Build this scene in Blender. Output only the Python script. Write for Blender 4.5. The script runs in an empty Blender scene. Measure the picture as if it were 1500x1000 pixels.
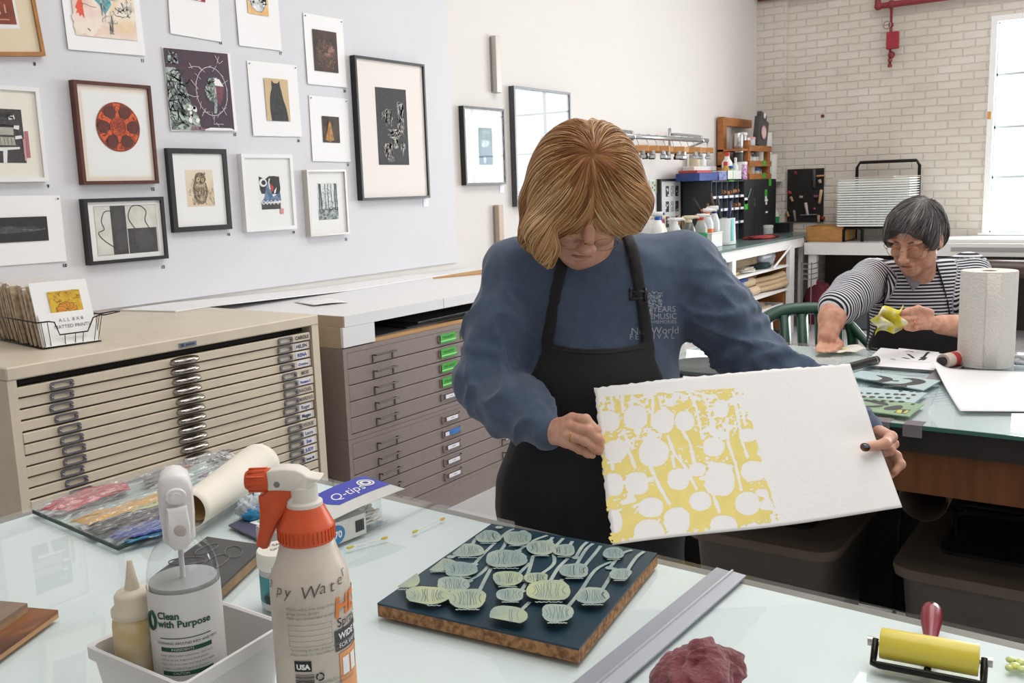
import bpy, bmesh, math, random
import numpy as np
from mathutils import Vector, Matrix, Euler, Quaternion
from mathutils.bvhtree import BVHTree
random.seed(7)
S = bpy.context.scene
COL = S.collection
PI = math.pi
cos, sin, rad = math.cos, math.sin, math.radians

# ------------------------------------------------------------------ camera (eye 1.5 m above the floor)
FP = 1390.26
_y, _p, _r = rad(34.58815), rad(9.12423), rad(-1.88086)
FWD = Vector((cos(_p)*cos(_y), cos(_p)*sin(_y), -sin(_p)))
_rt = Vector((sin(_y), -cos(_y), 0)); _up = _rt.cross(FWD)
RT = cos(_r)*_rt + sin(_r)*_up
UP = -sin(_r)*_rt + cos(_r)*_up
EYE = Vector((0, 0, 1.5))
cd = bpy.data.cameras.new('camera'); cam = bpy.data.objects.new('camera', cd); COL.objects.link(cam)
cd.sensor_width = 36; cd.lens = 36*FP/1500; cd.clip_start = .02; cd.clip_end = 100
cam.matrix_world = Matrix(((RT.x, UP.x, -FWD.x, EYE.x), (RT.y, UP.y, -FWD.y, EYE.y), (RT.z, UP.z, -FWD.z, EYE.z), (0, 0, 0, 1)))
S.camera = cam
# the sight line through a point of the photo, cut with a real plane of the room
def ray(x, y): return FWD + RT*((x-750)/FP) - UP*((y-500)/FP)
def onz(x, y, z): d = ray(x, y); return EYE + d*((z-EYE.z)/d.z)
def ony(x, y, Y): d = ray(x, y); return EYE + d*(Y/d.y)
def onx(x, y, X): d = ray(x, y); return EYE + d*(X/d.x)
def ond(x, y, D): return EYE + ray(x, y)*D

# ------------------------------------------------------------------ materials
def lin(c):
    if isinstance(c, str):
        c = c.lstrip('#'); c = [int(c[i:i+2], 16)/255 for i in (0, 2, 4)]
    return tuple(x/12.92 if x <= .04045 else ((x+.055)/1.055)**2.4 for x in c) + (1,)
MC = {}
class NT:
    def __init__(s, m): s.t = m.node_tree; s.n = s.t.nodes; s.l = s.t.links
    def add(s, typ, **kw):
        n = s.n.new(typ)
        for k, v in kw.items():
            if k.startswith('_'): setattr(n, k[1:], v)
            else: n.inputs[k.replace('__', ' ')].default_value = v
        return n
    def link(s, a, b): s.l.new(a, b)
def mat(name, col, rough=.55, metal=0, var=0, vscale=8, bump=0, bscale=60, col2=None, spec=None, trans=0, ior=1.45, coat=0, sub=0, stretch=None, alpha=1, sheen=0, lo=.35, hi=.65, detail=4):
    if name in MC: return MC[name]
    m = bpy.data.materials.new(name); m.use_nodes = True; MC[name] = m
    g = NT(m); b = g.n['Principled BSDF']
    b.inputs['Base Color'].default_value = lin(col); b.inputs['Roughness'].default_value = rough
    b.inputs['Metallic'].default_value = metal
    if spec is not None: b.inputs['Specular IOR Level'].default_value = spec
    if trans: b.inputs['Transmission Weight'].default_value = trans; b.inputs['IOR'].default_value = ior
    if coat: b.inputs['Coat Weight'].default_value = coat
    if sheen: b.inputs['Sheen Weight'].default_value = sheen
    if sub: b.inputs['Subsurface Weight'].default_value = sub; b.inputs['Subsurface Radius'].default_value = (.012, .004, .002)
    if alpha < 1: b.inputs['Alpha'].default_value = alpha
    if var or bump or col2:
        tc = g.add('ShaderNodeTexCoord'); src = tc.outputs['Object']
        if stretch:
            mp = g.add('ShaderNodeMapping'); mp.inputs['Scale'].default_value = stretch; g.link(src, mp.inputs['Vector']); src = mp.outputs['Vector']
    if var or col2:
        nz = g.add('ShaderNodeTexNoise', Scale=vscale, Detail=detail); g.link(src, nz.inputs['Vector'])
        rp = g.add('ShaderNodeValToRGB'); a = lin(col)
        c2 = lin(col2) if col2 else tuple(max(0, x*(1-var)) for x in a[:3])+(1,)
        rp.color_ramp.elements[0].color = c2; rp.color_ramp.elements[1].color = a
        rp.color_ramp.elements[0].position = lo; rp.color_ramp.elements[1].position = hi
        g.link(nz.outputs['Fac'], rp.inputs['Fac']); g.link(rp.outputs['Color'], b.inputs['Base Color'])
    if bump:
        nb = g.add('ShaderNodeTexNoise', Scale=bscale, Detail=3); g.link(src, nb.inputs['Vector'])
        bp = g.add('ShaderNodeBump', Strength=bump, Distance=.01); g.link(nb.outputs['Fac'], bp.inputs['Height']); g.link(bp.outputs['Normal'], b.inputs['Normal'])
    return m
def glass_mat(name, tint=(1, 1, 1, 1), rough=.01, ior=1.45, haze=0):
    if name in MC: return MC[name]
    m = bpy.data.materials.new(name); m.use_nodes = True; MC[name] = m
    g = NT(m); g.n.remove(g.n['Principled BSDF']); out = g.n['Material Output']
    f0 = g.add('ShaderNodeFresnel', IOR=ior); ge = g.add('ShaderNodeNewGeometry'); iv = g.add('ShaderNodeMath', _operation='SUBTRACT'); iv.inputs[0].default_value = 1.; g.link(ge.outputs['Backfacing'], iv.inputs[1])
    f = g.add('ShaderNodeMath', _operation='MULTIPLY'); g.link(f0.outputs[0], f.inputs[0]); g.link(iv.outputs[0], f.inputs[1]); t = g.add('ShaderNodeBsdfTransparent', Color=tint); gl = g.add('ShaderNodeBsdfGlossy', Roughness=rough)
    mx = g.add('ShaderNodeMixShader'); g.link(f.outputs[0], mx.inputs[0]); g.link(t.outputs[0], mx.inputs[1]); g.link(gl.outputs[0], mx.inputs[2])
    if haze:
        df = g.add('ShaderNodeBsdfDiffuse'); m2 = g.add('ShaderNodeMixShader', Fac=haze); g.link(mx.outputs[0], m2.inputs[1]); g.link(df.outputs[0], m2.inputs[2]); mx = m2
    g.link(mx.outputs[0], out.inputs['Surface'])
    return m
# ------------------------------------------------------------------ mesh builder
class MB:
    def __init__(s): s.v = []; s.f = []; s.m = []; s.mi = 0
    def mat(s, i): s.mi = i; return s
    def add(s, vs, fs):
        o = len(s.v); s.v.extend([tuple(v) for v in vs]); s.f.extend([tuple(i+o for i in f) for f in fs]); s.m.extend([s.mi]*len(fs)); return s
    def box(s, c, d, R=None, bev=0):
        x, y, z = d[0]/2, d[1]/2, d[2]/2
        if bev:
            b = min(bev, x*.49, y*.49, z*.49); vs = []; idx = {}
            for i in (-1, 1):
                for j in (-1, 1):
                    for k in (-1, 1):
                        for a, p in ((0, (i*x, j*(y-b), k*(z-b))), (1, (i*(x-b), j*y, k*(z-b))), (2, (i*(x-b), j*(y-b), k*z))):
                            idx[(i, j, k, a)] = len(vs); vs.append(p)
            fs = []
            q = [(-1, -1), (1, -1), (1, 1), (-1, 1)]
            for i in (-1, 1):
                fs.append([idx[(i, a, b_, 0)] for a, b_ in q]); fs.append([idx[(a, i, b_, 1)] for a, b_ in q]); fs.append([idx[(a, b_, i, 2)] for a, b_ in q])
            for i in (-1, 1):
                for j in (-1, 1):
                    fs.append([idx[(i, j, -1, 0)], idx[(i, j, 1, 0)], idx[(i, j, 1, 1)], idx[(i, j, -1, 1)]])
                    fs.append([idx[(i, -1, j, 0)], idx[(i, 1, j, 0)], idx[(i, 1, j, 2)], idx[(i, -1, j, 2)]])
                    fs.append([idx[(-1, i, j, 1)], idx[(1, i, j, 1)], idx[(1, i, j, 2)], idx[(-1, i, j, 2)]])
                    for k in (-1, 1): fs.append([idx[(i, j, k, 0)], idx[(i, j, k, 1)], idx[(i, j, k, 2)]])
        else:
            vs = [(i*x, j*y, k*z) for i in (-1, 1) for j in (-1, 1) for k in (-1, 1)]
            fs = [(0, 1, 3, 2), (4, 6, 7, 5), (0, 4, 5, 1), (2, 3, 7, 6), (0, 2, 6, 4), (1, 5, 7, 3)]
        c = Vector(c); vs = [Vector(v) for v in vs]
        if R is not None: vs = [R @ v for v in vs]
        return s.add([v+c for v in vs], fs)
    def bb(s, a, b, bev=0): return s.box([(a[i]+b[i])/2 for i in range(3)], [abs(a[i]-b[i]) for i in range(3)], bev=bev)
    def lathe(s, prof, M=None, n=28, caps=True, arc=None):
        vs = []; fs = []
        for r, z in prof:
            for k in range(n): a = 2*PI*k/n; vs.append(Vector((r*cos(a), r*sin(a), z)))
        for i in range(len(prof)-1):
            for k in range(n): fs.append((i*n+k, i*n+(k+1) % n, (i+1)*n+(k+1) % n, (i+1)*n+k))
        if caps: fs.append(tuple(range(n))[::-1]); fs.append(tuple((len(prof)-1)*n+k for k in range(n)))
        if M is not None: vs = [M @ v for v in vs]
        return s.add(vs, fs)
    def cyl(s, p0, p1, r0, r1=None, n=16, caps=True):
        p0, p1 = Vector(p0), Vector(p1); d = p1-p0; L = d.length
        M = Matrix.Translation(p0) @ d.to_track_quat('Z', 'Y').to_matrix().to_4x4()
        return s.lathe([(r0, 0), (r0 if r1 is None else r1, L)], M, n, caps)
    def tube(s, pts, r, n=8, closed=False, caps=True, flat=1, upv=None):
        P = [Vector(p) for p in pts]; N = len(P); rs = r if hasattr(r, '__len__') else [r]*N
        vs = []; fs = []; prev = None
        for i in range(N):
            a = P[(i-1) % N] if closed or i > 0 else P[i]; b = P[(i+1) % N] if closed or i < N-1 else P[i]
            t = (b-a).normalized() if (b-a).length > 1e-9 else Vector((0, 0, 1))
            if prev is None:
                u = Vector(upv) if upv is not None else (Vector((0, 0, 1)) if abs(t.z) < .9 else Vector((1, 0, 0)))
            else: u = prev
            u = (u - t*u.dot(t)); u = u.normalized() if u.length > 1e-6 else t.orthogonal().normalized(); prev = u; w = t.cross(u)
            for k in range(n): an = 2*PI*k/n; vs.append(P[i] + (u*cos(an)*flat + w*sin(an))*rs[i])
        R_ = N if closed else N-1
        for i in range(R_):
            j = (i+1) % N
            for k in range(n): fs.append((i*n+k, i*n+(k+1) % n, j*n+(k+1) % n, j*n+k))
        if caps and not closed: fs.append(tuple(range(n))[::-1]); fs.append(tuple((N-1)*n+k for k in range(n)))
        return s.add(vs, fs)
    def prism(s, poly, z0, z1, M=None):
        n = len(poly); vs = [Vector((p[0], p[1], z0)) for p in poly]+[Vector((p[0], p[1], z1)) for p in poly]
        if M is not None: vs = [M @ v for v in vs]
        fs = [tuple(range(n))[::-1], tuple(range(n, 2*n))]+[(i, (i+1) % n, n+(i+1) % n, n+i) for i in range(n)]
        return s.add(vs, fs)
    def grid(s, fn, nu, nv, thick=0):
        vs = [Vector(fn(i/nu, j/nv)) for j in range(nv+1) for i in range(nu+1)]
        fs = [(j*(nu+1)+i, j*(nu+1)+i+1, (j+1)*(nu+1)+i+1, (j+1)*(nu+1)+i) for j in range(nv) for i in range(nu)]
        if thick:
            nn = []
            for j in range(nv+1):
                for i in range(nu+1):
                    a = vs[j*(nu+1)+min(i+1, nu)]-vs[j*(nu+1)+max(i-1, 0)]; b = vs[min(j+1, nv)*(nu+1)+i]-vs[max(j-1, 0)*(nu+1)+i]
                    c = a.cross(b); nn.append(c.normalized() if c.length > 1e-12 else Vector((0, 0, 1)))
            N = len(vs); vs = vs+[v-n*thick for v, n in zip(vs, nn)]
            fs = fs+[tuple(N+i for i in f[::-1]) for f in fs]
            ring = [i for i in range(nu+1)]+[j*(nu+1)+nu for j in range(1, nv+1)]+[nv*(nu+1)+i for i in range(nu-1, -1, -1)]+[j*(nu+1) for j in range(nv-1, 0, -1)]
            fs += [(ring[(k+1) % len(ring)], ring[k], N+ring[k], N+ring[(k+1) % len(ring)]) for k in range(len(ring))]
        return s.add(vs, fs)
    def ball(s, c, r, n=12, m=8, M=None):
        rx, ry, rz = (r, r, r) if not hasattr(r, '__len__') else r
        pr = [(max(sin(PI*i/m), 1e-4), -cos(PI*i/m)) for i in range(m+1)]
        T = Matrix.Translation(Vector(c)) @ (M.to_4x4() if M is not None else Matrix.Identity(4)) @ Matrix.Diagonal((rx, ry, rz, 1))
        return s.lathe(pr, T, n, True)
    def mesh(s, name, mats, smooth=False, angle=None):
        me = bpy.data.meshes.new(name); me.from_pydata(s.v, [], s.f)
        for m in (mats if isinstance(mats, (list, tuple)) else [mats]): me.materials.append(m)
        me.polygons.foreach_set('material_index', s.m)
        me.update()
        bm = bmesh.new(); bm.from_mesh(me); bmesh.ops.recalc_face_normals(bm, faces=bm.faces); bm.to_mesh(me); bm.free()
        if smooth or angle:
            me.polygons.foreach_set('use_smooth', [True]*len(me.polygons))
            if angle:
                try: me.set_sharp_from_angle(angle=rad(angle))
                except Exception: pass
        return me
    def obj(s, name, mats, parent=None, smooth=False, angle=None):
        return link(name, s.mesh(name, mats, smooth, angle), parent)
def link(name, me, parent=None):
    o = bpy.data.objects.new(name, me); COL.objects.link(o)
    if parent is not None:
        o.parent = parent; o.matrix_parent_inverse = Matrix.Translation(parent.location).inverted() if parent.rotation_euler.x == 0 and parent.rotation_euler.y == 0 and parent.rotation_euler.z == 0 else parent.matrix_basis.inverted()
    return o
def tag(o, label, cat, group=None, kind=None):
    if label: o['label'] = label
    if cat: o['category'] = cat
    if group: o['group'] = group
    if kind: o['kind'] = kind
    return o
def thing(name, label, cat, loc=(0, 0, 0), group=None):
    o = bpy.data.objects.new(name, None); COL.objects.link(o); o.location = loc; o.empty_display_size = .05
    return tag(o, label, cat, group)
def struct(o): o['kind'] = 'structure'; return o
def dup(root, dloc, label=None, group=None):
    r = root.copy(); COL.objects.link(r); r.location = Vector(root.location)+Vector(dloc)
    if label: r['label'] = label
    if group: r['group'] = group
    def kids(a, b):
        for ch in list(a.children):
            c = ch.copy(); COL.objects.link(c); c.parent = b; c.matrix_parent_inverse = ch.matrix_parent_inverse.copy(); kids(ch, c)
    kids(root, r)
    return r
def text_mesh(s, size, mtl, fn=None, M=None, align='LEFT', ext=0, shear=0, bold=0, space=1, subdiv=False):
    cu = bpy.data.curves.new('lettering', 'FONT'); cu.body = s; cu.size = size; cu.align_x = align; cu.extrude = ext; cu.shear = shear; cu.offset = bold; cu.space_character = space
    cu.resolution_u = 3
    o = bpy.data.objects.new('lettering', cu); me = bpy.data.meshes.new_from_object(o); bpy.data.objects.remove(o); bpy.data.curves.remove(cu)
    me.materials.clear(); me.materials.append(mtl)
    if M is not None: me.transform(M)
    if fn is not None:
        for v in me.vertices: v.co = fn(v.co)
    return me
def lettering(s, size, mtl, parent, M=None, fn=None, name='lettering', **kw):
    return link(name, text_mesh(s, size, mtl, fn, M, **kw), parent)
def joined(name, meshes, parent=None):
    """several meshes as one mesh object"""
    bm = bmesh.new(); mats = []; 
    for me in meshes:
        idx = []
        for m in me.materials:
            if m not in mats: mats.append(m)
            idx.append(mats.index(m))
        n0 = len(bm.faces); bm.from_mesh(me); bm.faces.ensure_lookup_table()
        for f in bm.faces[n0:]: f.material_index = idx[f.material_index] if idx else 0
        bpy.data.meshes.remove(me)
    me = bpy.data.meshes.new(name); bm.to_mesh(me); bm.free()
    for m in mats: me.materials.append(m)
    return link(name, me, parent)
def rotz(a): return Matrix.Rotation(a, 3, 'Z')
def catmull(pts, n=6):
    P = [Vector(p) for p in pts]; out = []
    for i in range(len(P)-1):
        a, b, c, d = P[max(i-1, 0)], P[i], P[i+1], P[min(i+2, len(P)-1)]
        for k in range(n):
            t = k/n; out.append(.5*((2*b)+(c-a)*t+(2*a-5*b+4*c-d)*t*t+(3*b-a-3*c+d)*t**3))
    out.append(P[-1]); return out
# ------------------------------------------------------------------ the room
YW, XB = 3.72, 10.25
M_white = mat('white_paint', '#dcd7d3', .6, var=.03, vscale=1.5, bump=.05, bscale=25)
M_panel = mat('grey_panel_paint', '#d8d8dd', .6, var=.03, vscale=2, bump=.06, bscale=60)
M_floor = mat('concrete', '#c2c0c2', .55, var=.12, vscale=3, detail=8, bump=.05)
M_ceil = mat('ceiling_paint', '#efece6', .8)
def brick_mat():
    m = bpy.data.materials.new('painted_brick'); m.use_nodes = True; g = NT(m); b = g.n['Principled BSDF']; b.inputs['Roughness'].default_value = .6
    tc = g.add('ShaderNodeTexCoord'); sp = g.add('ShaderNodeSeparateXYZ'); cb = g.add('ShaderNodeCombineXYZ')
    g.link(tc.outputs['Object'], sp.inputs[0]); g.link(sp.outputs['Y'], cb.inputs['X']); g.link(sp.outputs['Z'], cb.inputs['Y'])
    nz = g.add('ShaderNodeTexNoise', Scale=6., Detail=3.); g.link(cb.outputs[0], nz.inputs['Vector'])
    wp = g.add('ShaderNodeVectorMath', _operation='MULTIPLY_ADD'); wp.inputs[1].default_value = (.02, .014, 0); g.link(nz.outputs['Color'], wp.inputs[0]); g.link(cb.outputs[0], wp.inputs[2])
    br = g.add('ShaderNodeTexBrick', Scale=1.); g.link(wp.outputs[0], br.inputs['Vector'])
    br.inputs['Brick Width'].default_value = .215; br.inputs['Row Height'].default_value = .075; br.inputs['Mortar Size'].default_value = .008; br.inputs['Mortar Smooth'].default_value = .6
    br.inputs['Color1'].default_value = lin('#e0d9d0'); br.inputs['Color2'].default_value = lin('#dbd3c9'); br.inputs['Mortar'].default_value = lin('#d6cec4')
    n2 = g.add('ShaderNodeTexNoise', Scale=1.1, Detail=5.); g.link(cb.outputs[0], n2.inputs['Vector'])
    rp = g.add('ShaderNodeValToRGB'); rp.color_ramp.elements[0].color = (.86, .84, .82, 1); rp.color_ramp.elements[1].color = (1, 1, 1, 1); rp.color_ramp.elements[0].position = .35; rp.color_ramp.elements[1].position = .6
    g.link(n2.outputs['Fac'], rp.inputs['Fac'])
    mx = g.add('ShaderNodeMixRGB', _blend_type='MULTIPLY', Fac=1.); g.link(br.outputs['Color'], mx.inputs[1]); g.link(rp.outputs[0], mx.inputs[2])
    g.link(mx.outputs[0], b.inputs['Base Color'])
    n3 = g.add('ShaderNodeTexNoise', Scale=40., Detail=4.); g.link(cb.outputs[0], n3.inputs['Vector'])
    inv = g.add('ShaderNodeMath', _operation='MULTIPLY_ADD'); inv.inputs[1].default_value = -1.; g.link(br.outputs['Fac'], inv.inputs[0]); 
    sc = g.add('ShaderNodeMath', _operation='MULTIPLY'); sc.inputs[1].default_value = .35; g.link(n3.outputs['Fac'], sc.inputs[0]); g.link(sc.outputs[0], inv.inputs[2])
    bp = g.add('ShaderNodeBump', Strength=.75, Distance=.008); g.link(inv.outputs[0], bp.inputs['Height']); g.link(bp.outputs[0], b.inputs['Normal'])
    return m
M_brick = brick_mat()
CZ = 4.7
struct(MB().bb((-3, -5, -.1), (XB+.3, YW+.2, 0)).obj('floor', M_floor))
struct(MB().bb((-3, -5, CZ), (XB+.3, YW+.2, CZ+.1)).obj('ceiling', M_ceil))
struct(MB().bb((-3, YW, 0), (XB+.3, YW+.2, CZ)).obj('wall_left', M_white))
struct(MB().bb((-3.2, -5.2, 0), (-3, YW+.2, CZ)).obj('wall_rear', M_white))
struct(MB().bb((-3, -5.2, 0), (XB+.3, -5, CZ)).obj('wall_right', M_white))
WY0, WY1, WZ0, WZ1 = -2.1, 1.47, .91, 2.955      # window opening in the brick wall
b = MB()
b.bb((XB, WY1, 0), (XB+.3, YW, CZ)); b.bb((XB, -5, 0), (XB+.3, WY0, CZ)); b.bb((XB, WY0, WZ1), (XB+.3, WY1, CZ)); b.bb((XB, WY0, 0), (XB+.3, WY1, WZ0))
struct(b.obj('wall_back', M_brick))
# pilaster of the same painted brick, tight in the corner
struct(MB().bb((XB-.07, 3.40, 0), (XB, YW, CZ)).obj('trim_1', M_brick))
# grey display board fixed to the wall under the framed prints
struct(MB().bb((-2, YW-.012, 1.05), (4.797, YW, 2.64)).obj('trim_2', M_panel))
# window: steel frame, muntins, glass
M_steel = mat('window_steel', '#b9c4c6', .5); M_trim = mat('window_trim_white', '#f4f4f2', .5)
M_glass = glass_mat('clear_glass')
wt = thing('window_1', None, None, (XB, (WY0+WY1)/2, WZ0)); struct(wt); wt['label'] = 'tall multi-pane steel window in the white brick wall'
b = MB()
t = .055
b.bb((XB-.012, WY1-t, WZ0+.02), (XB+.1, WY1-.001, WZ1-t)); b.bb((XB-.012, WY0+.001, WZ0+.02), (XB+.1, WY0+t, WZ1-t)); b.bb((XB-.012, WY0+.001, WZ1-t), (XB+.1, WY1-.001, WZ1-.001)); b.bb((XB-.05, WY0-.05, WZ0+.001), (XB+.1, WY1+.03, WZ0+.02))
struct(b.obj('window_trim', M_trim, wt))
b = MB(); xs = XB+.06
zs = [WZ0+.02+k*(WZ1-t-WZ0-.02)/4 for k in range(5)]
zs = [.935, 1.46, 1.93, 2.42, 2.90]
ys = [WY1-t-k*.565 for k in range(7)]
for z in zs: b.bb((xs, WY0+t, z-.011), (xs+.03, WY1-t, z+.011))
for y in ys: b.bb((xs, y-.014, WZ0), (xs+.03, y+.014, WZ1-t))
struct(b.obj('window_muntins', M_steel, wt))
struct(MB().bb((xs+.012, WY0+t, WZ0), (xs+.016, WY1-t, WZ1-t)).obj('window_pane', M_glass, wt))
# peeling sticker on the window jamb
q = onx(1449, 169, XB-.013)
tag(MB().box(q, (.004, .03, .07)).obj('sticker', mat('orange_sticker', '#d9985a', .6)), 'small orange sticker on the white window jamb', 'sticker')

# ------------------------------------------------------------------ light
W = bpy.data.worlds.new('world'); S.world = W; W.use_nodes = True
bg = W.node_tree.nodes['Background']; bg.inputs['Color'].default_value = (.93, .97, 1, 1); bg.inputs['Strength'].default_value = 2.4
def area(name, loc, size, power, col, aim):
    l = bpy.data.lights.new(name, 'AREA'); l.shape = 'RECTANGLE'; l.size, l.size_y = size; l.energy = power; l.color = col
    o = bpy.data.objects.new(name, l); COL.objects.link(o); o.location = loc
    o.rotation_euler = (Vector(aim)-Vector(loc)).to_track_quat('-Z', 'Y').to_euler(); return o
area('daylight_window', (XB+.6, (WY0+WY1)/2, 2.05), (3.9, 2.4), 500, (.93, .97, 1), (0, .3, 1.6))
area('ceiling_lamp', (2.2, .4, CZ-.05), (3.6, 2.4), 105, (1, .975, .945), (2.2, .4, 0))
area('ceiling_lamp', (6.4, .8, CZ-.05), (3.6, 2.4), 105, (1, .975, .945), (6.4, .8, 0))
area('daylight_side', (2.5, -4.9, 2.6), (6.5, 2.4), 84, (.95, .98, 1), (2.6, 2, 1.0))
S.view_settings.view_transform = 'Standard'; S.view_settings.look = 'None'; S.view_settings.gamma = 1; S.view_settings.exposure = -.24
S.view_settings.use_curve_mapping = False
S.cycles.use_denoising = True
S.cycles.max_bounces = 8; S.cycles.transparent_max_bounces = 16
# ------------------------------------------------------------------ flat file cabinets along the left wall
YF = 2.75
M_beige = mat('beige_enamel', '#d9cdb8', .42, var=.07, vscale=9, bump=.02)
M_beige2 = mat('beige_enamel_side', '#b59f80', .45, var=.12, vscale=7)
M_dark = mat('dark_recess', '#1a1512', .8)
M_chrome = mat('chrome', '#aaa59e', .14, 1)
M_holder = mat('zinc_holder', '#8e8c90', .38, .7)
M_label = mat('label_paper', '#e4e3ee', .6)
M_ink = mat('black_ink', '#26242a', .6); M_pencil = mat('pencil_ink', '#6d6a70', .7); M_blue_ink = mat('blue_ink', '#3a3f8a', .6)
cab = thing('flat_file_cabinet', 'beige steel flat file with many shallow drawers and chrome pulls', 'cabinet', (2.017, 3.23, 0))
x0, x1 = 1.397, 2.637
b = MB(); t = .028
b.bb((x0, YF, .03), (x0+t, YW-.01, .995)); b.bb((x1-.035, YF, .03), (x1, YW-.01, .995)); b.bb((x0+t, YW-.03, .03), (x1-.035, YW-.011, .994))
b.bb((x0+t, YF+.0005, .031), (x1-.035, YW-.03, .10)); b.bb((x0+.001, YF+.01, 0), (x1-.001, YF+.05, .0295))
b.obj('cabinet_body', M_beige, cab)
MB().bb((x0-.001, YF-.004, .995), (x1+.001, YW-.005, 1.035), .004).obj('cabinet_top', M_beige, cab)
MB().bb((x0+t, YF+.05, .97), (x1-.04, YF+.06, .995)).obj('back_plate', M_dark, cab)
b = MB().bb((1.985, YF-.007, 1.002), (2.055, YF-.004, 1.018)); pl = b.obj('maker_plate', mat('blue_grey_plate', '#8d97a6', .35, .5), cab)
b = MB(); b.box((1.998, YF-.008, 1.010), (.01, .002, .01)); b.box((2.028, YF-.008, 1.010), (.034, .002, .006)); b.obj('plate_mark', mat('plate_ink', '#3c4660', .5), pl)
R90 = Matrix.Rotation(PI/2, 4, 'X')
def oblong(mb, cx, cz, w, h, y, t=.006):
    """label holder: rounded rim ring in the X-Z plane"""
    def ring(w, h, n=5):
        P = []; r = h*.36
        for (sx, sz, a0) in ((1, 1, 0), (-1, 1, 90), (-1, -1, 180), (1, -1, 270)):
            for k in range(n+1):
                a = rad(a0+90*k/n); P.append((cx+sx*(w/2-r)+r*cos(a), cz+sz*(h/2-r)+r*sin(a)))
        return P
    o = ring(w, h); i_ = [(cx+(p[0]-cx)*.74, cz+(p[1]-cz)*.56) for p in o]; n = len(o)
    vs = [(p[0], y-t, p[1]) for p in o]+[(p[0], y-t, p[1]) for p in i_]+[(p[0], y, p[1]) for p in o]+[(p[0], y, p[1]) for p in i_]
    fs = []
    for k in range(n):
        j = (k+1) % n; fs += [(k, j, n+j, n+k), (2*n+k, 2*n+j, j, k), (n+k, n+j, 3*n+j, 3*n+k)]
    mb.add(vs, fs)
    for s in (-1, 1): mb.ball((cx+s*w*.44, y-t, cz), .0035, 8, 4)
def shell_pull(mb, cx, cz, y):
    n, m = 18, 6; hw, hz, dp = .059, .014, .030
    def f(u, v):
        a = -1+2*u; e = math.sqrt(max(0, 1-a*a)); ph = PI*v
        return (cx+hw*a, y-.001-dp*(e**.8)*sin(ph)*.9, cz+hz*(-cos(ph))*(e**.5)*1.0+.003)
    mb.grid(f, n, m)
names = [('CAROLE', M_ink, 0), ('HELEN', M_ink, 1), ('RENA', M_blue_ink, 1), ('Christine', M_pencil, 1), ('MOE', M_pencil, 0), ('Roxann S', M_blue_ink, 1), ('RACHEL', M_pencil, 0), ('MARDUS', M_pencil, 0), ('Roger', M_pencil, 1), ('Megan', M_ink, 1), ('VICKIE', M_pencil, 0), ('Laura', M_pencil, 1), ('Sue', M_blue_ink, 1), ('JUDY', M_blue_ink, 1), ('Susie M', M_ink, 1)]
ztop = .970; ph = .03465; xl, xr = 1.4245, 2.594
rnd = random.Random(3)
for k in range(24):
    z1 = ztop-k*ph; z0 = z1-ph+.0058
    yo = rnd.choice((0, 0, .004, -.004, .006)) if k < 14 else 0
    d = MB(); d.bb((xl+.001, YF+.002+yo, z0), (xr-.002, YF+.02+yo, z1), .0015); d.bb((xl+.01, YF+.02, z0+.006), (xr-.01, YF+.75, z0+.012))
    dr = d.obj('drawer', M_beige, cab); y = YF+.002+yo
    dx = rnd.uniform(-.006, .01)
    if k < 16:
        h = MB(); oblong(h, 1.558+dx+.002*k, (z0+z1)/2, .076, .026, y); h.obj('label_holder', M_holder, dr)
        h = MB(); oblong(h, 2.46+dx*.4+.0015*k, (z0+z1)/2, .074, .026, y); h.obj('label_holder', M_holder, dr)
        h = MB(); shell_pull(h, 2.007+rnd.uniform(-.003, .003)+.001*k, (z0+z1)/2-.002, y); h.obj('drawer_pull', M_chrome, dr, smooth=True)
    else:
        h = MB(); shell_pull(h, 2.01, (z0+z1)/2-.002, y); h.obj('drawer_pull', M_chrome, dr, smooth=True)
    if k < 15:
        nm, ink, pap = names[k]
        if pap:
            w = .062; MB().bb((2.516, y-.0012, z0+.003), (2.516+w, y-.0003, z1-.003)).obj('name_label', M_label, dr)
        lettering(nm, .019 if len(nm) < 7 else .014, ink, dr, Matrix.Translation((2.548, y-.0022, z0+.009)) @ R90, align='CENTER', name='handwriting', bold=.0005)

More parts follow.
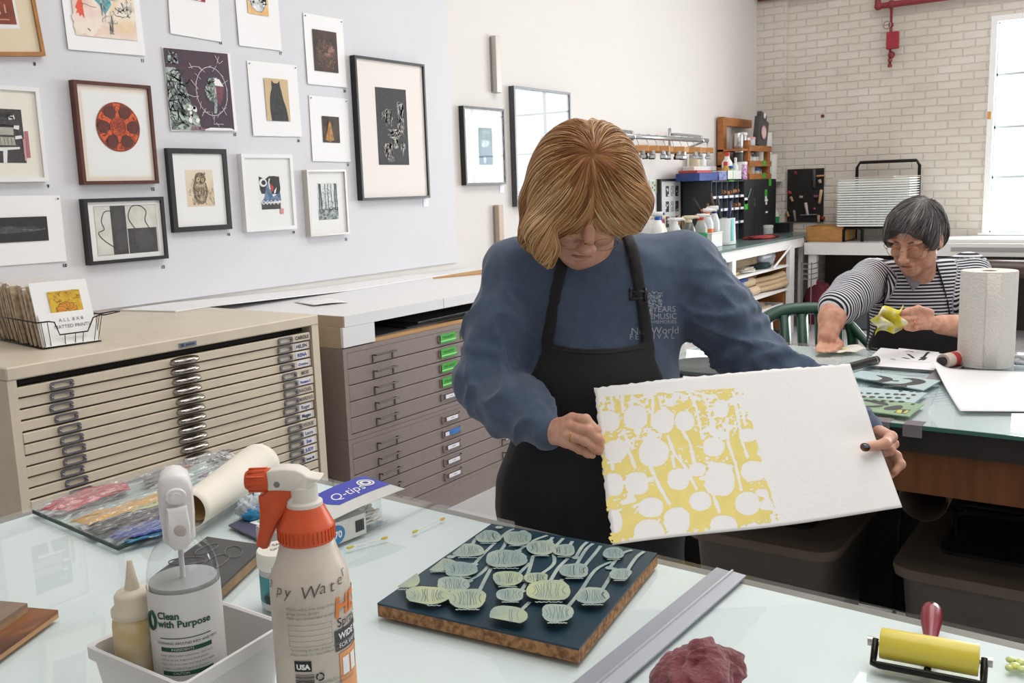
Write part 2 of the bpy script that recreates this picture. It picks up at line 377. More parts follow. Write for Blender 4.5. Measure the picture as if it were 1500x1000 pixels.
# grey flat files, two stacked on a plinth
M_grey = mat('grey_brown_enamel', '#8d7f79', .5, var=.08, vscale=40)
M_gun = mat('gunmetal', '#6d6863', .32, .9); M_greyside = mat('brown_enamel_side', '#7a6857', .55, var=.08, vscale=12)
M_green = mat('green_label', '#3fae35', .5); M_greenl = mat('pale_green_strip', '#a8ee92', .5); M_bluel = mat('blue_label', '#2f78c8', .5); M_lab2 = mat('white_label', '#f1eef6', .5)
gx0, gx1, gd0, gd1 = 2.765, 4.17, 2.787, 4.147
def gray_file(label, zb, zt, ztopd, kind):
    c = thing('flat_file_cabinet', label, 'cabinet', (3.46, 3.23, zb), 'grey flat files stacked beside the beige one')
    b = MB(); b.bb((gx0, YF, zb), (gd0, YW-.02, zt)); b.bb((gd1, YF, zb), (gx1, YW-.02, zt)); b.bb((gd0, YF+.0003, ztopd), (gd1, YW-.021, zt-.0003)); b.bb((gd0, YF+.0003, zb+.0003), (gd1, YW-.06, ztopd-5*.0693)); b.bb((gd0, YW-.06, zb+.001), (gd1, YW-.022, ztopd))
    b.obj('cabinet_body', M_grey, c)
    for k in range(5):
        z1 = ztopd-k*.0693; z0 = z1-.0693+.003
        dr = MB().bb((gd0+.002, YF+.001, z0), (gd1-.002, YF+.04, z1-.001), .0015).obj('drawer', M_grey, c)
        for hx in (2.9405, 3.868):
            h = MB(); zc = z0+.036; xa, xb = hx+.002*k*.5, hx+.126
            h.tube([(xa, YF, zc-.002), (xa, YF-.022, zc), ], .003, 6); h.tube([(xb, YF, zc-.002), (xb, YF-.022, zc)], .003, 6); h.tube([(xa-.004, YF-.022, zc), (xb+.004, YF-.022, zc)], .0042, 8)
            h.box((xa, YF-.001, zc-.016), (.007, .003, .034)); h.box((xb, YF-.001, zc-.016), (.007, .003, .034))
            h.obj('drawer_handle', M_gun, dr, angle=40)
        f = MB(); fx0, fx1, fz0, fz1 = 3.384, 3.518, z0+.018, z0+.052
        for a, bq in (((fx0, fz0), (fx1, fz0+.004)), ((fx0, fz1-.004), (fx1, fz1)), ((fx0, fz0), (fx0+.004, fz1)), ((fx1-.012, fz0), (fx1, fz1))): f.bb((a[0], YF-.006, a[1]), (bq[0], YF+.001, bq[1]))
        f.obj('label_frame', M_grey, dr)
        up = kind == 'upper'
        if up and k < 4:
            MB().bb((3.395, YF-.008, fz0-.004), (3.51, YF-.006, fz1+.004)).obj('card_label', M_green, dr)
            m = MB(); m.bb((3.395, YF-.0095, fz0+.004), (3.51, YF-.008, fz0+.009)); m.obj('label_strip', M_greenl, dr)
            lettering('THE ARTIST', .016, M_ink, dr, Matrix.Translation((3.452, YF-.0095, fz0+.017)) @ R90, align='CENTER')
            if k == 0:
                MB().bb((3.555, YF-.003, z0+.012), (3.64, YF-.001, z1-.010)).obj('card_label', M_green, dr)
                lettering('BOOK', .022, M_ink, dr, Matrix.Translation((3.597, YF-.0045, z0+.03)) @ R90, align='CENTER')
            if k == 1: MB().bb((3.56, YF-.003, z0+.02), (3.61, YF-.001, z1-.018)).obj('card_label', M_lab2, dr)
        else:
            xa = 3.415 if not (not up and k == 1) else 3.40
            MB().bb((xa, YF-.008, fz0+.007), (xa+.086, YF-.006, fz1-.009)).obj('card_label', M_lab2, dr)
            if not up and k == 1: MB().bb((xa+.03, YF-.0095, fz0+.006), (xa+.11, YF-.008, fz1-.004)).obj('card_label', M_bluel, dr)
            lettering('artist', .011, M_pencil, dr, Matrix.Translation((xa+.043, YF-.0095, fz0+.014)) @ R90, align='CENTER')
            if not up and k == 0:
                q = MB(); q.prism([(3.60, z0+.010), (3.71, z0+.008), (3.71, z0+.062), (3.62, z0+.066)], YF-.003, YF-.001, Matrix(((1, 0, 0, 0), (0, 0, 1, 0), (0, 1, 0, 0), (0, 0, 0, 1)))); q.obj('card_label', M_green, dr)
    return c
gray_file('upper grey steel five-drawer flat file with green card labels', .488, .8725, .8535, 'upper')
gray_file('lower grey steel five-drawer flat file with one blue label', .1035, .487, .468, 'lower')
tag(MB().bb((gx0, YF, 0), (gx1, YW-.02, .103)).obj('cabinet_plinth', M_grey), 'grey steel plinth on the floor under the flat files', 'plinth')
# white laminate top on a white riser
M_lam = mat('white_laminate', '#e9e9ea', .35, var=.02); M_tan = mat('tan_board_edge', '#b9a58c', .6, var=.08, vscale=30, stretch=(1, 1, 8))
wtp = thing('worktop', 'white laminate worktop raised above the grey flat files', 'worktop', (3.7, 3.2, .96))
b = MB(); b.bb((2.7855, YF, .962), (4.9, YW-.015, 1.008)); b.obj('top_slab', M_lam, wtp)
b = MB().bb((2.781, YF+.004, .962), (2.785, YW-.02, 1.006)); b.obj('end_edge', M_tan, wtp)
b = MB(); b.bb((3.437, YF-.0008, .962), (3.439, YF, 1.008)); b.obj('edge_seam', mat('seam_grey', '#9a9a9e', .6), wtp)
b = MB(); b.bb((2.772, YF, .878), (2.962, YF+.014, .961)); b.obj('riser_panel', M_lam, wtp)
b = MB(); b.bb((2.770, YF+.015, .874), (2.786, YW-.04, .961)); b.bb((4.14, YF+.02, .874), (4.16, YW-.04, .961)); b.bb((2.8, YW-.1, .874), (4.1, YW-.08, .961)); b.obj('riser_side', M_tan, wtp)
M_ply = mat('plywood', '#c99a63', .6, var=.15, vscale=6, stretch=(1, 12, 1))
tag(MB().bb((2.975, YF+.02, .8728), (4.12, YW-.14, .886)).obj('plywood_board', M_ply), 'thin plywood board lying in the gap under the white worktop', 'board')
M_blackp = mat('black_plate', '#23262a', .35); M_greyp = mat('dark_grey_plate', '#4a4d4a', .4)
for i, (xa, xb, ya, yb, rz) in enumerate(((3.0, 3.5, 2.80, 3.2, .05), (3.25, 3.82, 2.79, 3.25, -.06), (3.35, 3.95, 2.85, 3.2, .03))):
    m = MB(); m.box(((xa+xb)/2, (ya+yb)/2, .8885+i*.0065), (xb-xa, yb-ya, .005), rotz(rz))
    tag(m.obj('printing_plate', (M_greyp, M_blackp, M_greyp)[i]), ('lowest dark plate in the gap under the white worktop', 'middle black plate in the gap under the white worktop', 'topmost dark plate of the stack under the white worktop')[i], 'plate', 'dark plates under the worktop')
# things lying on the tops
M_paper = mat('white_paper', '#f0eff0', .55)
def sheet(name, label, cat, P, z, th, m, group=None):
    mb = MB(); mb.prism(P, z, z+th); return tag(mb.obj(name, m), label, cat, group)
def fbz(x): return 1.0362 if x < 2.64 else max(1.0362-(x-2.64)*.030, 1.0092)
def fbm(u, v): x = 2.40+.06*(1-v)+1.95*u; return (x, 3.405+.085*u+(3.708-3.405-.085*u)*v, fbz(x)+.005)
tag(MB().grid(fbm, 40, 4, .005).obj('foam_board', M_paper), 'long white board lying on the cabinet tops along the wall', 'board')
sheet('plywood_offcut', 'bare plywood offcut at the far end of the white worktop', 'board', [(4.2, 3.43), (4.52, 3.30), (4.8, 3.30), (4.8, 3.46)], 1.0085, .008, M_ply)
m = MB(); m.grid(lambda u, v: (2.975+.09*v+.17*u, 3.12+.23*v-.05*u-.02*u*v, 1.0105+.006*(1-u)*(1-v)+.004*sin(PI*u)), 8, 6, .0006)
tag(m.obj('paper_sheet', M_paper, smooth=True), 'loose white paper sheet on the white worktop', 'paper')
# ------------------------------------------------------------------ framed and pinned prints on the left wall
M_fglass = glass_mat('picture_glass', (.985, .99, .99, 1), .01, 1.2)
def flat(name, c, rough=.6, c2=None, vs=20, lo=.4, hi=.6, detail=5, stretch=None): return mat(name, c, rough, col2=c2, vscale=vs, lo=lo, hi=hi, detail=detail, stretch=stretch)
class Art:
    """flat printed shapes on a sheet; unit coordinates 0..1, y up; later shapes lie on top"""
    def __init__(s, w, h): s.w, s.h = w, h; s.mb = MB(); s.mats = []; s.k = 0
    def _m(s, m):
        if m not in s.mats: s.mats.append(m)
        s.mb.mi = s.mats.index(m); s.k += 1; return .0004+s.k*.00012
    def poly(s, m, pts):
        z = s._m(m); s.mb.add([(x*s.w, y*s.h, z) for x, y in pts], [tuple(range(len(pts)))]); return s
    def rect(s, m, x0, y0, x1, y1): return s.poly(m, [(x0, y0), (x1, y0), (x1, y1), (x0, y1)])
    def ell(s, m, cx, cy, rx, ry, n=28, jit=0, seed=0, rot=0):
        r = random.Random(seed); P = []
        for i in range(n):
            a = 2*PI*i/n; k = 1+jit*(r.random()-.5); x, y = rx*cos(a)*k, ry*sin(a)*k; P.append((cx+x*cos(rot)-y*sin(rot), cy+x*sin(rot)+y*cos(rot)))
        z = s._m(m); c = (cx*s.w, cy*s.h, z); s.mb.add([c]+[(x*s.w, y*s.h, z) for x, y in P], [(0, 1+i, 1+(i+1) % n) for i in range(n)]); return s
    def line(s, m, pts, wd, closed=False):
        z = s._m(m); P = [Vector((x*s.w, y*s.h)) for x, y in pts]; n = len(P); w = wd*s.w/2; vs = []
        for i in range(n):
            a, b = (P[(i-1) % n], P[(i+1) % n]) if closed else (P[max(i-1, 0)], P[min(i+1, n-1)])
            d = (b-a).normalized() if (b-a).length > 1e-9 else Vector((1, 0)); q = Vector((-d.y, d.x))*w
            vs += [(P[i].x+q.x, P[i].y+q.y, z), (P[i].x-q.x, P[i].y-q.y, z)]
        fs = [(2*i, 2*i+1, 2*((i+1) % n)+1, 2*((i+1) % n)) for i in range(n if closed else n-1)]
        s.mb.add(vs, fs); return s
    def marks(s, m, x0, y0, x1, y1, n, ln, wd, seed, ang=None, curl=.5):
        r = random.Random(seed)
        for _ in range(n):
            x, y = r.uniform(x0, x1), r.uniform(y0, y1); a = r.uniform(0, 2*PI) if ang is None else rad(ang)+r.uniform(-curl, curl); L = ln*r.uniform(.5, 1.4)
            p = [(x, y)]
            for k in range(3): a += r.uniform(-curl, curl); p.append((min(max(p[-1][0]+L/3*cos(a), x0), x1), min(max(p[-1][1]+L/3*sin(a), y0), y1)))
            s.line(m, p, wd*r.uniform(.6, 1.4)); s.k -= 1
        s.k += 1; return s
    def blobs(s, m, x0, y0, x1, y1, n, r0, seed, jit=.6):
        r = random.Random(seed)
        for i in range(n): q = r0*r.uniform(.4, 1.3); s.ell(m, r.uniform(x0, x1), r.uniform(y0, y1), q, q*s.w/s.h*r.uniform(.6, 1.3), 9, jit, i+seed); s.k -= 1
        s.k += 1; return s
def wallM(o, rot=0, tilt=0):   # local x right, y up, z out of the left wall
    return Matrix.Translation(o) @ Matrix(((1, 0, 0, 0), (0, 0, -1, 0), (0, 1, 0, 0), (0, 0, 0, 1))) @ Matrix.Rotation(rot, 4, 'Z')
M_pin = mat('pin_head', '#4a4a4c', .4, .5)
M_board = mat('mat_board', '#efedec', .6); M_warm = mat('cream_mat', '#e6d3b6', .6); M_crm = mat('cream_paper', '#efe9de', .6)
def hang(name, label, cat, px, frame=None, depth=.02, fmat=None, board=None, art=None, win=None, glass=True, pins=False, group=None, plane=None, curl=.0):
    """px: photo corners TL TR BR BL on the wall; win: art window (x0,y0,x1,y1) in unit coordinates of the whole"""
    Y = (YW-.012 if plane is None else plane)
    q = [ony(x, y, Y-(depth if frame else .004)) for x, y in px]
    c = sum(q, Vector())/4; w = ((q[1]-q[0]).length+(q[2]-q[3]).length)/2; h = ((q[3]-q[0]).length+(q[2]-q[1]).length)/2
    d = (q[1]-q[0])+(q[2]-q[3]); rot = math.atan2(d.z, d.x)
    if frame and abs(rot) < .03: rot = 0
    c.y = Y; M = wallM(c, rot)
    t = thing(name, label, cat, c, group)
    if frame:
        b = MB(); W2, H2, f, dp = w/2, h/2, frame, depth
        for a in (((-W2, -H2), (W2, -H2+f)), ((-W2, H2-f), (W2, H2)), ((-W2, -H2+f), (-W2+f, H2-f)), ((W2-f, -H2+f), (W2, H2-f))): b.bb((a[0][0], a[0][1], .001), (a[1][0], a[1][1], dp))
        me = b.mesh('frame', fmat); me.transform(M); link('frame', me, t)
        z0 = depth*.70
        me = MB().bb((-W2+f*.8, -H2+f*.8, .001), (W2-f*.8, H2-f*.8, z0)).mesh('mat_board', board or M_board); me.transform(M); link('mat_board', me, t)
        if glass:
            me = MB().bb((-W2+f*.9, -H2+f*.9, depth*.90), (W2-f*.9, H2-f*.9, depth*.90+.0015)).mesh('glass', M_fglass); me.transform(M); link('glass', me, t)
    else:
        z0 = .004; r = random.Random(sum(map(ord, label)))
        b = MB(); k1, k2 = r.uniform(.001, .0025), r.uniform(.001, .004)
        b.grid(lambda u, v: ((u-.5)*w, (v-.5)*h, .0045+k1*(u*2-1)**2*(1-v)+k2*(1-v)**2*.6), 6, 6, .0007)
        me = b.mesh('paper', board or M_paper); me.transform(M); link('paper', me, t)
        z0 = .0052+max(k1, k2)*1.2
        if pins:
            for sx in (-1, 1):
                b = MB().ball((sx*(w/2-.012), h/2-.014, .0085), (.0035, .0035, .003), 8, 4); me = b.mesh('pin', M_pin); me.transform(M); link('pin', me, t)
    if art:
        x0, y0, x1, y1 = win; A = Art(w*(x1-x0), h*(y1-y0)); art(A)
        me = A.mb.mesh('printed_image', A.mats); me.transform(M @ Matrix.Translation(((x0-.5)*w, (y0-.5)*h, z0))); link('printed_image', me, t)
    return t
def tagnum(s, px, py):
    q = ony(px, py, YW-.0135)
    o = lettering(s, .019, M_ink, None, wallM(q, 0), name='number_label', align='CENTER', bold=.0008)
    return q, o
k_ = mat('print_black', '#232224', .6, col2='#3a3838', vscale=60); k2_ = mat('print_charcoal', '#3a3738', .6, col2='#4b4748', vscale=90)
tan_ = mat('print_tan', '#cfb48c', .6, var=.06, vscale=12); pw_ = mat('print_white', '#eceaea', .6); gry_ = mat('print_grey', '#8f9290', .6, col2='#c6c9c6', vscale=45)
def a_rust(A):
    A.rect(pw_, 0, 0, 1, 1); A.rect(flat('rust_print', '#8c3f22', c2='#7a321b', vs=25), 0, .06, .94, 1); m = flat('rust_light', '#c99a7c')
    A.rect(m, .06, .12, .78, .135); A.rect(m, .5, .2, .6, .24); A.rect(m, .7, .22, .74, .34); A.blobs(m, .05, .2, .9, .9, 16, .014, 4)
hang('framed_print', 'wood framed rust brown print in a cream mat, cut by the photo edge', 'picture', [(-62, -88), (43, -88), (60, 86), (-52, 76)], .015, .028, mat('honey_wood', '#b27a3e', .45, var=.25, vscale=5, stretch=(6, 1, 6)), M_warm, a_rust, (.16, .24, .72, .86))
def a_abs(A):
    A.rect(flat('pale_wash', '#efe0cf', c2='#e3c6b6', vs=7), 0, 0, 1, 1); te = flat('teal_wash', '#3f8fa0', c2='#7fb0b2', vs=30); rd = flat('coral', '#e4573f'); br = flat('brown_mark', '#6c4a38'); pk = flat('pink_wash', '#e9c9c4', c2='#efe0cf', vs=9); gy = flat('grey_wash', '#8f9a98', c2='#c9c9bd', vs=40)
    A.ell(pk, .2, .2, .22, .18, jit=.3); A.ell(flat('tan_wash', '#e6cba0', c2='#efe0cf', vs=9), .78, .3, .2, .25, jit=.3, seed=2)
    A.poly(te, [(.3, .62), (.42, .98), (.5, 1), (.55, .72), (.92, .82), (.9, .74), (.58, .58), (.62, .44), (.5, .3), (.42, .42), (.33, .5)])
    A.poly(rd, [(.13, .52), (.17, .40), (.12, .28), (.04, .35)][::1]); A.poly(rd, [(.15, .5), (.17, .22), (.13, .27), (.1, .24), (.08, .29), (.04, .27)])
    A.marks(br, .1, .3, .95, .8, 26, .2, .008, 5, 0, .6); A.marks(gy, .45, .2, .98, .5, 26, .15, .016, 8); A.marks(gy, .55, .06, .68, .42, 8, .2, .014, 9, -90, .3); A.line(br, [(.6, .3), (.6, .16), (.585, .06)], .016); A.line(br, [(.2, .1), (.24, .07)], .012); A.poly(br, [(.7, .66), (.78, .58), (.76, .54), (.68, .62)])
hang('pinned_print', 'unframed abstract print with teal splash and coral fan on white paper', 'picture', [(82, -78), (197, -60), (213, 83), (98, 71)], art=a_abs, win=(.11, .15, .91, .93))
def a_red(A):
    A.rect(flat('crimson', '#a4233b', c2='#94203a', vs=40), 0, 0, 1, 1)
    for x, y, r in ((.72, .14, .17), (.1, .13, .13), (.85, .52, .1), (.4, .7, .12)): A.ell(pw_, x, y, r, r*.8); A.ell(flat('orange_dot', '#cf5b2b'), x, y, r*.7, r*.55)
    A.blobs(pw_, .5, .3, .98, .6, 7, .04, 3)
hang('pinned_print', 'small crimson print with orange rings on white paper, cut by the top edge', 'picture', [(240, -70), (314, -52), (326, 62), (251, 49)], art=a_red, win=(.24, .48, .72, .9))
def a_glass(A):
    A.rect(flat('orange_ground', '#e3a45a', c2='#efc58a', vs=15), 0, 0, 1, .45); A.rect(flat('grey_ground', '#c9cacb'), 0, .42, 1, 1); A.ell(flat('smoke', '#a9abad', c2='#e9e9e9', vs=45), .5, .42, .44, .36)
    A.blobs(k2_, .12, .3, .9, .75, 40, .055, 11); A.blobs(pw_, .15, .25, .85, .95, 34, .035, 12); A.blobs(gry_, .3, .7, .75, 1, 18, .06, 14); A.line(k2_, [(.08, .4), (.2, .18), (.42, .07), (.65, .08), (.85, .25), (.92, .45)], .02)
hang('pinned_print', 'unframed print of a round grey fruit-like cluster over an orange block', 'picture', [(340, -56), (402, -44), (414, 75), (350, 66)], art=a_glass, win=(.26, .41, .74, .88))
def a_house(A):
    A.rect(k2_, 0, 0, .9, 1); gp = flat('grey_block', '#b9b6ab', c2='#a7a49a', vs=25); A.rect(gp, 0, .52, .68, .66); A.rect(gp, .0, .33, .7, .48)
    for k in range(9): A.line(k_, [(.06+k*.08, .34), (.05+k*.08, .47)], .008)
    A.poly(pw_, [(.12, .28), (.78, .30), (.78, .26), (.5, .24), (.46, 0), (.38, 0), (.4, .22), (.12, .22)]); A.poly(pw_, [(.6, .86), (.72, .9), (.74, .82), (.6, .8)]); A.poly(pw_, [(.7, .7), (.82, .7), (.8, .62), (.68, .64)]); A.poly(pw_, [(.7, .5), (.84, .52), (.86, .46), (.7, .44)])
    A.rect(flat('rose', '#b86d78'), .92, .1, 1.0, .6); A.rect(flat('rose2', '#d3929a'), .86, .04, .9, .45); A.marks(k_, .0, .67, .7, .95, 14, .3, .02, 6, 0, .1)
hang('framed_print', 'white framed black and grey house-shape print, cut by the photo edge', 'picture', [(-82, 118), (57, 129), (72, 267), (-62, 266)], .016, .030, mat('white_frame', '#e9e9ea', .45), M_crm, a_house, (.33, .20, .83, .76))
def a_disc(A):
    br = flat('rust_disc', '#94381f', c2='#82301c', vs=45); orr = flat('orange_ink', '#e2622a', c2='#c94f24', vs=60); dk = flat('umber', '#6a2c20', c2='#5a2720', vs=45)
    A.ell(br, .5, .5, .5, .5, 48)
    for k in range(6):
        a = rad(90+60*k); A.poly(orr, [(.5+.48*cos(a-.17), .5+.48*sin(a-.17)), (.5+.48*cos(a+.17), .5+.48*sin(a+.17)), (.5+.2*cos(a+.22), .5+.2*sin(a+.22)), (.5+.2*cos(a-.22), .5+.2*sin(a-.22))])
        A.marks(br, .5+.36*cos(a)-.07, .5+.36*sin(a)-.07, .5+.36*cos(a)+.07, .5+.36*sin(a)+.07, 7, .1, .016, k)
    for k in range(6): a = rad(60+60*k); A.ell(k_, .5+.335*cos(a), .5+.335*sin(a), .138, .126, 12, .1, k); A.ell(dk, .5+.335*cos(a), .5+.335*sin(a), .128, .116, 12, .1, k)
    A.ell(orr, .5, .5, .19, .19); A.ell(br, .5, .5, .175, .175); A.marks(orr, .36, .36, .64, .64, 30, .1, .012, 9)
hang('framed_print', 'brown framed print of a rust red disc with six dark lobes', 'picture', [(107, 118), (221, 124), (233, 268), (123, 271)], .014, .034, mat('red_brown_wood', '#5c2c1e', .4, var=.3, vscale=5, stretch=(6, 1, 1)), mat('peach_mat', '#ecdcd0', .6), lambda A: (A.rect(M_crm, 0, 0, 1, 1), A.poly(M_board, [(.02, .02), (.98, .02), (.98, .98), (.02, .98)]), [setattr(A, 'k', 4)]), (.09, .07, .93, .92))
t_disc = [o for o in COL.objects if o.get('label', '').startswith('brown framed print of a rust')][0]
A = Art(.30, .30); a_disc(A); me = A.mb.mesh('disc_image', A.mats); q = ony(173.5, 186, YW-.012-.0262); me.transform(wallM(q) @ Matrix.Translation((-.15, -.15, 0)))
wd = (ony(205, 190, YW-.028)-ony(141, 182, YW-.028)).length
sc_ = wd/.30; me.transform(Matrix.Translation(q) @ Matrix.Scale(sc_, 4) @ Matrix.Translation(-q)); link('printed_disc', me, t_disc)
def a_purple(A):
    pu = flat('aubergine', '#3d2c3c', c2='#48303e', vs=6); A.rect(pu, 0, 0, 1, 1); gw = flat('grey_green', '#aebdb5', c2='#5d6b66', vs=45); ln = flat('pale_line', '#c9bcc6')
    A.poly(gw, [(0, 0), (.46, 0), (.43, .18), (.35, .3), (.28, .5), (.22, .68), (.14, .77), (0, .77)]); A.poly(gw, [(.02, .82), (.2, .82), (.19, .95), (.06, .97)])
    A.marks(k_, 0, .02, .34, .74, 90, .14, .014, 21); A.blobs(pw_, .28, .12, .42, .3, 8, .03, 5); A.marks(pu, .02, .82, .2, .96, 18, .1, .014, 24)
    A.poly(gw, [(.6, .42), (.57, .52), (.6, .6), (.66, .67), (.78, .68), (.84, .6), (.84, .42), (.76, .36), (.73, .22), (.69, .22), (.71, .36), (.64, .38)]); A.poly(pw_, [(.72, .67), (.82, .66), (.88, .57), (.74, .58)]); A.marks(k_, .58, .4, .74, .66, 26, .06, .012, 31)
    A.poly(flat('maroon', '#7d4254', c2='#5f3442', vs=60), [(.75, .57), (.89, .57), (.85, .42), (.8, .32), (.76, .36)])
    ov = [(.68+.25*cos(rad(a)), .5+.31*sin(rad(a))) for a in range(0, 360, 12)]; A.line(ln, ov, .009, True)
    r = random.Random(4)
    for a in range(0, 360, 24): x, y = .68+.25*cos(rad(a)), .5+.31*sin(rad(a)); b = r.uniform(0, 6); A.line(ln, [(x-.06*cos(b), y-.05*sin(b)), (x+.06*cos(b), y+.05*sin(b))], .006)
    for p in ([(.34, .78), (.42, .8), (.5, .8), (.55, .75)], [(.36, .84), (.4, .77)], [(.78, .96), (.84, .86), (.9, .9)], [(.84, .95), (.8, .86)], [(.28, .45), (.38, .42), (.46, .43)], [(.36, .63), (.46, .52)], [(.68, .18), (.66, .08), (.82, .08)], [(.7, .1), (.74, .05)], [(.55, .28), (.48, .18)], [(.82, .3), (.88, .2)]): A.line(ln, p, .008)
    A.poly(pw_, [(.46, 0), (1, 0), (.94, .03), (.6, .035)]); A.blobs(flat('mauve', '#8d6a78'), .3, .0, .5, .06, 8, .03, 8)
hang('pinned_print', 'unframed dark aubergine print with a pale profile ringed by barbed lines', 'picture', [(238, 68), (338, 79), (346, 192), (249, 192)], art=a_purple, win=(.01, .01, .95, .99), board=M_paper)
def a_two(A):
    A.rect(flat('plate_tone', '#dcd9d2', c2='#d0ccc4', vs=20), 0, 0, 1, 1); A.rect(k2_, .25, .0, .49, 1); A.rect(k2_, .50, 0, .98, .52); dk = mat('print_soot', '#4d4a4a', .6)
    A.ell(dk, .39, .28, .1, .2); A.ell(dk, .36, .7, .08, .2); A.ell(dk, .76, .28, .15, .24); A.line(k_, [(0, .0), (1, 0), (1, 1), (0, 1)], .004, True)
    A.line(k_, catmull([(.30, .12, 0), (.12, .3, 0), (.04, .48, 0), (.13, .55, 0), (.1, .7, 0), (.16, .88, 0), (.26, .9, 0)], 6) and [(p.x, p.y) for p in catmull([(.30, .12, 0), (.12, .3, 0), (.04, .46, 0), (.13, .53, 0), (.1, .7, 0), (.16, .88, 0), (.26, .9, 0)], 6)], .012)
    A.line(k_, [(p.x, p.y) for p in catmull([(.62, .52, 0), (.53, .75, 0), (.6, .97, 0), (.74, .98, 0), (.83, .86, 0), (.80, .68, 0), (.86, .52, 0)], 6)], .012)
    A.line(pw_, [(.495, 0), (.495, .5)], .008)
hang('framed_print', 'black framed print of two looping outlines across dark blocks', 'picture', [(122, 291), (240, 288), (247, 378), (133, 389)], .015, .036, mat('black_frame', '#1d1c1d', .4), M_board, a_two, (.12, .13, .90, .88))
def a_land(A):
    A.rect(flat('night', '#242324', c2='#2e2c2d', vs=50), 0, 0, 1, 1); A.ell(flat('ridge', '#3b3a3b', c2='#575657', vs=40), .45, .5, .45, .14, 30, .2, 3); A.poly(flat('pale_ridge', '#7c7b7c', c2='#454445', vs=30), [(.62, .5), (.8, .42), (.95, .46), (.97, .52), (.85, .47), (.7, .52)])
hang('pinned_print', 'unframed white sheet with a low dark landscape strip, cut by the photo edge', 'picture', [(-92, 289), (88, 285), (97, 383), (-74, 394)], art=a_land, win=(.22, .33, .855, .69), pins=True)
def a_owl(A):
    A.rect(flat('owl_ground', '#e6d6be', c2='#dcc8a8', vs=5), 0, 0, 1, 1); sp = flat('sepia', '#3c332c', c2='#6b5b4a', vs=70); md = flat('owl_mid', '#a8967c', c2='#8a7862', vs=40)
    A.ell(md, .5, .42, .27, .36, jit=.1); A.ell(flat('owl_pale', '#c9b79a', c2='#a08c70', vs=45), .52, .44, .2, .3); A.marks(sp, .2, .05, .72, .8, 90, .12, .012, 12, -75, .5); A.ell(md, .52, .76, .2, .17, jit=.1); A.marks(sp, .34, .62, .72, .92, 45, .1, .014, 13)
    A.ell(tan_, .45, .74, .07, .06); A.ell(tan_, .6, .72, .05, .05); A.ell(k_, .46, .74, .025, .022); A.ell(k_, .6, .72, .02, .02); A.poly(k_, [(.53, .74), (.55, .63), (.5, .66)]); A.marks(sp, .6, .05, .98, .5, 30, .1, .006, 15, -60, .5); A.marks(sp, .05, .3, .3, .7, 20, .1, .005, 16, -60, .5)
hang('framed_print', 'black framed sepia print of an owl on white mat', 'picture', [(245, 217), (332, 218), (340, 334), (256, 342)], .023, .026, MC['black_frame'], M_board, a_owl, (.27, .30, .74, .745))
def a_cat(A):
    A.rect(tan_, 0, 0, 1, 1); P = catmull([(.2, 0, 0), (.16, .3, 0), (.2, .6, 0), (.28, .76, 0), (.28, .85, 0), (.31, .96, 0), (.39, .90, 0), (.55, .90, 0), (.63, .955, 0), (.65, .84, 0), (.7, .7, 0), (.76, .5, 0), (.86, .3, 0), (.92, 0, 0)], 5)
    z = A._m(k_); n = len(P); A.mb.add([(.5*A.w, .4*A.h, z)]+[(p.x*A.w, p.y*A.h, z) for p in P], [(0, i+1, i+2) for i in range(n-1)]+[(0, n, 1)])
hang('pinned_print', 'unframed print of a black cat seen from behind on tan', 'picture', [(362, 88), (435, 96), (441, 200), (370, 199)], art=a_cat, win=(.295, .21, .775, .785), pins=True)
def a_col(A):
    A.rect(pw_, 0, 0, 1, 1); A.rect(k2_, .06, .02, .94, .2); A.poly(k_, [(.02, .98), (.3, .9), (.5, .99), (.95, .97), (.98, .6), (.9, .45), (.1, .48), (.04, .6)]); bl = flat('slate_blue', '#4d6488', c2='#7288a6', vs=50); A.poly(bl, [(.02, .2), (.2, .35), (.4, .84), (.52, .6), (.62, .38), (.95, .52), (.98, .26)]); A.line(pw_, [(p, .16+.07*((i+1) % 2)) for i, p in enumerate([.08, .16, .24, .32, .4, .48, .56, .64, .72, .82, .9])], .03); A.line(pw_, [(p, .22+.06*(i % 2)) for i, p in enumerate([.08, .18, .26, .36, .44, .52, .6, .7, .8, .92])], .026)
    A.poly(flat('red_ink', '#d23b3d'), [(.5, .8), (.66, .68), (.64, .58), (.56, .52)]); A.ell(pw_, .2, .8, .17, .12); A.ell(k_, .22, .8, .1, .07); A.ell(k_, .7, .84, .2, .15); A.line(pw_, [(.5, .92), (.45, .8), (.5, .6)], .05); A.poly(pw_, [(.68, .56), (.8, .66), (.74, .5), (.66, .46)])
tt = hang('framed_print', 'white framed colour print with blue peaks, black circle and zigzag line', 'picture', [(354, 224), (430, 227), (434, 335), (361, 340)], .019, .030, MC['white_frame'], M_board, a_col, (.31, .27, .74, .72))
q = ony(413, 309, YW-.0355); link('red_seal', (lambda me: (me.transform(wallM(q)), me)[1])(MB().bb((-.011, -.013, 0), (.011, .013, .0008)).mesh('red_seal', mat('seal_red', '#dd8f8f', .6))), tt)
def a_fern(A):
    A.rect(flat('fern_ground', '#33261f', c2='#4a3a2e', vs=25), 0, 0, 1, 1); gd = flat('fern_gold', '#c08d4f', c2='#9c6b38', vs=50); A.line(gd, [(.42, .02), (.4, .4), (.38, .78)], .04)
    for k in range(15): y = .06+k*.048; L = .26*(1-k/17); A.line(gd, [(.41, y), (.41-L, y+.07)], .05); A.line(gd, [(.41, y), (.41+L*.9, y+.06)], .05)
hang('pinned_print', 'small unframed print of a golden fern frond on brown', 'picture', [(452, 139), (509, 145), (513, 237), (458, 236)], art=a_fern, win=(.29, .295, .735, .70), pins=True)
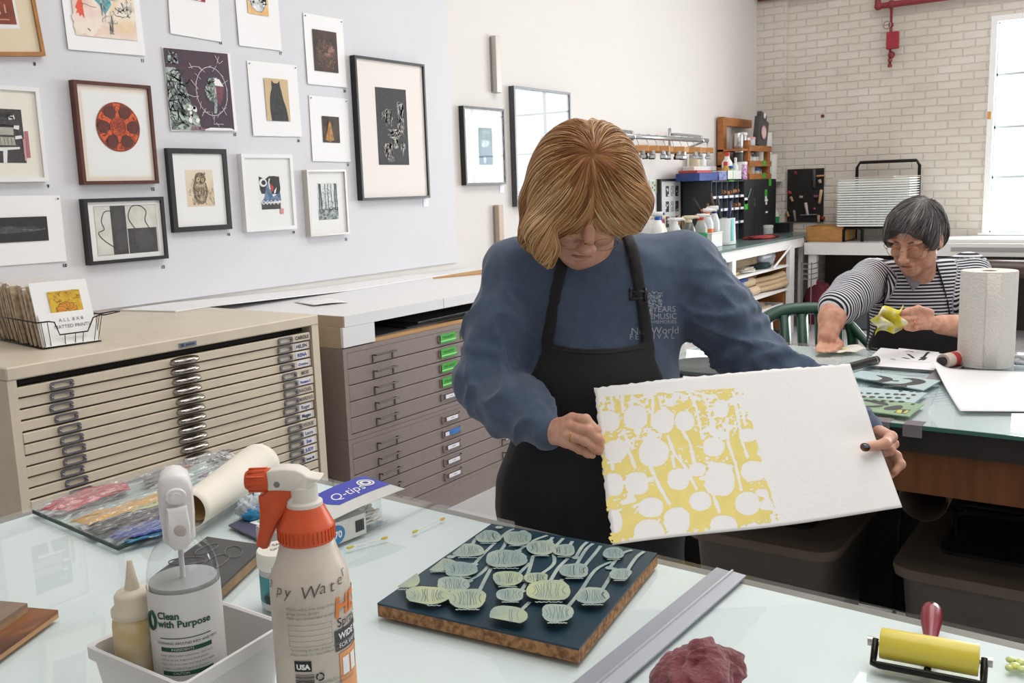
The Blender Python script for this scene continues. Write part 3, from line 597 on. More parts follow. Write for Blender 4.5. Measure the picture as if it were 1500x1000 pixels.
def a_brown(A):
    A.rect(flat('bistre', '#33221c', c2='#4d362b', vs=10), 0, 0, 1, 1); A.ell(flat('bistre_mid', '#5c4436', c2='#3c2a22', vs=30), .5, .5, .38, .3, jit=.3); rs = flat('rose_brown', '#a8776a', c2='#6b4a40', vs=40); A.ell(rs, .72, .55, .12, .1, jit=.5, seed=2); A.ell(rs, .6, .42, .16, .05, jit=.4, seed=3); A.marks(rs, .15, .1, .9, .8, 30, .18, .01, 22); A.marks(flat('ochre', '#8c7a52'), .55, .02, .8, .3, 6, .2, .012, 23, 80, .4)
hang('pinned_print', 'unframed dark brown smoky print on white paper, highest of its column', 'picture', [(444, 18), (502, 29), (507, 128), (450, 123)], art=a_brown, win=(.19, .20, .80, .79), pins=True)
def a_wood(A):
    A.rect(flat('mist', '#dfe3e1', c2='#cfd6d4', vs=12), 0, 0, 1, 1); gr = flat('undergrowth', '#66706c', c2='#b6bfbb', vs=45); A.rect(gr, 0, 0, 1, .3); A.marks(k2_, 0, .3, 1, 1, 55, .16, .01, 33); A.marks(k2_, 0, .02, 1, .34, 30, .12, .02, 34, 0, .3)
    for x, w, t in ((.08, .05, .02), (.18, .06, -.03), (.52, .03, .01), (.7, .025, -.01), (.86, .05, .02), (.95, .04, .0), (.38, .02, .01)): A.line(k2_, [(x, .26), (x+t, .98)], w)
hang('framed_print', 'thin silver framed print of bare misty woods', 'picture', [(450, 248), (508, 249), (511, 342), (455, 347)], .010, .038, mat('silver_frame', '#c8c2bb', .35, .5), M_board, a_wood, (.26, .24, .77, .80))
def a_fig(A):
    A.rect(flat('soot', '#252323', c2='#312e2e', vs=50), 0, 0, 1, 1); wm = flat('scratch', '#d6d2ce', c2='#6f6b69', vs=45); w2 = flat('scratch2', '#a9a5a2', c2='#3c3939', vs=35)
    for (x0, y0, x1, y1, n, L, w, an, s) in ((.30, .50, .5, .72, 34, .1, .02, 80, 1), (.68, .35, .88, .82, 40, .14, .018, 85, 2), (.34, .36, .7, .46, 26, .1, .03, 5, 3), (.22, .1, .44, .28, 34, .09, .025, 70, 4), (.5, .2, .64, .34, 18, .07, .025, 60, 5), (.75, .1, .88, .3, 12, .1, .016, 85, 6), (.28, .05, .5, .1, 9, .06, .02, 0, 7), (.15, .55, .3, .7, 8, .08, .012, 60, 8)): A.marks(w2, x0, y0, x1, y1, n, L, w*1.6, s, an, .5); A.marks(wm, x0, y0, x1, y1, n//2, L*.8, w*.8, s+50, an, .5)
    A.blobs(wm, .3, .32, .75, .4, 14, .025, 6)
hang('framed_print', 'tall thin black framed print of pale scratchy figures on black', 'picture', [(520, 80), (623, 95), (629.5, 290), (531, 293)], .013, .040, MC['black_frame'], mat('warm_mat', '#e9e2dc', .6), a_fig, (.27, .25, .715, .80), glass=False)
def a_teal(A):
    A.rect(flat('steel_blue', '#5f7b90', c2='#6b8799', vs=12), 0, 0, 1, 1); A.rect(flat('teal_dark', '#45696f', c2='#7b9a98', vs=25), 0, .62, 1, 1); A.ell(flat('pale_bloom', '#c8d6d6', c2='#8fa9ad', vs=30), .5, .58, .3, .1, jit=.4); A.ell(flat('pale_drop', '#b9c7cf'), .42, .14, .1, .1, jit=.4, seed=3)
hang('framed_print', 'black framed small blue-green print beyond the grey display board', 'picture', [(678, 154), (738, 160), (743, 270), (684, 271)], .014, .040, MC['black_frame'], M_board, a_teal, (.36, .26, .70, .74), plane=YW)
hang('framed_print', 'large glazed frame mirroring the window, behind the red-haired person', 'picture', [(754, 127), (833, 134), (842, 297), (757, 303)], .016, .045, mat('steel_frame', '#55565a', .35, .5), mat('pale_board', '#b4b7b6', .4), None, None, plane=YW)
# number labels
for s, x, y, w in (('8', 51, 96, 'the rust brown wood framed print'), ('11', 209, 91, 'the teal splash print'), ('14', 323, 65, 'the crimson print'), ('9', 71, 275, 'the white framed house print'), ('12', 224, 279, 'the brown framed disc print'), ('10', 95, 391, 'the low dark landscape print'), ('13', 239, 393, 'the two-outline print'), ('16', 335, 345, 'the owl print'), ('15', 344, 199, 'the aubergine print'), ('17', 411, 80, 'the orange block print'), ('18', 437, 208, 'the black cat print'), ('19', 430, 342, 'the zigzag colour print'), ('20', 505, 135, 'the smoky brown print'), ('21', 510, 243, 'the fern print'), ('22', 507, 352, 'the misty woods print')):
    q, o = tagnum(s, x, y); tag(o, 'tiny printed number under ' + w, 'number label')
for x, y, lb in ((624, 297, 'small white caption card under the tall black framed print'), (735, 277, 'small white caption card under the blue-green print')):
    q = ony(x, y, YW-.014 if x < 650 else YW-.002); tag(MB().box(q, (.05, .002, .045)).obj('caption_card', M_lab2), lb, 'card')
# grey wall conduit boxes beside the framed prints
M_conduit = mat('conduit_grey', '#c3bdb6', .45, .2); M_conduit2 = mat('conduit_tan', '#bda894', .5)
for (x, ya, yb, m, lb) in ((726, 53, 136, M_conduit, 'short grey metal channel on the wall above the blue-green print'), (731, 300, 395, M_conduit2, 'tan metal channel on the wall below the blue-green print')):
    a, b_ = ony(x, ya, YW-.02), ony(x, yb, YW-.02); zt_, zb_ = a.z, b_.z; cx = (a.x+b_.x)/2
    t = thing('wall_channel', lb, 'channel', (cx, YW, zb_))
    MB().bb((cx-.028, YW-.045, zb_), (cx+.028, YW, zt_), .003).obj('channel_cover', m, t)
    b = MB(); b.bb((cx-.034, YW-.012, zb_+.01), (cx+.034, YW-.001, zt_-.01)); b.obj('channel_back', mat('channel_dark', '#8f8a84', .5), t)
# ------------------------------------------------------------------ front work table and what lies on it
ZT = .9
def tp(x, y, z=ZT): return onz(x, y, z)
M_tboard = mat('worn_table_board', '#8d8a80', .6, var=.35, vscale=5, stretch=(3, .6, 1), detail=8)
M_mint = mat('pale_mint_backing', '#e6eff0', .5, var=.04, vscale=4, detail=8)
M_tglass = glass_mat('table_glass', (.985, .995, .995, 1), .015, 1.45)
M_wood = mat('honey_timber', '#a0673a', .55, var=.3, vscale=4, stretch=(1, 12, 1))
M_darkwood = mat('dark_timber', '#3a2f28', .6, var=.3, vscale=6)
tb = thing('work_table', 'front work table with pale backing under a sheet of glass', 'table', (.9, .6, 0))
TP = [(.40, -.65), (1.285, -.65), (1.412, 1.845), (.40, 1.845)]
MB().prism(TP, .855, .8925).obj('tabletop', M_tboard, tb)
def inset(P, d):
    c = Vector((sum(p[0] for p in P)/len(P), sum(p[1] for p in P)/len(P))); out = []
    for i in range(len(P)):
        a, b, e = Vector(P[i-1]), Vector(P[i]), Vector(P[(i+1) % len(P)])
        n1 = Vector((-(b-a).y, (b-a).x)).normalized(); n2 = Vector((-(e-b).y, (e-b).x)).normalized()
        out.append(b+(n1+n2)*(d/(1+n1.dot(n2))))
    return [(p.x, p.y) for p in out]
MB().prism(inset(TP, .022), .8926, .8934).obj('backing_sheet', M_mint, tb)
MB().prism(inset(TP, .002), .8938, .8999).obj('glass_top', M_tglass, tb)
b = MB(); b.bb((.48, -.55, .74), (1.2, 1.76, .855)); b.obj('apron', M_wood, tb)
for x, y in ((.5, -.5), (1.15, -.5), (.5, 1.7), (1.25, 1.7)): MB().bb((x-.04, y-.04, 0), (x+.04, y+.04, .8)).obj('leg', M_wood, tb)

# --- carved block
M_chip = mat('particle_board', '#b98a5e', .8, col2='#7d5636', vscale=110, lo=.36, hi=.6, bump=.5, bscale=220, detail=6)
M_teal = mat('dark_teal_ink', '#12303f', .42, col2='#163a49', vscale=6)
M_podl = mat('carved_pod_line', '#74898a', .5); M_pod = mat('carved_pod', '#a9b6a6', .5, col2='#8aa0a0', vscale=16, detail=5); M_pody = mat('carved_pod_yellow', '#bcc39a', .5, col2='#93a69c', vscale=16); M_stem = mat('carved_stem', '#b5c2ba', .5, col2='#8fa3a3', vscale=20)
BL, BB, BR, BF = [Vector(p) for p in ((.942, .899), (1.289, .945), (1.309, .635), (.971, .582))]
blk = thing('printing_block', 'dark teal carved poppy-pod printing block on particle board', 'block', ((BL.x+BR.x)/2, (BL.y+BR.y)/2, ZT))
P = [tuple(p) for p in (BF, BR, BB, BL)]
MB().prism(P, ZT+.0002, ZT+.0175).obj('particle_board_base', M_chip, blk)
MB().prism(P, ZT+.0176, ZT+.0205).obj('carved_face', M_teal, blk)
zb = ZT+.0207
def cz(x, y): return onz(520+x*.32, 740+y*.32, zb)
class Flat:
    """shapes carved in a horizontal face; k lifts each layer a hair"""
    def __init__(s): s.mb = MB(); s.mats = []; s.k = 0
    def m(s, m):
        if m not in s.mats: s.mats.append(m)
        s.mb.mi = s.mats.index(m); s.k += 1; return s.k*.00004
    def poly(s, m, P): k = s.m(m); c = sum(P, Vector())/len(P); n = len(P); s.mb.add([c+Vector((0, 0, k))]+[p+Vector((0, 0, k)) for p in P], [(0, i+1, (i+1) % n+1) for i in range(n)])
    def line(s, m, P, w):
        k = s.m(m); n = len(P); vs = []; ws = w if hasattr(w, '__len__') else [w]*n
        for i in range(n):
            d = (P[min(i+1, n-1)]-P[max(i-1, 0)]); d.z = 0; d.normalize(); q = Vector((-d.y, d.x, 0))*ws[i]/2; vs += [P[i]+q+Vector((0, 0, k)), P[i]-q+Vector((0, 0, k))]
        s.mb.add(vs, [(2*i, 2*i+1, 2*i+3, 2*i+2) for i in range(n-1)])
def inside(p):
    q = Vector((p.x, p.y)); return all((b-a).x*(q-a).y-(b-a).y*(q-a).x > .002 for a, b in ((BF, BR), (BR, BB), (BB, BL), (BL, BF)))
F = Flat(); rnd = random.Random(5)
stems = [[(535, 180), (590, 100), (640, 90)], [(500, 185), (560, 110), (610, 85)], [(545, 270), (600, 210), (700, 120), (740, 108)], [(520, 345), (590, 300), (680, 190), (690, 160)], [(565, 400), (600, 330), (625, 285)], [(745, 210), (820, 160), (890, 135)], [(890, 165), (915, 135)], [(920, 185), (960, 145)], [(980, 190), (1005, 150)], [(1010, 240), (1040, 190), (1075, 160)], [(1010, 280), (1060, 200), (1105, 168)], [(1045, 285), (1100, 220), (1135, 172)], [(745, 320), (800, 265)], [(780, 345), (800, 290), (815, 235)], [(840, 325), (910, 270), (905, 215)], [(885, 365), (930, 290), (975, 245)], [(760, 395), (790, 350)], [(930, 370), (950, 340)], [(745, 500), (800, 445)], [(960, 485), (1030, 400), (1100, 300), (1175, 260)], [(1165, 290), (1230, 220), (1320, 200)], [(1125, 400), (1170, 330), (1190, 290)], [(1245, 305), (1290, 240), (1340, 205)], [(1195, 205), (1215, 183)], [(770, 125), (785, 108)], [(440, 240), (470, 235)], [(270, 330), (310, 300)], [(660, 105), (690, 95)]]
for st in stems:
    P = [p for p in catmull([cz(x, y) for x, y in st], 5)]; P = [p for p in P if inside(p)]
    if len(P) > 1:
        F.line(M_stem, P, .0060); a = P[0]; F.poly(M_stem, [a+Vector((.007*cos(t*PI/3), .0075*sin(t*PI/3), 0)) for t in range(6)])
pods = [(610, 147, 58, 28, 0), (517, 212, 72, 30, 0), (390, 278, 72, 30, 1), (744, 158, 64, 32, 0), (850, 203, 64, 34, 0), (958, 217, 50, 27, 0), (1184, 231, 47, 26, 0), (692, 258, 94, 40, 0), (484, 308, 75, 34, 0), (700, 352, 68, 34, 1), (830, 352, 54, 26, 1), (1005, 318, 66, 33, 0), (1219, 337, 53, 26, 0), (235, 360, 60, 42, 1), (450, 384, 74, 34, 0), (332, 438, 100, 42, 1), (516, 454, 86, 46, 1), (712, 438, 62, 31, 0), (888, 420, 100, 48, 1), (1088, 446, 76, 38, 0), (700, 540, 86, 44, 1), (927, 528, 72, 42, 0)]
for i, (x, y, rx, ry, yl) in enumerate(pods):
    pts = []
    for k in range(28):
        a = 2*PI*k/28; j = 1+.05*math.sin(3*a+i)+.03*rnd.uniform(-1, 1); sq = 1.0/(abs(cos(a))**2.6+abs(sin(a))**2.6)**(1/2.6)
        pts.append(cz(x+rx*cos(a)*j*sq, y+ry*sin(a)*j*sq))
    ok = [p for p in pts if inside(p)]
    if len(ok) < 6: continue
    F.poly(M_pody if yl else M_pod, ok)
    for k in range(-6, 7):
        t = k/7.2; ln = [cz(x+rx*t*(.75+.25*abs(v))*.9+rnd.uniform(-4, 4), y+ry*v*.78*math.sqrt(1-t*t)) for v in (-.9, -.3, .3, .9)]
        if all(inside(p) for p in ln) and rnd.random() < .8: F.line(M_teal if rnd.random() < .1 else M_podl, ln, rnd.uniform(.0006, .0014))
    crown = [cz(x+rx*t*.62, y+ry*(1.08+.12*abs(math.sin(t*9)))) for t in [j/7 for j in range(-7, 8)]]
    crown = [p for p in crown if inside(p)]
    if len(crown) > 3: F.line(M_stem, crown, .0026)
F.mb.obj('carved_pods', F.mats, blk).location.z = 0
for o in blk.children:
    if o.name.startswith('carved_pods'):
        pass

# --- metal straight edge
M_alu = mat('aluminium', '#a9acb8', .42, .55, var=.05, vscale=5, stretch=(1, 20, 1))
st = thing('straight_edge', 'long grey metal straight edge lying across the glass', 'ruler', (.95, .53, ZT))
a, b_ = Vector((.46, .578)), Vector((1.343, .549)); d = (b_-a).normalized(); n = Vector((d.y, -d.x)); w = .052
def strip(o0, o1, z0, z1, nm, m):
    MB().prism([tuple(a+n*o0), tuple(b_+n*o0+d*o0*(-.15)), tuple(b_+n*o1+d*o1*(-.15)), tuple(a+n*o1)], z0, z1).obj(nm, m, st)
strip(0, w, ZT+.0003, ZT+.002, 'blade', M_alu); strip(w*.52, w*.58, ZT+.002, ZT+.006, 'raised_rib', mat('aluminium_bright', '#d4d6de', .3, .6)); strip(w*.58, w, ZT+.002, ZT+.0032, 'ledge', mat('aluminium_pale', '#b9bcc6', .45, .5))

# --- roller
M_yel = mat('yellow_inked_rubber', '#e6d34e', .3, var=.06, vscale=20, bump=.04); M_redh = mat('dark_red_plastic', '#8a1f33', .3, var=.15, vscale=9); M_blk = mat('black_steel', '#1d1b1a', .35, .6); M_steel2 = mat('bright_steel', '#b5b2ac', .3, 1)
A, B = onz(1290, 941, .925), onz(1434, 967, .925); ax = (B-A).normalized(); back = Vector((-ax.y, ax.x, 0)); back = back if back.x > 0 else -back
rl = thing('ink_roller', 'yellow inked rubber roller with dark red handle on the glass', 'roller', ((A.x+B.x)/2, (A.y+B.y)/2, ZT))
MB().lathe([(.006, -.001), (.0185, 0), (.019, .002), (.019, (B-A).length-.002), (.0185, (B-A).length), (.006, (B-A).length+.001)], Matrix.Translation(A) @ ax.to_track_quat('Z', 'Y').to_matrix().to_4x4(), 36).obj('rubber_roller', M_yel, rl, angle=40)
b = MB(); e0, e1 = A-ax*.006, B+ax*.006; fd = -back
b.tube([e0-ax*.006, e1+ax*.006], .004, 8)
for e, s in ((e0, -1), (e1, 1)): b.cyl(e+ax*s*.002, e+ax*s*.009, .006, n=10)
b.obj('axle', M_steel2, rl, angle=40)
b = MB(); lw = Vector((0, 0, -.018))
P = [e0+Vector((0, 0, .004)), e0+fd*.012+lw*.6, e0+fd*.022+lw]+[e0.lerp(e1, t)+fd*.024+lw for t in (.06, .5, .94)]+[e1+fd*.022+lw, e1+fd*.012+lw*.6, e1+Vector((0, 0, .004))]
b.tube(P, .0042, 8, flat=1.3); mid = e0.lerp(e1, .5); b.tube([mid+fd*.024+lw, mid+lw*1.05, mid+back*.03+lw*.7], .0042, 8)
b.obj('steel_frame', M_blk, rl, smooth=True)
h0 = mid+back*.028+Vector((0, 0, -.012)); h1 = h0+back*.100+Vector((.0, .006, .012)); hd = h1-h0
HM = Matrix.Translation(h0) @ hd.to_track_quat('Z', 'Y').to_matrix().to_4x4(); L = hd.length
MB().lathe([(.004, 0), (.0085, .002), (.0095, L*.15), (.0088, L*.32), (.0125, L*.62), (.0138, L*.85), (.0125, L*.96), (.006, L)], HM, 20).obj('handle', M_redh, rl, smooth=True)
b = MB().cyl(h0+hd*.93+Vector((0, 0, .0131)), h0+hd*.93+Vector((0, 0, .0125)), .002, n=8); b.obj('hang_hole', M_dark, rl)
# paint scrap
b = MB()
for i, (x, y, s) in enumerate(((1480, 966, .007), (1487, 975, .009), (1496, 970, .009), (1478, 978, .006), (1497, 980, .008))): b.ball(tp(x, y, ZT+.002), (s, s*.8, .0035), 8, 5)
tag(b.obj('paint_scrap', mat('yellow_green_paint', '#d8d75a', .4, col2='#b9cf9a', vscale=60), smooth=True), 'dab of yellow-green paint on the glass past the roller', 'paint')

# --- crumpled red cloth
from mathutils import noise as MN
def crumple(mb, c, r, n=40, m=24, amp=.3, f=2.2, seed=0, sharp=1):
    def fn(u, v):
        th = 2*PI*u; ph = PI*(.02+.96*v); d = Vector((cos(th)*sin(ph), sin(th)*sin(ph), -cos(ph))); q = d*f+Vector((seed, seed*2, 0))
        k = 1+amp*(MN.noise(q)+.6*(abs(MN.noise(q*2.1))*-2+.6)*sharp+.3*(abs(MN.noise(q*4.7))*-2+.5)*sharp)
        p = Vector((d.x*r[0], d.y*r[1], d.z*r[2]))*k; p.z = max(p.z, -r[2]*.62); return Vector(c)+p
    mb.grid(fn, n, m); return mb
c = tp(1024, 992, .925)
def clothf(u, v):
    th = 2*PI*u; ph = PI*(.02+.979*v); d = Vector((cos(th)*sin(ph), sin(th)*sin(ph), -cos(ph))); w = MN.noise(d*1.3+Vector((4, 1, 2)))
    f1 = MN.noise(Vector((d.x*1.4+w, d.y*3.6+w*1.5, d.z*1.6))); f2 = MN.noise(Vector((d.x*5+w*2, d.y*2.4, d.z*5+3)))
    k = 1+.30*w+.17*(.45-abs(f1)*1.6)+.05*(.4-abs(f2)*1.6); p = Vector((d.x*.064, d.y*.050, d.z*.034))*k; p.z = max(p.z, -.0235); return Vector((c.x, c.y, ZT+.024))+p
b = MB(); b.grid(clothf, 90, 60)
tag(b.obj('cleaning_cloth', mat('maroon_cloth', '#7c3a42', .9, var=.25, vscale=14, bump=.35, bscale=160, sheen=.3), smooth=True), 'crumpled maroon cleaning cloth beside the straight edge', 'cloth')

# --- cotton swabs and their box
M_cot = mat('cotton', '#efede6', .9); M_yt = mat('yellow_tip', '#d9c55a', .8)
def swab(p0, p1, m, label=None):
    t = thing('cotton_swab', label, 'cotton swab', p0, 'cotton swabs on the glass') if label else None
    p0, p1 = Vector(p0), Vector(p1); d = (p1-p0).normalized()
    MB().tube([p0, p1], .0011, 6).obj('stick', M_cot, t)
    for p, s in ((p0, 1), (p1, -1)): MB().tube([p-d*.003*s, p, p+d*.006*s, p+d*.011*s], [.0012, .0026, .0026, .0012], 8).obj('tip', m, t, smooth=True)
swab(tp(510, 802, .9028), tp(566, 787, .9028), M_yt, 'yellow-tipped cotton swab nearer the swab box')
swab(tp(606, 779, .9028), tp(650, 759, .9028), M_yt, 'yellow-tipped cotton swab between swab box and printing block')
M_boxw = mat('box_card', '#dcdcd8', .5, var=.04, vscale=20); M_boxb = mat('box_blue', '#3b45b8', .45); M_lbl = mat('box_sky_blue', '#3c7fb8', .45); M_whit = mat('print_plain_white', '#f4f4f4', .5)
p0, p1 = tp(484, 802), tp(537, 781); ex = (p1-p0).normalized(); ey = Vector((-ex.y, ex.x, 0)); Lb = (p1-p0).length; Wb, Hb = .105, .040
sb = thing('swab_box', 'opened blue and white box of cotton swabs lying on the glass', 'box', p0)
Mx = Matrix(((ex.x, ey.x, 0, p0.x), (ex.y, ey.y, 0, p0.y), (0, 0, 1, ZT+.0004), (0, 0, 0, 1)))
def BX(mb, nm, m, parent, **k): me = mb.mesh(nm, m, **k); me.transform(Mx); return link(nm, me, parent)
b = MB(); t = .0012; x0 = -.075
b.bb((x0, 0, 0), (Lb, t, Hb)); b.bb((x0, Wb-t, 0), (Lb, Wb, Hb)); b.bb((x0, 0, 0), (Lb, Wb, t)); b.bb((x0, 0, 0), (x0+t, Wb, Hb)); b.bb((.02, 0, Hb-t), (Lb, Wb, Hb)); BX(b, 'carton', M_boxw, sb)
b = MB(); b.bb((Lb, .003, .001), (Lb+.056, Wb-.01, .0022)); b.bb((Lb, .003, .001), (Lb+.056, .004, .008)); BX(b, 'inner_tray', glass_mat('clear_plastic', (.95, .96, .97, 1), .08, 1.4), sb)
b = MB(); rr = random.Random(2)
for k in range(60):
    y = rr.uniform(.008, Wb-.014); z = .005+rr.random()*.028; x = Lb+rr.uniform(.036, .05); b.tube([(Lb-.06, y, z), (x-.012, y, z)], .0012, 5); b.tube([(x-.014, y, z), (x-.010, y, z), (x-.003, y, z), (x, y, z)], [.0012, .003, .003, .0012], 7)
o = BX(b, 'swab_bundle', M_cot, sb, smooth=True); o['kind'] = 'stuff'
lid = lambda u, v, dz=.0006: Vector((-.035+.215*u+.02*v*(1-u), -.002+.112*v, Hb+.004+.012*math.sin(PI*u*.7)*(.5+.5*v)+.008*u+dz))
b = MB(); b.grid(lambda u, v: lid(u, v, 0), 10, 6, .0008); BX(b, 'lid_flap', M_boxw, sb)
b = MB(); b.grid(lambda u, v: lid(.40+.60*u-.07*(1-u)*math.sin(PI*v), .34+.66*v), 10, 6); BX(b, 'blue_panel', M_boxb, sb)
me = text_mesh('Q-tips', .34, M_whit, None, None, align='CENTER', shear=.3)
for v in me.vertices: v.co = lid(.60+v.co.x*.44, .50+v.co.y*1.05, .0012)
me.transform(Mx); link('lettering', me, sb)
b = MB()
for r0, r1 in ((.13, .165), (.055, .11)):
    n = 24; vs = [lid(.87+r*.5*cos(2*PI*k/n), .70+r*sin(2*PI*k/n), .0014) for r in (r0, r1) for k in range(n)]; b.add(vs, [(k, (k+1) % n, n+(k+1) % n, n+k) for k in range(n)])
BX(b, 'seal_mark', M_whit, sb)
b = MB(); n = 20; b.add([(.014+.020*cos(2*PI*k/n), -.0006, .018+.017*sin(2*PI*k/n)) for k in range(n)], [tuple(range(n))]); BX(b, 'count_badge', M_lbl, sb)
me = text_mesh('170', .017, M_whit, None, Matrix.Translation((.014, -.0012, .012)) @ R90, align='CENTER', bold=.0006); me.transform(Mx); link('count_number', me, sb)
b = MB()
for k in range(12): b.bb((.058+k*.0017, -.0008, .009), (.058+k*.0017+(.0011 if k % 3 else .0006), -.0004, .030))
BX(b, 'barcode_stripes', M_ink, sb)

# --- jar
q = tp(416, 884); jr = thing('lidded_jar', 'small lidded jar with teal and black label behind the orange sprayer', 'jar', q)
T = Matrix.Translation((q.x, q.y, ZT+.0004))
MB().lathe([(.030, 0), (.032, .004), (.032, .062), (.030, .066)], T, 28).obj('jar_body', mat('grey_plastic', '#c3c6c4', .4), jr, angle=40)
b = MB().lathe([(.0325, .012), (.0325, .052)], T, 28, caps=False); b.obj('jar_label', mat('jar_label', '#2a3238', .5, col2='#3f8f95', vscale=55, lo=.56, hi=.62), jr, smooth=True)
MB().lathe([(.0335, .062), (.0345, .064), (.0345, .084), (.033, .087), (.001, .0875)], T, 28).obj('jar_lid', mat('jar_lid_white', '#e9e6dc', .5, col2='#dccf9a', vscale=28, lo=.3, hi=.42), jr, angle=40)
Mt = Matrix.Translation((q.x, q.y, ZT+.0886)) @ Matrix.Rotation(rad(-38), 4, 'Z')
lettering('TSPS', .012, M_ink, jr, Mt @ Matrix.Translation((-.018, .010, 0))); lettering('Graphite', .011, M_ink, jr, Mt @ Matrix.Translation((-.012, -.010, 0)) @ Matrix.Rotation(.6, 4, 'Z'))

# --- dark carved lino block
M_lino = mat('grey_lino', '#4b4b4b', .45, var=.2, vscale=12); M_mdf = mat('mdf_edge', '#a88a66', .7, var=.2, vscale=30)
lb = thing('lino_block', 'small dark grey carved block on a wood base behind the clear sprayer', 'block', (.93, 1.24, ZT))
P = [(.865, 1.148), (1.018, 1.222), (.995, 1.345), (.845, 1.28)]
MB().prism(P, ZT+.0003, ZT+.015).obj('wood_base', M_mdf, lb); MB().prism(P, ZT+.0151, ZT+.0195).obj('lino_face', M_lino, lb)
b = MB(); c0 = Vector((.925, 1.235, ZT+.0199))
for (dx, dy, r, rz) in ((0, .0, .034, .4), (.045, .01, .028, 1.0), (-.02, .045, .03, 2.2), (.03, .06, .025, .2)): b.tube([c0+Vector((dx+r*cos(t)*cos(rz)-.5*r*sin(t)*sin(rz), dy+r*cos(t)*sin(rz)+.5*r*sin(t)*cos(rz), 0)) for t in [2*PI*k/20 for k in range(20)]], .0012, 5, True)
b.obj('carved_lines', mat('carved_grey', '#6d6d6b', .6), lb)

# --- dark card with a white and green label, clear strip
cd_ = thing('dark_card', 'dark violet card with white and green label beside the swab box', 'card', tp(400, 770))
P = [tp(335, 771), tp(398, 801), tp(500, 745), tp(425, 731)]
MB().prism([(p.x, p.y) for p in P], ZT+.0003, ZT+.0035).obj('card_sheet', mat('violet_card', '#54506a', .5, var=.1, vscale=14), cd_)
P = [tp(366, 765, .904), tp(400, 776, .904), tp(445, 752, .904), tp(412, 744, .904)]
MB().prism([(p.x, p.y) for p in P], ZT+.0036, ZT+.0042).obj('paper_label', M_whit, cd_)
P = [tp(376, 764, .9045), tp(394, 769, .9045), tp(408, 760, .9045), tp(390, 757, .9045)]
MB().prism([(p.x, p.y) for p in P], ZT+.0043, ZT+.0047).obj('green_mark', mat('leaf_green', '#7fbf7a', .5), cd_)

# --- wooden boards at the frame edge
M_bw = mat('striped_brown_wood', '#8e5a38', .55, col2='#5a3522', vscale=3.5, stretch=(2.2, 9, 1), lo=.4, hi=.6); M_gw = mat('grey_wood', '#8f7a68', .6, var=.2, vscale=4, stretch=(2, 9, 1))
tip = tp(85, 893, .912); e1_, e2_ = Vector((-.894, -.447, 0)), Vector((-.10, .995, 0)); e2_ = (tp(0, 868)-tp(85, 886)); e2_ = Vector((-.35, .94, 0)).normalized(); e1_ = Vector((-.90, -.44, 0)).normalized()
wb = thing('wood_board', 'lower dark striped wooden board at the edge of the glass, under a greyer one', 'board', tip)
P = [tip, tip+e2_*.24, tip+e2_*.24+e1_*.22, tip+e1_*.22]
MB().prism([(p.x, p.y) for p in P], ZT+.0003, ZT+.007).obj('board_core', mat('ply_edge', '#b98d62', .6), wb); MB().prism([(p.x, p.y) for p in P], ZT+.0071, ZT+.012).obj('board_face', M_bw, wb)
tip2 = tp(40, 883, .926); wb = thing('wood_board', 'upper greyish wooden board resting on the dark striped board', 'board', tip2)
P = [tip2, tip2+e2_*.17, tip2+e2_*.17+e1_*.18, tip2+e1_*.18]
MB().prism([(p.x, p.y) for p in P], ZT+.0122, ZT+.020).obj('board_core', MC['mdf_edge'], wb); MB().prism([(p.x, p.y) for p in P], ZT+.0201, ZT+.026).obj('board_face', M_gw, wb)

# --- glass palette with inks under film
pal = thing('ink_palette', 'glass slab smeared with coloured inks under crinkled clear film', 'palette', (1.15, 1.65, ZT))
PC = [tp(47, 746, .909), tp(173, 800, .909), Vector((1.37, 1.535, .909)), Vector((1.395, 1.80, .909))]
MB().prism([(p.x, p.y) for p in PC], ZT+.0006, ZT+.0085).obj('glass_slab', glass_mat('slab_glass', (.95, .98, .965, 1), .02, 1.5), pal)
b = MB(); b.prism([(p.x, p.y) for p in (PC[0], PC[1], PC[1]+Vector((.003, .003, 0)), PC[0]+Vector((.003, .001, 0)))], ZT+.0008, ZT+.0084); b.prism([(p.x, p.y) for p in (PC[1], PC[2], PC[2]+Vector((0, .003, 0)), PC[1]+Vector((.002, .003, 0)))], ZT+.0008, ZT+.0084); b.obj('slab_edge', mat('slab_edge', '#3f5650', .2), pal)
def pl(u, v, z=.9092): return (PC[0]*(1-u)*(1-v)+PC[1]*(1-u)*v+PC[2]*u*v+PC[3]*u*(1-v))+Vector((0, 0, z-.909))
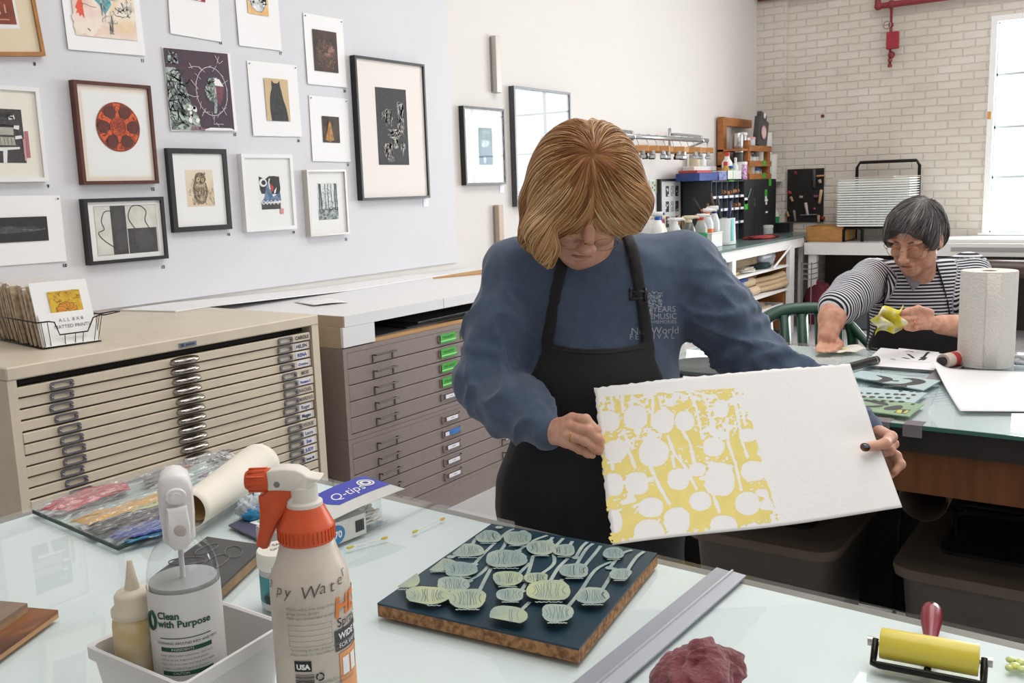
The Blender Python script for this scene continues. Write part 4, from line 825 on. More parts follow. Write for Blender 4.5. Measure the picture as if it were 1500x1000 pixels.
inks = [('red_ink_smear', '#c01f38', [(57, 747), (85, 730), (130, 714), (183, 705), (190, 716), (150, 728), (104, 748)], 1), ('ochre_ink_smear', '#e0a83c', [(100, 764), (140, 748), (193, 734), (235, 721), (238, 735), (190, 748), (134, 770)], 2), ('black_ink_smear', '#17151a', [(128, 775), (136, 763), (188, 746), (200, 756), (168, 773), (138, 784)], 3), ('violet_ink_smear', '#3d2342', [(203, 748), (245, 738), (250, 752), (200, 768), (178, 775)], 4), ('blue_ink_smear', '#1c3f9a', [(158, 785), (178, 772), (237, 757), (258, 760), (237, 778), (203, 786), (168, 790)], 5), ('teal_ink_smear', '#1278a8', [(172, 794), (205, 786), (240, 778), (252, 775), (236, 783), (190, 795)], 6), ('grey_ink_smear', '#57525c', [(210, 697), (235, 689), (252, 690), (247, 702), (212, 709)], 7), ('brown_ink_smear', '#9b4430', [(257, 686), (282, 678), (283, 683), (262, 690)], 8), ('plum_ink_smear', '#6a3a70', [(286, 700), (309, 689), (303, 698)], 9), ('smoke_ink_smear', '#4c4a50', [(301, 677), (321, 660), (341, 657), (321, 677)], 10), ('navy_ink_smear', '#17386e', [(384, 718), (402, 698), (414, 700), (398, 716)], 11), ('pale_green_ink_smear', '#c6d08a', [(190, 752), (240, 737), (250, 728), (225, 735), (185, 745)], 12)]
for nm, c, P, s in inks:
    r = random.Random(s); Q = []; n = len(P)
    for i in range(n):
        for k in range(5): t = k/5; x = P[i][0]*(1-t)+P[(i+1) % n][0]*t; y = P[i][1]*(1-t)+P[(i+1) % n][1]*t; Q.append((x+r.uniform(-2, 2), y+r.uniform(-1.6, 1.6)))
    cx, cy = sum(p[0] for p in Q)/len(Q), sum(p[1] for p in Q)/len(Q)
    b = MB(); m = len(Q); vs = []
    for f, z in ((1, .9090), (.97, .9098), (.6, .9112)):
        for x, y in Q: vs.append(tp(cx+(x-cx)*f, cy+(y-cy)*f, z+(.0006*r.random() if f < 1 else 0)))
    vs.append(tp(cx, cy, .911)); fs = []
    for l in range(2): fs += [(l*m+i, l*m+(i+1) % m, (l+1)*m+(i+1) % m, (l+1)*m+i) for i in range(m)]
    fs += [(2*m+i, 2*m+(i+1) % m, 3*m) for i in range(m)]
    b.add(vs, fs); b.obj(nm, mat(nm, c, .3, col2='#c9cec9', vscale=26, stretch=(2, 12, 1), bump=.2, bscale=90, lo=.34, hi=.44), pal, smooth=True)
b = MB()
def film(u, v):
    p = pl(-.01+1.0*u, -.03+1.05*v, .9145); q = Vector((u*3, v*26+u*5, 0)); w = MN.noise(q)*.006+abs(MN.noise(q*2.3))*.008+abs(MN.noise(Vector((u*5+v*9, v*34-u*9, 1))))*.005+abs(MN.noise(Vector((u*9, v*9, 3))))*.004
    e = min(u, 1-u, v, 1-v); p.z += w-.0025*(1-min(e*12, 1)); p.x += .004*MN.noise(Vector((v*9, u*4, 1))); p.y += .004*MN.noise(Vector((v*8, u*5, 7))); return p
b.grid(film, 130, 150); b.obj('clear_film', glass_mat('cling_film', (.98, .985, .99, 1),   .07, 1.85, haze=.03), pal, smooth=True)
# film ball with blue ink
c = tp(372, 742, .92); b = crumple(MB(), (c.x, c.y, ZT+.0175), (.030, .026, .024), 40, 26, .38, 2.6, 5.1)
fb = thing('film_ball', 'crumpled ball of clear film stained blue beside the rolled paper', 'plastic film', c); b.obj('film', mat('film_white', '#d9e2e6', .15, col2='#c3cfd6', vscale=60, alpha=.8), fb, smooth=True)
b = crumple(MB(), (c.x-.012, c.y-.012, ZT+.012), (.020, .019, .015), 20, 14, .4, 3, 1.7); b.obj('blue_stain', mat('blue_stain', '#2a87b8', .3), fb, smooth=True)
# rolled paper
a0, a1 = tp(314, 778), tp(406, 716); dr = (a1-a0); L = dr.length; dr.normalize(); sd = Vector((-dr.y, dr.x, 0))
pr_ = thing('paper_roll', 'loosely rolled cream paper lying across the ink palette', 'paper roll', a0)
def rollf(u, v):
    th = -.5+u*(2*PI*1.35); r = .031+.010*v+.004*u*(1-v)-.0035*(u > .74)*((u-.74)/.26)
    skew = .018*u*(v-.5)*2
    p = a0+dr*(L*v*1.02+skew-.01)+sd*(.036+r*cos(th)*(1.0+.1*v))+Vector((0, 0, .001+.042+.012*v+r*sin(th))); p.z = max(p.z, ZT+.0015+.012*min(1, v*2)); return p
MB().grid(rollf, 56, 16, .0006).obj('paper', mat('cream_sheet', '#efe8da', .6, var=.04, vscale=9), pr_, smooth=True)
MB().grid(lambda u, v: rollf(u, v*.9+.03)-0*sd if False else (a0+dr*(L*(v*.9+.03))+sd*(.036+(.026+.008*v)*cos(2*PI*u))+Vector((0, 0, .043+.012*v+(.026+.008*v)*sin(2*PI*u)))), 28, 8, .0005).obj('inner_sheet', mat('tan_sheet', '#c9a878', .65), pr_, smooth=True)

# --- white caddy
M_cad = mat('white_plastic', '#e2e0e0', .4, var=.05, vscale=9, detail=6)
cc = [(.556, .986), (.556, .815), (.712, .832), (.712, .980)]
cy_ = thing('caddy_bin', 'white plastic bin holding the squeeze bottle and clear sprayer', 'bin', (.63, .9, ZT))
def ringp(P, d, z): return [Vector((p[0], p[1], z)) for p in (inset(P, d) if d else P)]
rings = [ringp(cc, .012, ZT+.0005), ringp(cc, .002, ZT+.085), ringp(cc, -.003, ZT+.088), ringp(cc, -.003, ZT+.102), ringp(cc, 0.0, ZT+.103), ringp(cc, .003, ZT+.101), ringp(cc, .004, ZT+.085), ringp(cc, .0145, ZT+.004)]
def rounded(P, r=.012, n=4):
    out = []
    for i in range(4):
        a, b, c = P[i-1], P[i], P[(i+1) % 4]
        s, e = b+(a-b).normalized()*r, b+(c-b).normalized()*r
        for k in range(n+1): t = k/n; out.append(s*(1-t)**2+b*2*t*(1-t)+e*t*t)
    return out
b = MB(); rr_ = [rounded(r) for r in rings]; n = len(rr_[0]); vs = [p for r in rr_ for p in r]
fs = [(l*n+i, l*n+(i+1) % n, (l+1)*n+(i+1) % n, (l+1)*n+i) for l in range(len(rr_)-1) for i in range(n)]; fs += [tuple(range(n))[::-1], tuple((len(rr_)-1)*n+i for i in range(n))]
b.add(vs, fs); b.obj('bin_shell', M_cad, cy_, angle=40)

# --- squeeze bottle
q = Vector((.596, .950, ZT+.0045)); sq = thing('squeeze_bottle', 'squeeze bottle of pale yellow liquid with a cone nozzle', 'bottle', q); T = Matrix.Translation(q)
M_sqz = mat('squeeze_plastic', '#e6dcc6', .35, sub=.3)
MB().lathe([(.022, 0), (.025, .003), (.0255, .07), (.0255, .118), (.0245, .124), (.0225, .127), (.0225, .130)], T, 28).obj('bottle_body', mat('yellow_oil_plastic', '#dcc488', .35, col2='#e9e2d2', vscale=26, lo=.32, hi=.6, sub=.2), sq, angle=40)
MB().lathe([(.0245, .1285), (.025, .130), (.025, .137), (.0205, .141), (.0205, .152), (.018, .156), (.0085, .159), (.0055, .175), (.0030, .192), (.0022, .193)], T, 28).obj('nozzle_cap', M_sqz, sq, angle=50)

# --- clear sprayer
q = Vector((.624, .893, ZT+.0045)); cs = thing('spray_bottle', 'clear spray bottle with white trigger and green lettered label, in the bin', 'spray bottle', q); T = Matrix.Translation(q); Rb = .0395
M_pet = glass_mat('clear_bottle', (.93, .94, .95, 1), .02, 1.45)
MB().lathe([(.034, 0), (Rb, .004), (Rb, .170), (Rb*.985, .182), (Rb*.92, .196), (Rb*.76, .210), (Rb*.5, .219), (.0165, .222), (.0165, .227)], T, 36, caps=False).obj('bottle_body', M_pet, cs, smooth=True)
MB().lathe([(.033, .002), (Rb-.0022, .005), (Rb-.0022, .168), (Rb*.99-.002, .174), (.001, .1742)], T, 32).obj('liquid', mat('clear_liquid', '#c9cccb', .15, alpha=.75), cs, angle=50)
MB().tube([q+Vector((0, 0, .03)), q+Vector((0, 0, .225))], .003, 8).obj('dip_tube', mat('tube_plastic', '#d7d8d8', .4), cs, smooth=True)
v2 = Vector((-q.x, -q.y)).normalized(); a0_ = math.atan2(v2.y, v2.x)      # towards the eye
def around(center, R, ang):
    def fn(p): a = a0_+ang+p.x/R; return Vector((center.x+R*cos(a), center.y+R*sin(a), center.z+p.y))
    return fn
def band(mb, center, R, a1, a2, z1, z2, n=20): mb.grid(lambda u, v: (center.x+R*cos(a0_+a1+(a2-a1)*u), center.y+R*sin(a0_+a1+(a2-a1)*u), center.z+z1+(z2-z1)*v), n, 1); return mb
M_wl = mat('bottle_label_white', '#e4e4e2', .4); M_dg = mat('dark_green_ink', '#17523f', .45); M_gtx = mat('grey_small_print', '#8b8b8b', .6)
band(MB(), q, Rb+.0006, -1.75, 1.45, .006, .170, 40).obj('front_label', M_wl, cs, smooth=True)
f = lambda dz=0: around(q, Rb+.0014, 0)
W_ = lambda s, size, x, y, m, **k: lettering(s, size, m, cs, Matrix.Translation((x, y, 0)), f(), **k)
W_('Clean', .0112, -.034, .142, M_dg, bold=.0003); W_('with Purpose', .0112, -.034, .1325, M_dg, bold=.0003); W_('CLEANING AROUND KIDS AND PETS', .0042, -.037, .1125, M_ink)
band(MB(), q, Rb+.0012, -.80, .62, .119, .120).obj('label_rule', M_dg, cs)
for z1, z2, tx in ((.104, .109, 'INGREDIENTS'), (.076, .081, 'CAUTION')):
    band(MB(), q, Rb+.0012, -.80, .62, z1, z2).obj('label_stripe', M_dg, cs)
    lettering(tx, .004, M_wl, cs, Matrix.Translation((-.02, z1+.0016, 0)), around(q, Rb+.0018, 0))
for k, sx in enumerate(('water, plant based surfactants, citric acid', 'sodium citrate, fragrance from plants', 'keep away from eyes and rinse with water', 'no dyes, no added fragrance allergen')): W_(sx, .0036, -.034, .0985-k*.005, M_gtx)
b = MB().tube([around(q, Rb+.002, 0)(Vector((-.044+.006*cos(t), .138+.010*sin(t), 0))) for t in [2*PI*k/20 for k in range(20)]], .0016, 6, True); b.obj('leaf_emblem', M_dg, cs)
# trigger head facing the eye
M_wpl = mat('trigger_white', '#ebe9e8', .35); M_gpl = mat('trigger_grey', '#b9b2aa', .4)
ex_ = Vector((-v2.y, v2.x, 0)); top = q+Vector((0, 0, .228)); Mh = Matrix(((ex_.x, v2.x, 0, top.x), (ex_.y, v2.y, 0, top.y), (0, 0, .80, top.z), (0, 0, 0, 1)))
def HB(mb, nm, m, par, M, **k): me = mb.mesh(nm, m, **k); me.transform(M); return link(nm, me, par)
HB(MB().lathe([(.0165, -.012), (.0175, -.010), (.0175, .004), (.0155, .008)], None, 28), 'collar', M_wpl, cs, Mh, angle=40)
b = MB(); prof = [(-.0165, .0), (-.0185, .03), (-.0185, .066), (-.0155, .080), (-.008, .0885), (.0, .0905), (.008, .0885), (.0155, .080), (.0185, .066), (.0185, .03), (.0165, .0)]
secs = [(-.034, .82, .0), (-.028, .96, 0), (.012, 1, 0), (.018, .95, 0), (.0205, .86, .002)]
n = len(prof); vs = [(x*s_, y, z*s_+.0045*(1-s_)*8*.5) for y, s_, _ in secs for x, z in prof]; fs = [(l*n+i, l*n+(i+1) % n, (l+1)*n+(i+1) % n, (l+1)*n+i) for l in range(len(secs)-1) for i in range(n)]+[tuple(range(n)), tuple((len(secs)-1)*n+i for i in range(n))[::-1]]
b.add(vs, fs); HB(b, 'trigger_head', M_wpl, cs, Mh, angle=50)
b = MB(); b.cyl((0, .019, .060), (0, .0265, .060), .0115, .0105, 24); b.cyl((0, .026, .060), (0, .0285, .060), .006, n=18); HB(b, 'nozzle', M_wpl, cs, Mh, angle=40)
b = MB(); pr2 = [(w_, z_) for w_, z_ in ((-.0115, -.004), (-.0125, .02), (-.0105, .046), (.0105, .046), (.0125, .02), (.0115, -.004), (.006, -.012), (-.006, -.012))]
n = 8; ss = [(.018, 1), (.029, 1), (.032, .86)]; vs = [(x*s_, y+(.004 if z < .01 else 0), .015+(z-.015)*s_) for y, s_ in ss for x, z in pr2]; fs = [(l*n+i, l*n+(i+1) % n, (l+1)*n+(i+1) % n, (l+1)*n+i) for l in range(2) for i in range(n)]+[tuple(range(n)), tuple(2*n+i for i in range(n))[::-1]]; b.add(vs, fs); lv = HB(b, 'trigger_lever', M_wpl, cs, Mh, angle=50)
b = MB().ball((0, .0325, .012), (.0085, .0025, .012), 16, 8); HB(b, 'finger_pad', M_gpl, lv, Mh, smooth=True)

# --- orange-collared sprayer
q = Vector((.684, .752, ZT+.0004)); hs = thing('spray_bottle', 'translucent white spray bottle with orange collar, nozzle and lever', 'spray bottle', q); T = Matrix.Translation(q); Rb2 = .0435
v2 = Vector((-q.x, -q.y)).normalized(); a0_ = math.atan2(v2.y, v2.x)
M_hdpe = mat('milky_plastic', '#dcd2c6', .38, col2='#cfc4b6', vscale=22, sub=.25); M_org = mat('orange_plastic', '#dd5a2c', .4, var=.12, vscale=28); M_milk = mat('head_white_plastic', '#e8e2d8', .35, var=.05, vscale=30)
MB().lathe([(.040, 0), (Rb2, .004), (Rb2, .176), (Rb2*.985, .188), (.0412, .195), (.0350, .209), (.0312, .221), (.029, .230), (.027, .232)], T, 40).obj('bottle_body', M_hdpe, hs, angle=50)
b = MB(); prof = [(.0296, .230), (.0303, .232), (.0303, .247), (.0288, .250), (.0215, .266), (.020, .269), (.014, .270)]
b.lathe(prof, T, 40)
for k in range(40): a = 2*PI*k/40; b.box((q.x+.0305*cos(a), q.y+.0305*sin(a), q.z+.2395), (.0016, .0022, .013), rotz(a))
b.obj('collar', M_org, hs, angle=40)
MB().lathe([(.0195, .268), (.0198, .270), (.0195, .273), (.0155, .275), (.0148, .290), (.012, .292)], T, 28).obj('neck', M_milk, hs, angle=40)
lf = Vector((-RT.x, -RT.y, 0)).normalized(); bk = Vector((FWD.x, FWD.y, 0)).normalized(); k_px = 1.056/FP
def hp(x, y): w = (456-x)*k_px; z = 1.5-.0  # head profile point of the photo at the bottle's own distance
def hz(x, y): return ((458.5-x)*k_px, ond(x, y, 1.046).z)
Mhead = Matrix(((lf.x, bk.x, 0, q.x), (lf.y, bk.y, 0, q.y), (0, 0, 1, 0), (0, 0, 0, 1)))
def slab(px, half, nm, m, r=.003):
    P = [hz(x, y) for x, y in px]; n = len(P); c = (sum(p[0] for p in P)/n, sum(p[1] for p in P)/n)
    vs = []; sec = [(-half, .86), (-half+r*.5, .96), (-half+r, 1), (half-r, 1), (half-r*.5, .96), (half, .86)]
    inn = lambda p, s: (c[0]+(p[0]-c[0])*s, c[1]+(p[1]-c[1])*s)
    def off(i, d):
        a, b, e = Vector(P[i-1]), Vector(P[i]), Vector(P[(i+1) % n]); n1 = (b-a).normalized(); n2 = (e-b).normalized(); s = n1+n2; 
        nn = Vector((-(s.y), s.x)).normalized(); return b+nn*d*sgn
    ar = sum(P[i][0]*P[(i+1) % n][1]-P[(i+1) % n][0]*P[i][1] for i in range(n)); sgn = 1 if ar > 0 else -1
    for y, s in sec:
        for i in range(n): p = off(i, (1-s)*r*5); vs.append((p.x, y, p.y))
    b = MB(); b.add(vs, [(l*n+i, l*n+(i+1) % n, (l+1)*n+(i+1) % n, (l+1)*n+i) for l in range(5) for i in range(n)]+[tuple(range(n)), tuple(5*n+i for i in range(n))[::-1]])
    return HB(b, nm, m, hs, Mhead, angle=50)
slab([(411, 679), (418, 675), (436, 673), (452, 674), (461, 678), (468, 684), (478, 686), (487, 688), (484, 692), (474, 697), (468, 705), (464, 716), (463, 730), (437, 731), (437, 722), (446, 712), (446, 707), (430, 706), (411, 706)], .0125, 'trigger_shroud', M_milk)
slab([(420, 692), (426, 689), (433, 695), (445, 706), (446, 716), (444, 725), (432, 741), (421, 756), (410, 778), (403, 795), (397, 796), (387, 790), (389, 782), (394, 764), (396, 740), (396, 716), (404, 712), (411, 706)], .0100, 'trigger_lever', M_org)
x1_, z1_ = hz(378, 694.5); x2_, z2_ = hz(411, 693.5)
b = MB().lathe([(.0095, 0), (.0108, .002), (.0122, .010), (.0128, .026)], Matrix.Translation((x1_, 0, z1_)) @ Vector((x2_-x1_, 0, z2_-z1_)).to_track_quat('Z', 'Y').to_matrix().to_4x4(), 24)
for k in range(12): a = 2*PI*k/12; b.box((x1_-.013, .0122*cos(a), z1_+.0122*sin(a)), (.019, .0022, .0022), Matrix.Rotation(-a, 3, 'X'))
HB(b, 'nozzle', M_org, hs, Mhead, angle=40)
x_, z_ = hz(425, 696); HB(MB().cyl((x_, -.0125, z_), (x_, -.009, z_), .0035, n=12), 'pivot_pin', M_steel2, hs, Mhead)
L_ = lambda s, size, x, y, m, **k: lettering(s, size, m, hs, Matrix.Translation((x, y, 0)), around(q, Rb2+.0012, 0), **k)
M_or2 = mat('orange_print', '#e8823c', .5); M_mark = mat('marker_pen', '#5d5652', .6)
def shoulder(p):
    r = float(np.interp(p.y, [.176, .188, .195, .209, .221], [.0435, .0429, .0412, .035, .0312]))+.0012; a = a0_+p.x/.042; return Vector((q.x+r*cos(a), q.y+r*sin(a), q.z+p.y))
for sx, xx, yy, sz in (('S o a', -.085, .184, .018), ('p', -.040, .182, .017), ('y', -.029, .181, .018), ('W', -.012, .179, .020), ('a', .008, .183, .018), ('t', .019, .182, .019), ('e', .029, .186, .017), ('r', .039, .192, .017)): lettering(sx, sz, M_mark, hs, Matrix.Translation((xx, yy, 0)) @ Matrix.Rotation(.06, 4, 'Z'), shoulder, shear=.25, name='handwriting', bold=-.0002)
L_('HDX', .030, .024, .152, M_or2, bold=.001, shear=.12); L_('Spray Bottle', .0145, .027, .140, M_ink); 
band(MB(), q, Rb2+.0008, .52, 1.7, .113, .137, 20).obj('dark_label_band', mat('label_dark', '#4a4a4c', .5), hs)
lettering('WIDE MOUTH', .010, M_whit, hs, Matrix.Translation((.028, .126, 0)), around(q, Rb2+.0016, 0), bold=.0003); lettering('FOR EASY FILL', .007, M_whit, hs, Matrix.Translation((.028, .1165, 0)), around(q, Rb2+.0016, 0))
band(MB(), q, Rb2+.0008, .62, 1.8, .03, .110, 20).obj('orange_label_panel', mat('orange_panel', '#eaa06a', .5), hs, smooth=True)
for k in range(3): b = band(MB(), q, Rb2+.0014, .70+k*.3, .92+k*.3, .084, .104, 4); b.obj('icon_square', M_whit, hs)
b = MB()
for z in (.126, .132, .138, .144, .150): band(b, q, Rb2+.0009, -.62, .46, z, z+.0004, 16)
for aa in (-.62, .455): band(b, q, Rb2+.0009, aa, aa+.008, .126, .1504, 2)
b.obj('table_lines', M_gtx, hs)
for k, sx in enumerate(('Works with a wide range of chemicals for shop,', 'garage, home, garden.', 'Apply appropriate label to identify contents.')): L_(sx, .0042, -.029, .167-k*.005, M_gtx)
for k, sx in enumerate(('To prolong the life of your sprayer spray', 'soapy water to clean before storage')): L_(sx, .0042, -.027, .121-k*.005, M_gtx)
b = MB(); band(b, q, Rb2+.0009, -.52, -.10, .098, .110, 8); b.obj('origin_badge', M_ink, hs); lettering('USA', .008, M_whit, hs, Matrix.Translation((-.021, .101, 0)), around(q, Rb2+.0016, 0), bold=.0004)
b = MB(); r = random.Random(1)
for k in range(16): band(b, q, Rb2+.0009, -.52, -.05, .094-k*.0018, .094-k*.0018+r.choice((.0006, .0011)), 6)
b.obj('barcode_stripes', M_ink, hs)
b = MB()
for k in range(3):
    a = 2*PI*k/3; b.tube([around(q, Rb2+.0012, 0)(Vector((.004+.004*cos(a+t), .091+.004*sin(a+t), 0))) for t in (0, .6, 1.2, 1.7)], .0008, 5)
b.obj('recycling_mark', M_ink, hs)
for k, sx in enumerate(('ASSEMBLED IN USA WITH', 'GLOBAL COMPONENTS')): L_(sx, .0046, .000, .082-k*.0055, M_gtx)
# ------------------------------------------------------------------ soft-body modelling: distance fields turned into one continuous surface
def npv(v): return np.array(tuple(v), dtype=np.float32)
class Field:
    def __init__(s, lo, hi, h):
        s.lo = np.array(lo, np.float32); s.h = h; s.n = np.ceil((np.array(hi)-np.array(lo))/h).astype(int)+1
        s.d = np.full(tuple(s.n), .25, np.float32)
    def _sub(s, lo, hi):
        a = np.maximum(np.floor((np.array(lo)-s.lo)/s.h).astype(int), 0); b = np.minimum(np.ceil((np.array(hi)-s.lo)/s.h).astype(int)+1, s.n)
        if np.any(b <= a): return None, None
        sl = tuple(slice(int(x), int(y)) for x, y in zip(a, b))
        g = np.meshgrid(*[s.lo[i]+s.h*np.arange(a[i], b[i], dtype=np.float32) for i in range(3)], indexing='ij')
        return sl, g
    def _join(s, sl, e, k, op):
        d = s.d[sl]
        if op == 'cut':
            if k > 0: hh = np.clip(.5-.5*(d+e)/k, 0, 1); s.d[sl] = d*(1-hh)-e*hh+k*hh*(1-hh)
            else: s.d[sl] = np.maximum(d, -e)
        elif k > 0: hh = np.clip(.5+.5*(e-d)/k, 0, 1); s.d[sl] = e*(1-hh)+d*hh-k*hh*(1-hh)
        else: s.d[sl] = np.minimum(d, e)
    def cap(s, p0, p1, r0, r1=None, k=.02, op='add', flat=None, fd=None):
        """tapered limb; flat <1 thins it along direction fd"""
        r1 = r0 if r1 is None else r1; p0, p1 = npv(p0), npv(p1); m = max(r0, r1)+k+.03
        sl, g = s._sub(np.minimum(p0, p1)-m, np.maximum(p0, p1)+m)
        if sl is None: return s
        d = p1-p0; L = max(float(d @ d), 1e-9); q = [g[i]-p0[i] for i in range(3)]
        t = np.clip((q[0]*d[0]+q[1]*d[1]+q[2]*d[2])/L, 0, 1); q = [q[i]-t*d[i] for i in range(3)]
        if flat:
            f = npv(Vector(fd).normalized()); c = q[0]*f[0]+q[1]*f[1]+q[2]*f[2]; q = [q[i]+c*f[i]*(1/flat-1) for i in range(3)]
        e = np.sqrt(q[0]**2+q[1]**2+q[2]**2)-(r0+(r1-r0)*t)
        if flat: e = e*max(flat, .6)
        s._join(sl, e, k, op); return s
    def chain(s, pts, rs, k=.02, **kw):
        for i in range(len(pts)-1): s.cap(pts[i], pts[i+1], rs[i], rs[i+1], k, **kw)
        return s
    def ell(s, c, r, M=None, k=.02, op='add'):
        c = npv(c); m = max(r)+k+.03; sl, g = s._sub(c-m, c+m)
        if sl is None: return s
        q = [g[i]-c[i] for i in range(3)]
        if M is not None:
            A = np.array([list(row) for row in M], np.float32)   # columns are the axes
            q = [q[0]*A[0, j]+q[1]*A[1, j]+q[2]*A[2, j] for j in range(3)]
        k0 = np.sqrt(sum((q[i]/r[i])**2 for i in range(3))); k1 = np.sqrt(sum((q[i]/r[i]**2)**2 for i in range(3)))+1e-6
        s._join(sl, k0*(k0-1)/k1, k, op); return s
    def grids(s): return np.meshgrid(*[s.lo[i]+s.h*np.arange(s.n[i], dtype=np.float32) for i in range(3)], indexing='ij')
    def mesh(s, smooth=1):
        d = s.d; n = np.array(d.shape)-1
        neg = d < 0
        c8 = [(i, j, k) for i in (0, 1) for j in (0, 1) for k in (0, 1)]
        cnt = np.zeros(tuple(n), np.int8)
        for i, j, k in c8: cnt += neg[i:i+n[0], j:j+n[1], k:k+n[2]]
        act = (cnt > 0) & (cnt < 8); idx = np.argwhere(act); N = len(idx)
        vid = np.full(tuple(n), -1, np.int32); vid[act] = np.arange(N)
        val = {c: d[idx[:, 0]+c[0], idx[:, 1]+c[1], idx[:, 2]+c[2]] for c in c8}
        acc = np.zeros((N, 3), np.float32); w = np.zeros(N, np.float32)
        for c in c8:
            for ax in range(3):
                if c[ax] == 0:
                    e = list(c); e[ax] = 1; e = tuple(e); a, b = val[c], val[e]; m = (a < 0) != (b < 0)
                    t = np.where(m, a/np.where(m, a-b, 1), 0); p = np.tile(np.array(c, np.float32), (N, 1)); p[:, ax] = t
                    acc += p*m[:, None]; w += m
        V = s.lo+s.h*(idx+acc/w[:, None]); Fs = []
        for ax in range(3):
            o = [k for k in range(3) if k != ax]
            sa = [slice(0, None)]*3; sb = [slice(0, None)]*3; sa[ax] = slice(0, n[ax]); sb[ax] = slice(1, n[ax]+1)
            ch = neg[tuple(sa)] != neg[tuple(sb)]; e = np.argwhere(ch)
            ok = (e[:, o[0]] > 0) & (e[:, o[1]] > 0) & (e[:, o[0]] < n[o[0]]) & (e[:, o[1]] < n[o[1]]); e = e[ok]
            q = []
            for du, dv in ((-1, -1), (0, -1), (0, 0), (-1, 0)):
                f = e.copy(); f[:, o[0]] += du; f[:, o[1]] += dv; q.append(vid[f[:, 0], f[:, 1], f[:, 2]])
            q = np.stack(q, 1); fl = neg[e[:, 0], e[:, 1], e[:, 2]]
            if ax == 1: fl = ~fl
            q[~fl] = q[~fl][:, ::-1]; Fs.append(q)
        Fq = np.concatenate(Fs)
        for _ in range(smooth):
            a = np.concatenate([Fq[:, [0, 1]], Fq[:, [1, 2]], Fq[:, [2, 3]], Fq[:, [3, 0]]]); S_ = np.zeros_like(V); C_ = np.zeros(N, np.float32)
            for k in range(3): S_[:, k] = np.bincount(a[:, 0], V[a[:, 1], k], N)+np.bincount(a[:, 1], V[a[:, 0], k], N)
            C_ = np.bincount(a[:, 0], minlength=N)+np.bincount(a[:, 1], minlength=N); V = V*.4+.6*S_/np.maximum(C_, 1)[:, None]
        return V.astype(np.float32), Fq
def vnormals(V, Fq):
    a = V[Fq[:, 2]]-V[Fq[:, 0]]; b = V[Fq[:, 3]]-V[Fq[:, 1]]; fn = np.cross(a, b); N = np.zeros_like(V)
    for k in range(4):
        for c in range(3): N[:, c] += np.bincount(Fq[:, k], fn[:, c], len(V))
    return N/np.maximum(np.linalg.norm(N, axis=1), 1e-9)[:, None]
_rs = np.random.RandomState(11); _lat = _rs.rand(32, 32, 32).astype(np.float32)
def vnoise(P):
    P = np.asarray(P, np.float32); i = np.floor(P).astype(int); f = P-i; f = f*f*(3-2*f); o = 0
    for a in (0, 1):
        for b in (0, 1):
            for c in (0, 1):
                w = (f[:, 0] if a else 1-f[:, 0])*(f[:, 1] if b else 1-f[:, 1])*(f[:, 2] if c else 1-f[:, 2]); o = o+w*_lat[(i[:, 0]+a) % 32, (i[:, 1]+b) % 32, (i[:, 2]+c) % 32]
    return o*2-1
def ridged(P): return 1-2*np.abs(vnoise(P))
def np_mesh(name, V, Fq, mtl, attrs=None, smooth=True):
    me = bpy.data.meshes.new(name); me.vertices.add(len(V)); me.vertices.foreach_set('co', np.ascontiguousarray(V, np.float32).ravel())
    me.loops.add(Fq.size); me.loops.foreach_set('vertex_index', np.ascontiguousarray(Fq, np.int32).ravel())
    me.polygons.add(len(Fq)); me.polygons.foreach_set('loop_start', np.arange(0, Fq.size, Fq.shape[1], dtype=np.int32)); me.polygons.foreach_set('loop_total', np.full(len(Fq), Fq.shape[1], np.int32))
    me.polygons.foreach_set('use_smooth', [smooth]*len(Fq)); me.update(calc_edges=True); me.validate()
    for m in (mtl if isinstance(mtl, (list, tuple)) else [mtl]): me.materials.append(m)
    for k, a in (attrs or {}).items(): at = me.attributes.new(k, 'FLOAT', 'POINT'); at.data.foreach_set('value', np.ascontiguousarray(a, np.float32))
    return me
def merge_np(parts):
    Vs, Fs, o = [], [], 0
    for V, Fq in parts: Vs.append(V); Fs.append(Fq+o); o += len(V)
    return np.concatenate(Vs), np.concatenate(Fs)
def keep(V, Fq, ok):
    """drop the faces whose corners are not all ok"""
    m = ok[Fq].all(axis=1); Fq = Fq[m]; used = np.zeros(len(V), bool); used[Fq.ravel()] = True; mp = np.cumsum(used)-1
    return V[used], mp[Fq]
HR = Vector((RT.x, RT.y, 0)).normalized(); HB_ = Vector((FWD.x, FWD.y, 0)).normalized(); HZ = Vector((0, 0, 1))   # sideways, away from the eye, up
def skin_mat(name, base, red, spots=.25, rough=.5):
    m = mat(name, base, rough, col2=red, vscale=38, lo=.3, hi=.62, sub=.12, bump=.12, bscale=230, detail=5); return m
def hand(F, wrist, elbow, pal, side, fingers, thumb, rw=.024, k=.006):
    """palm block between wrist and knuckles, then separate jointed fingers; fingers: lists of joints from knuckle to tip"""
    F.cap(elbow, wrist, .034, rw, .012)
    kn = [f[0] for f in fingers]
    for i, q in enumerate(kn): F.cap(Vector(wrist).lerp(q, .12), q, .0150, .0100, .010)
    for f, r in zip(fingers, (.0086, .0090, .0086, .0074)):
        rs = [r*1.12, r*1.04, r*.95, r*.80][:len(f)]
        F.chain(f, rs, .0028)
        for j in f[1:-1]: F.ell(j, (r*1.08,)*3, None, .003)
    F.chain(thumb, [.0135, .0108, .0098, .0080][:len(thumb)], .006)
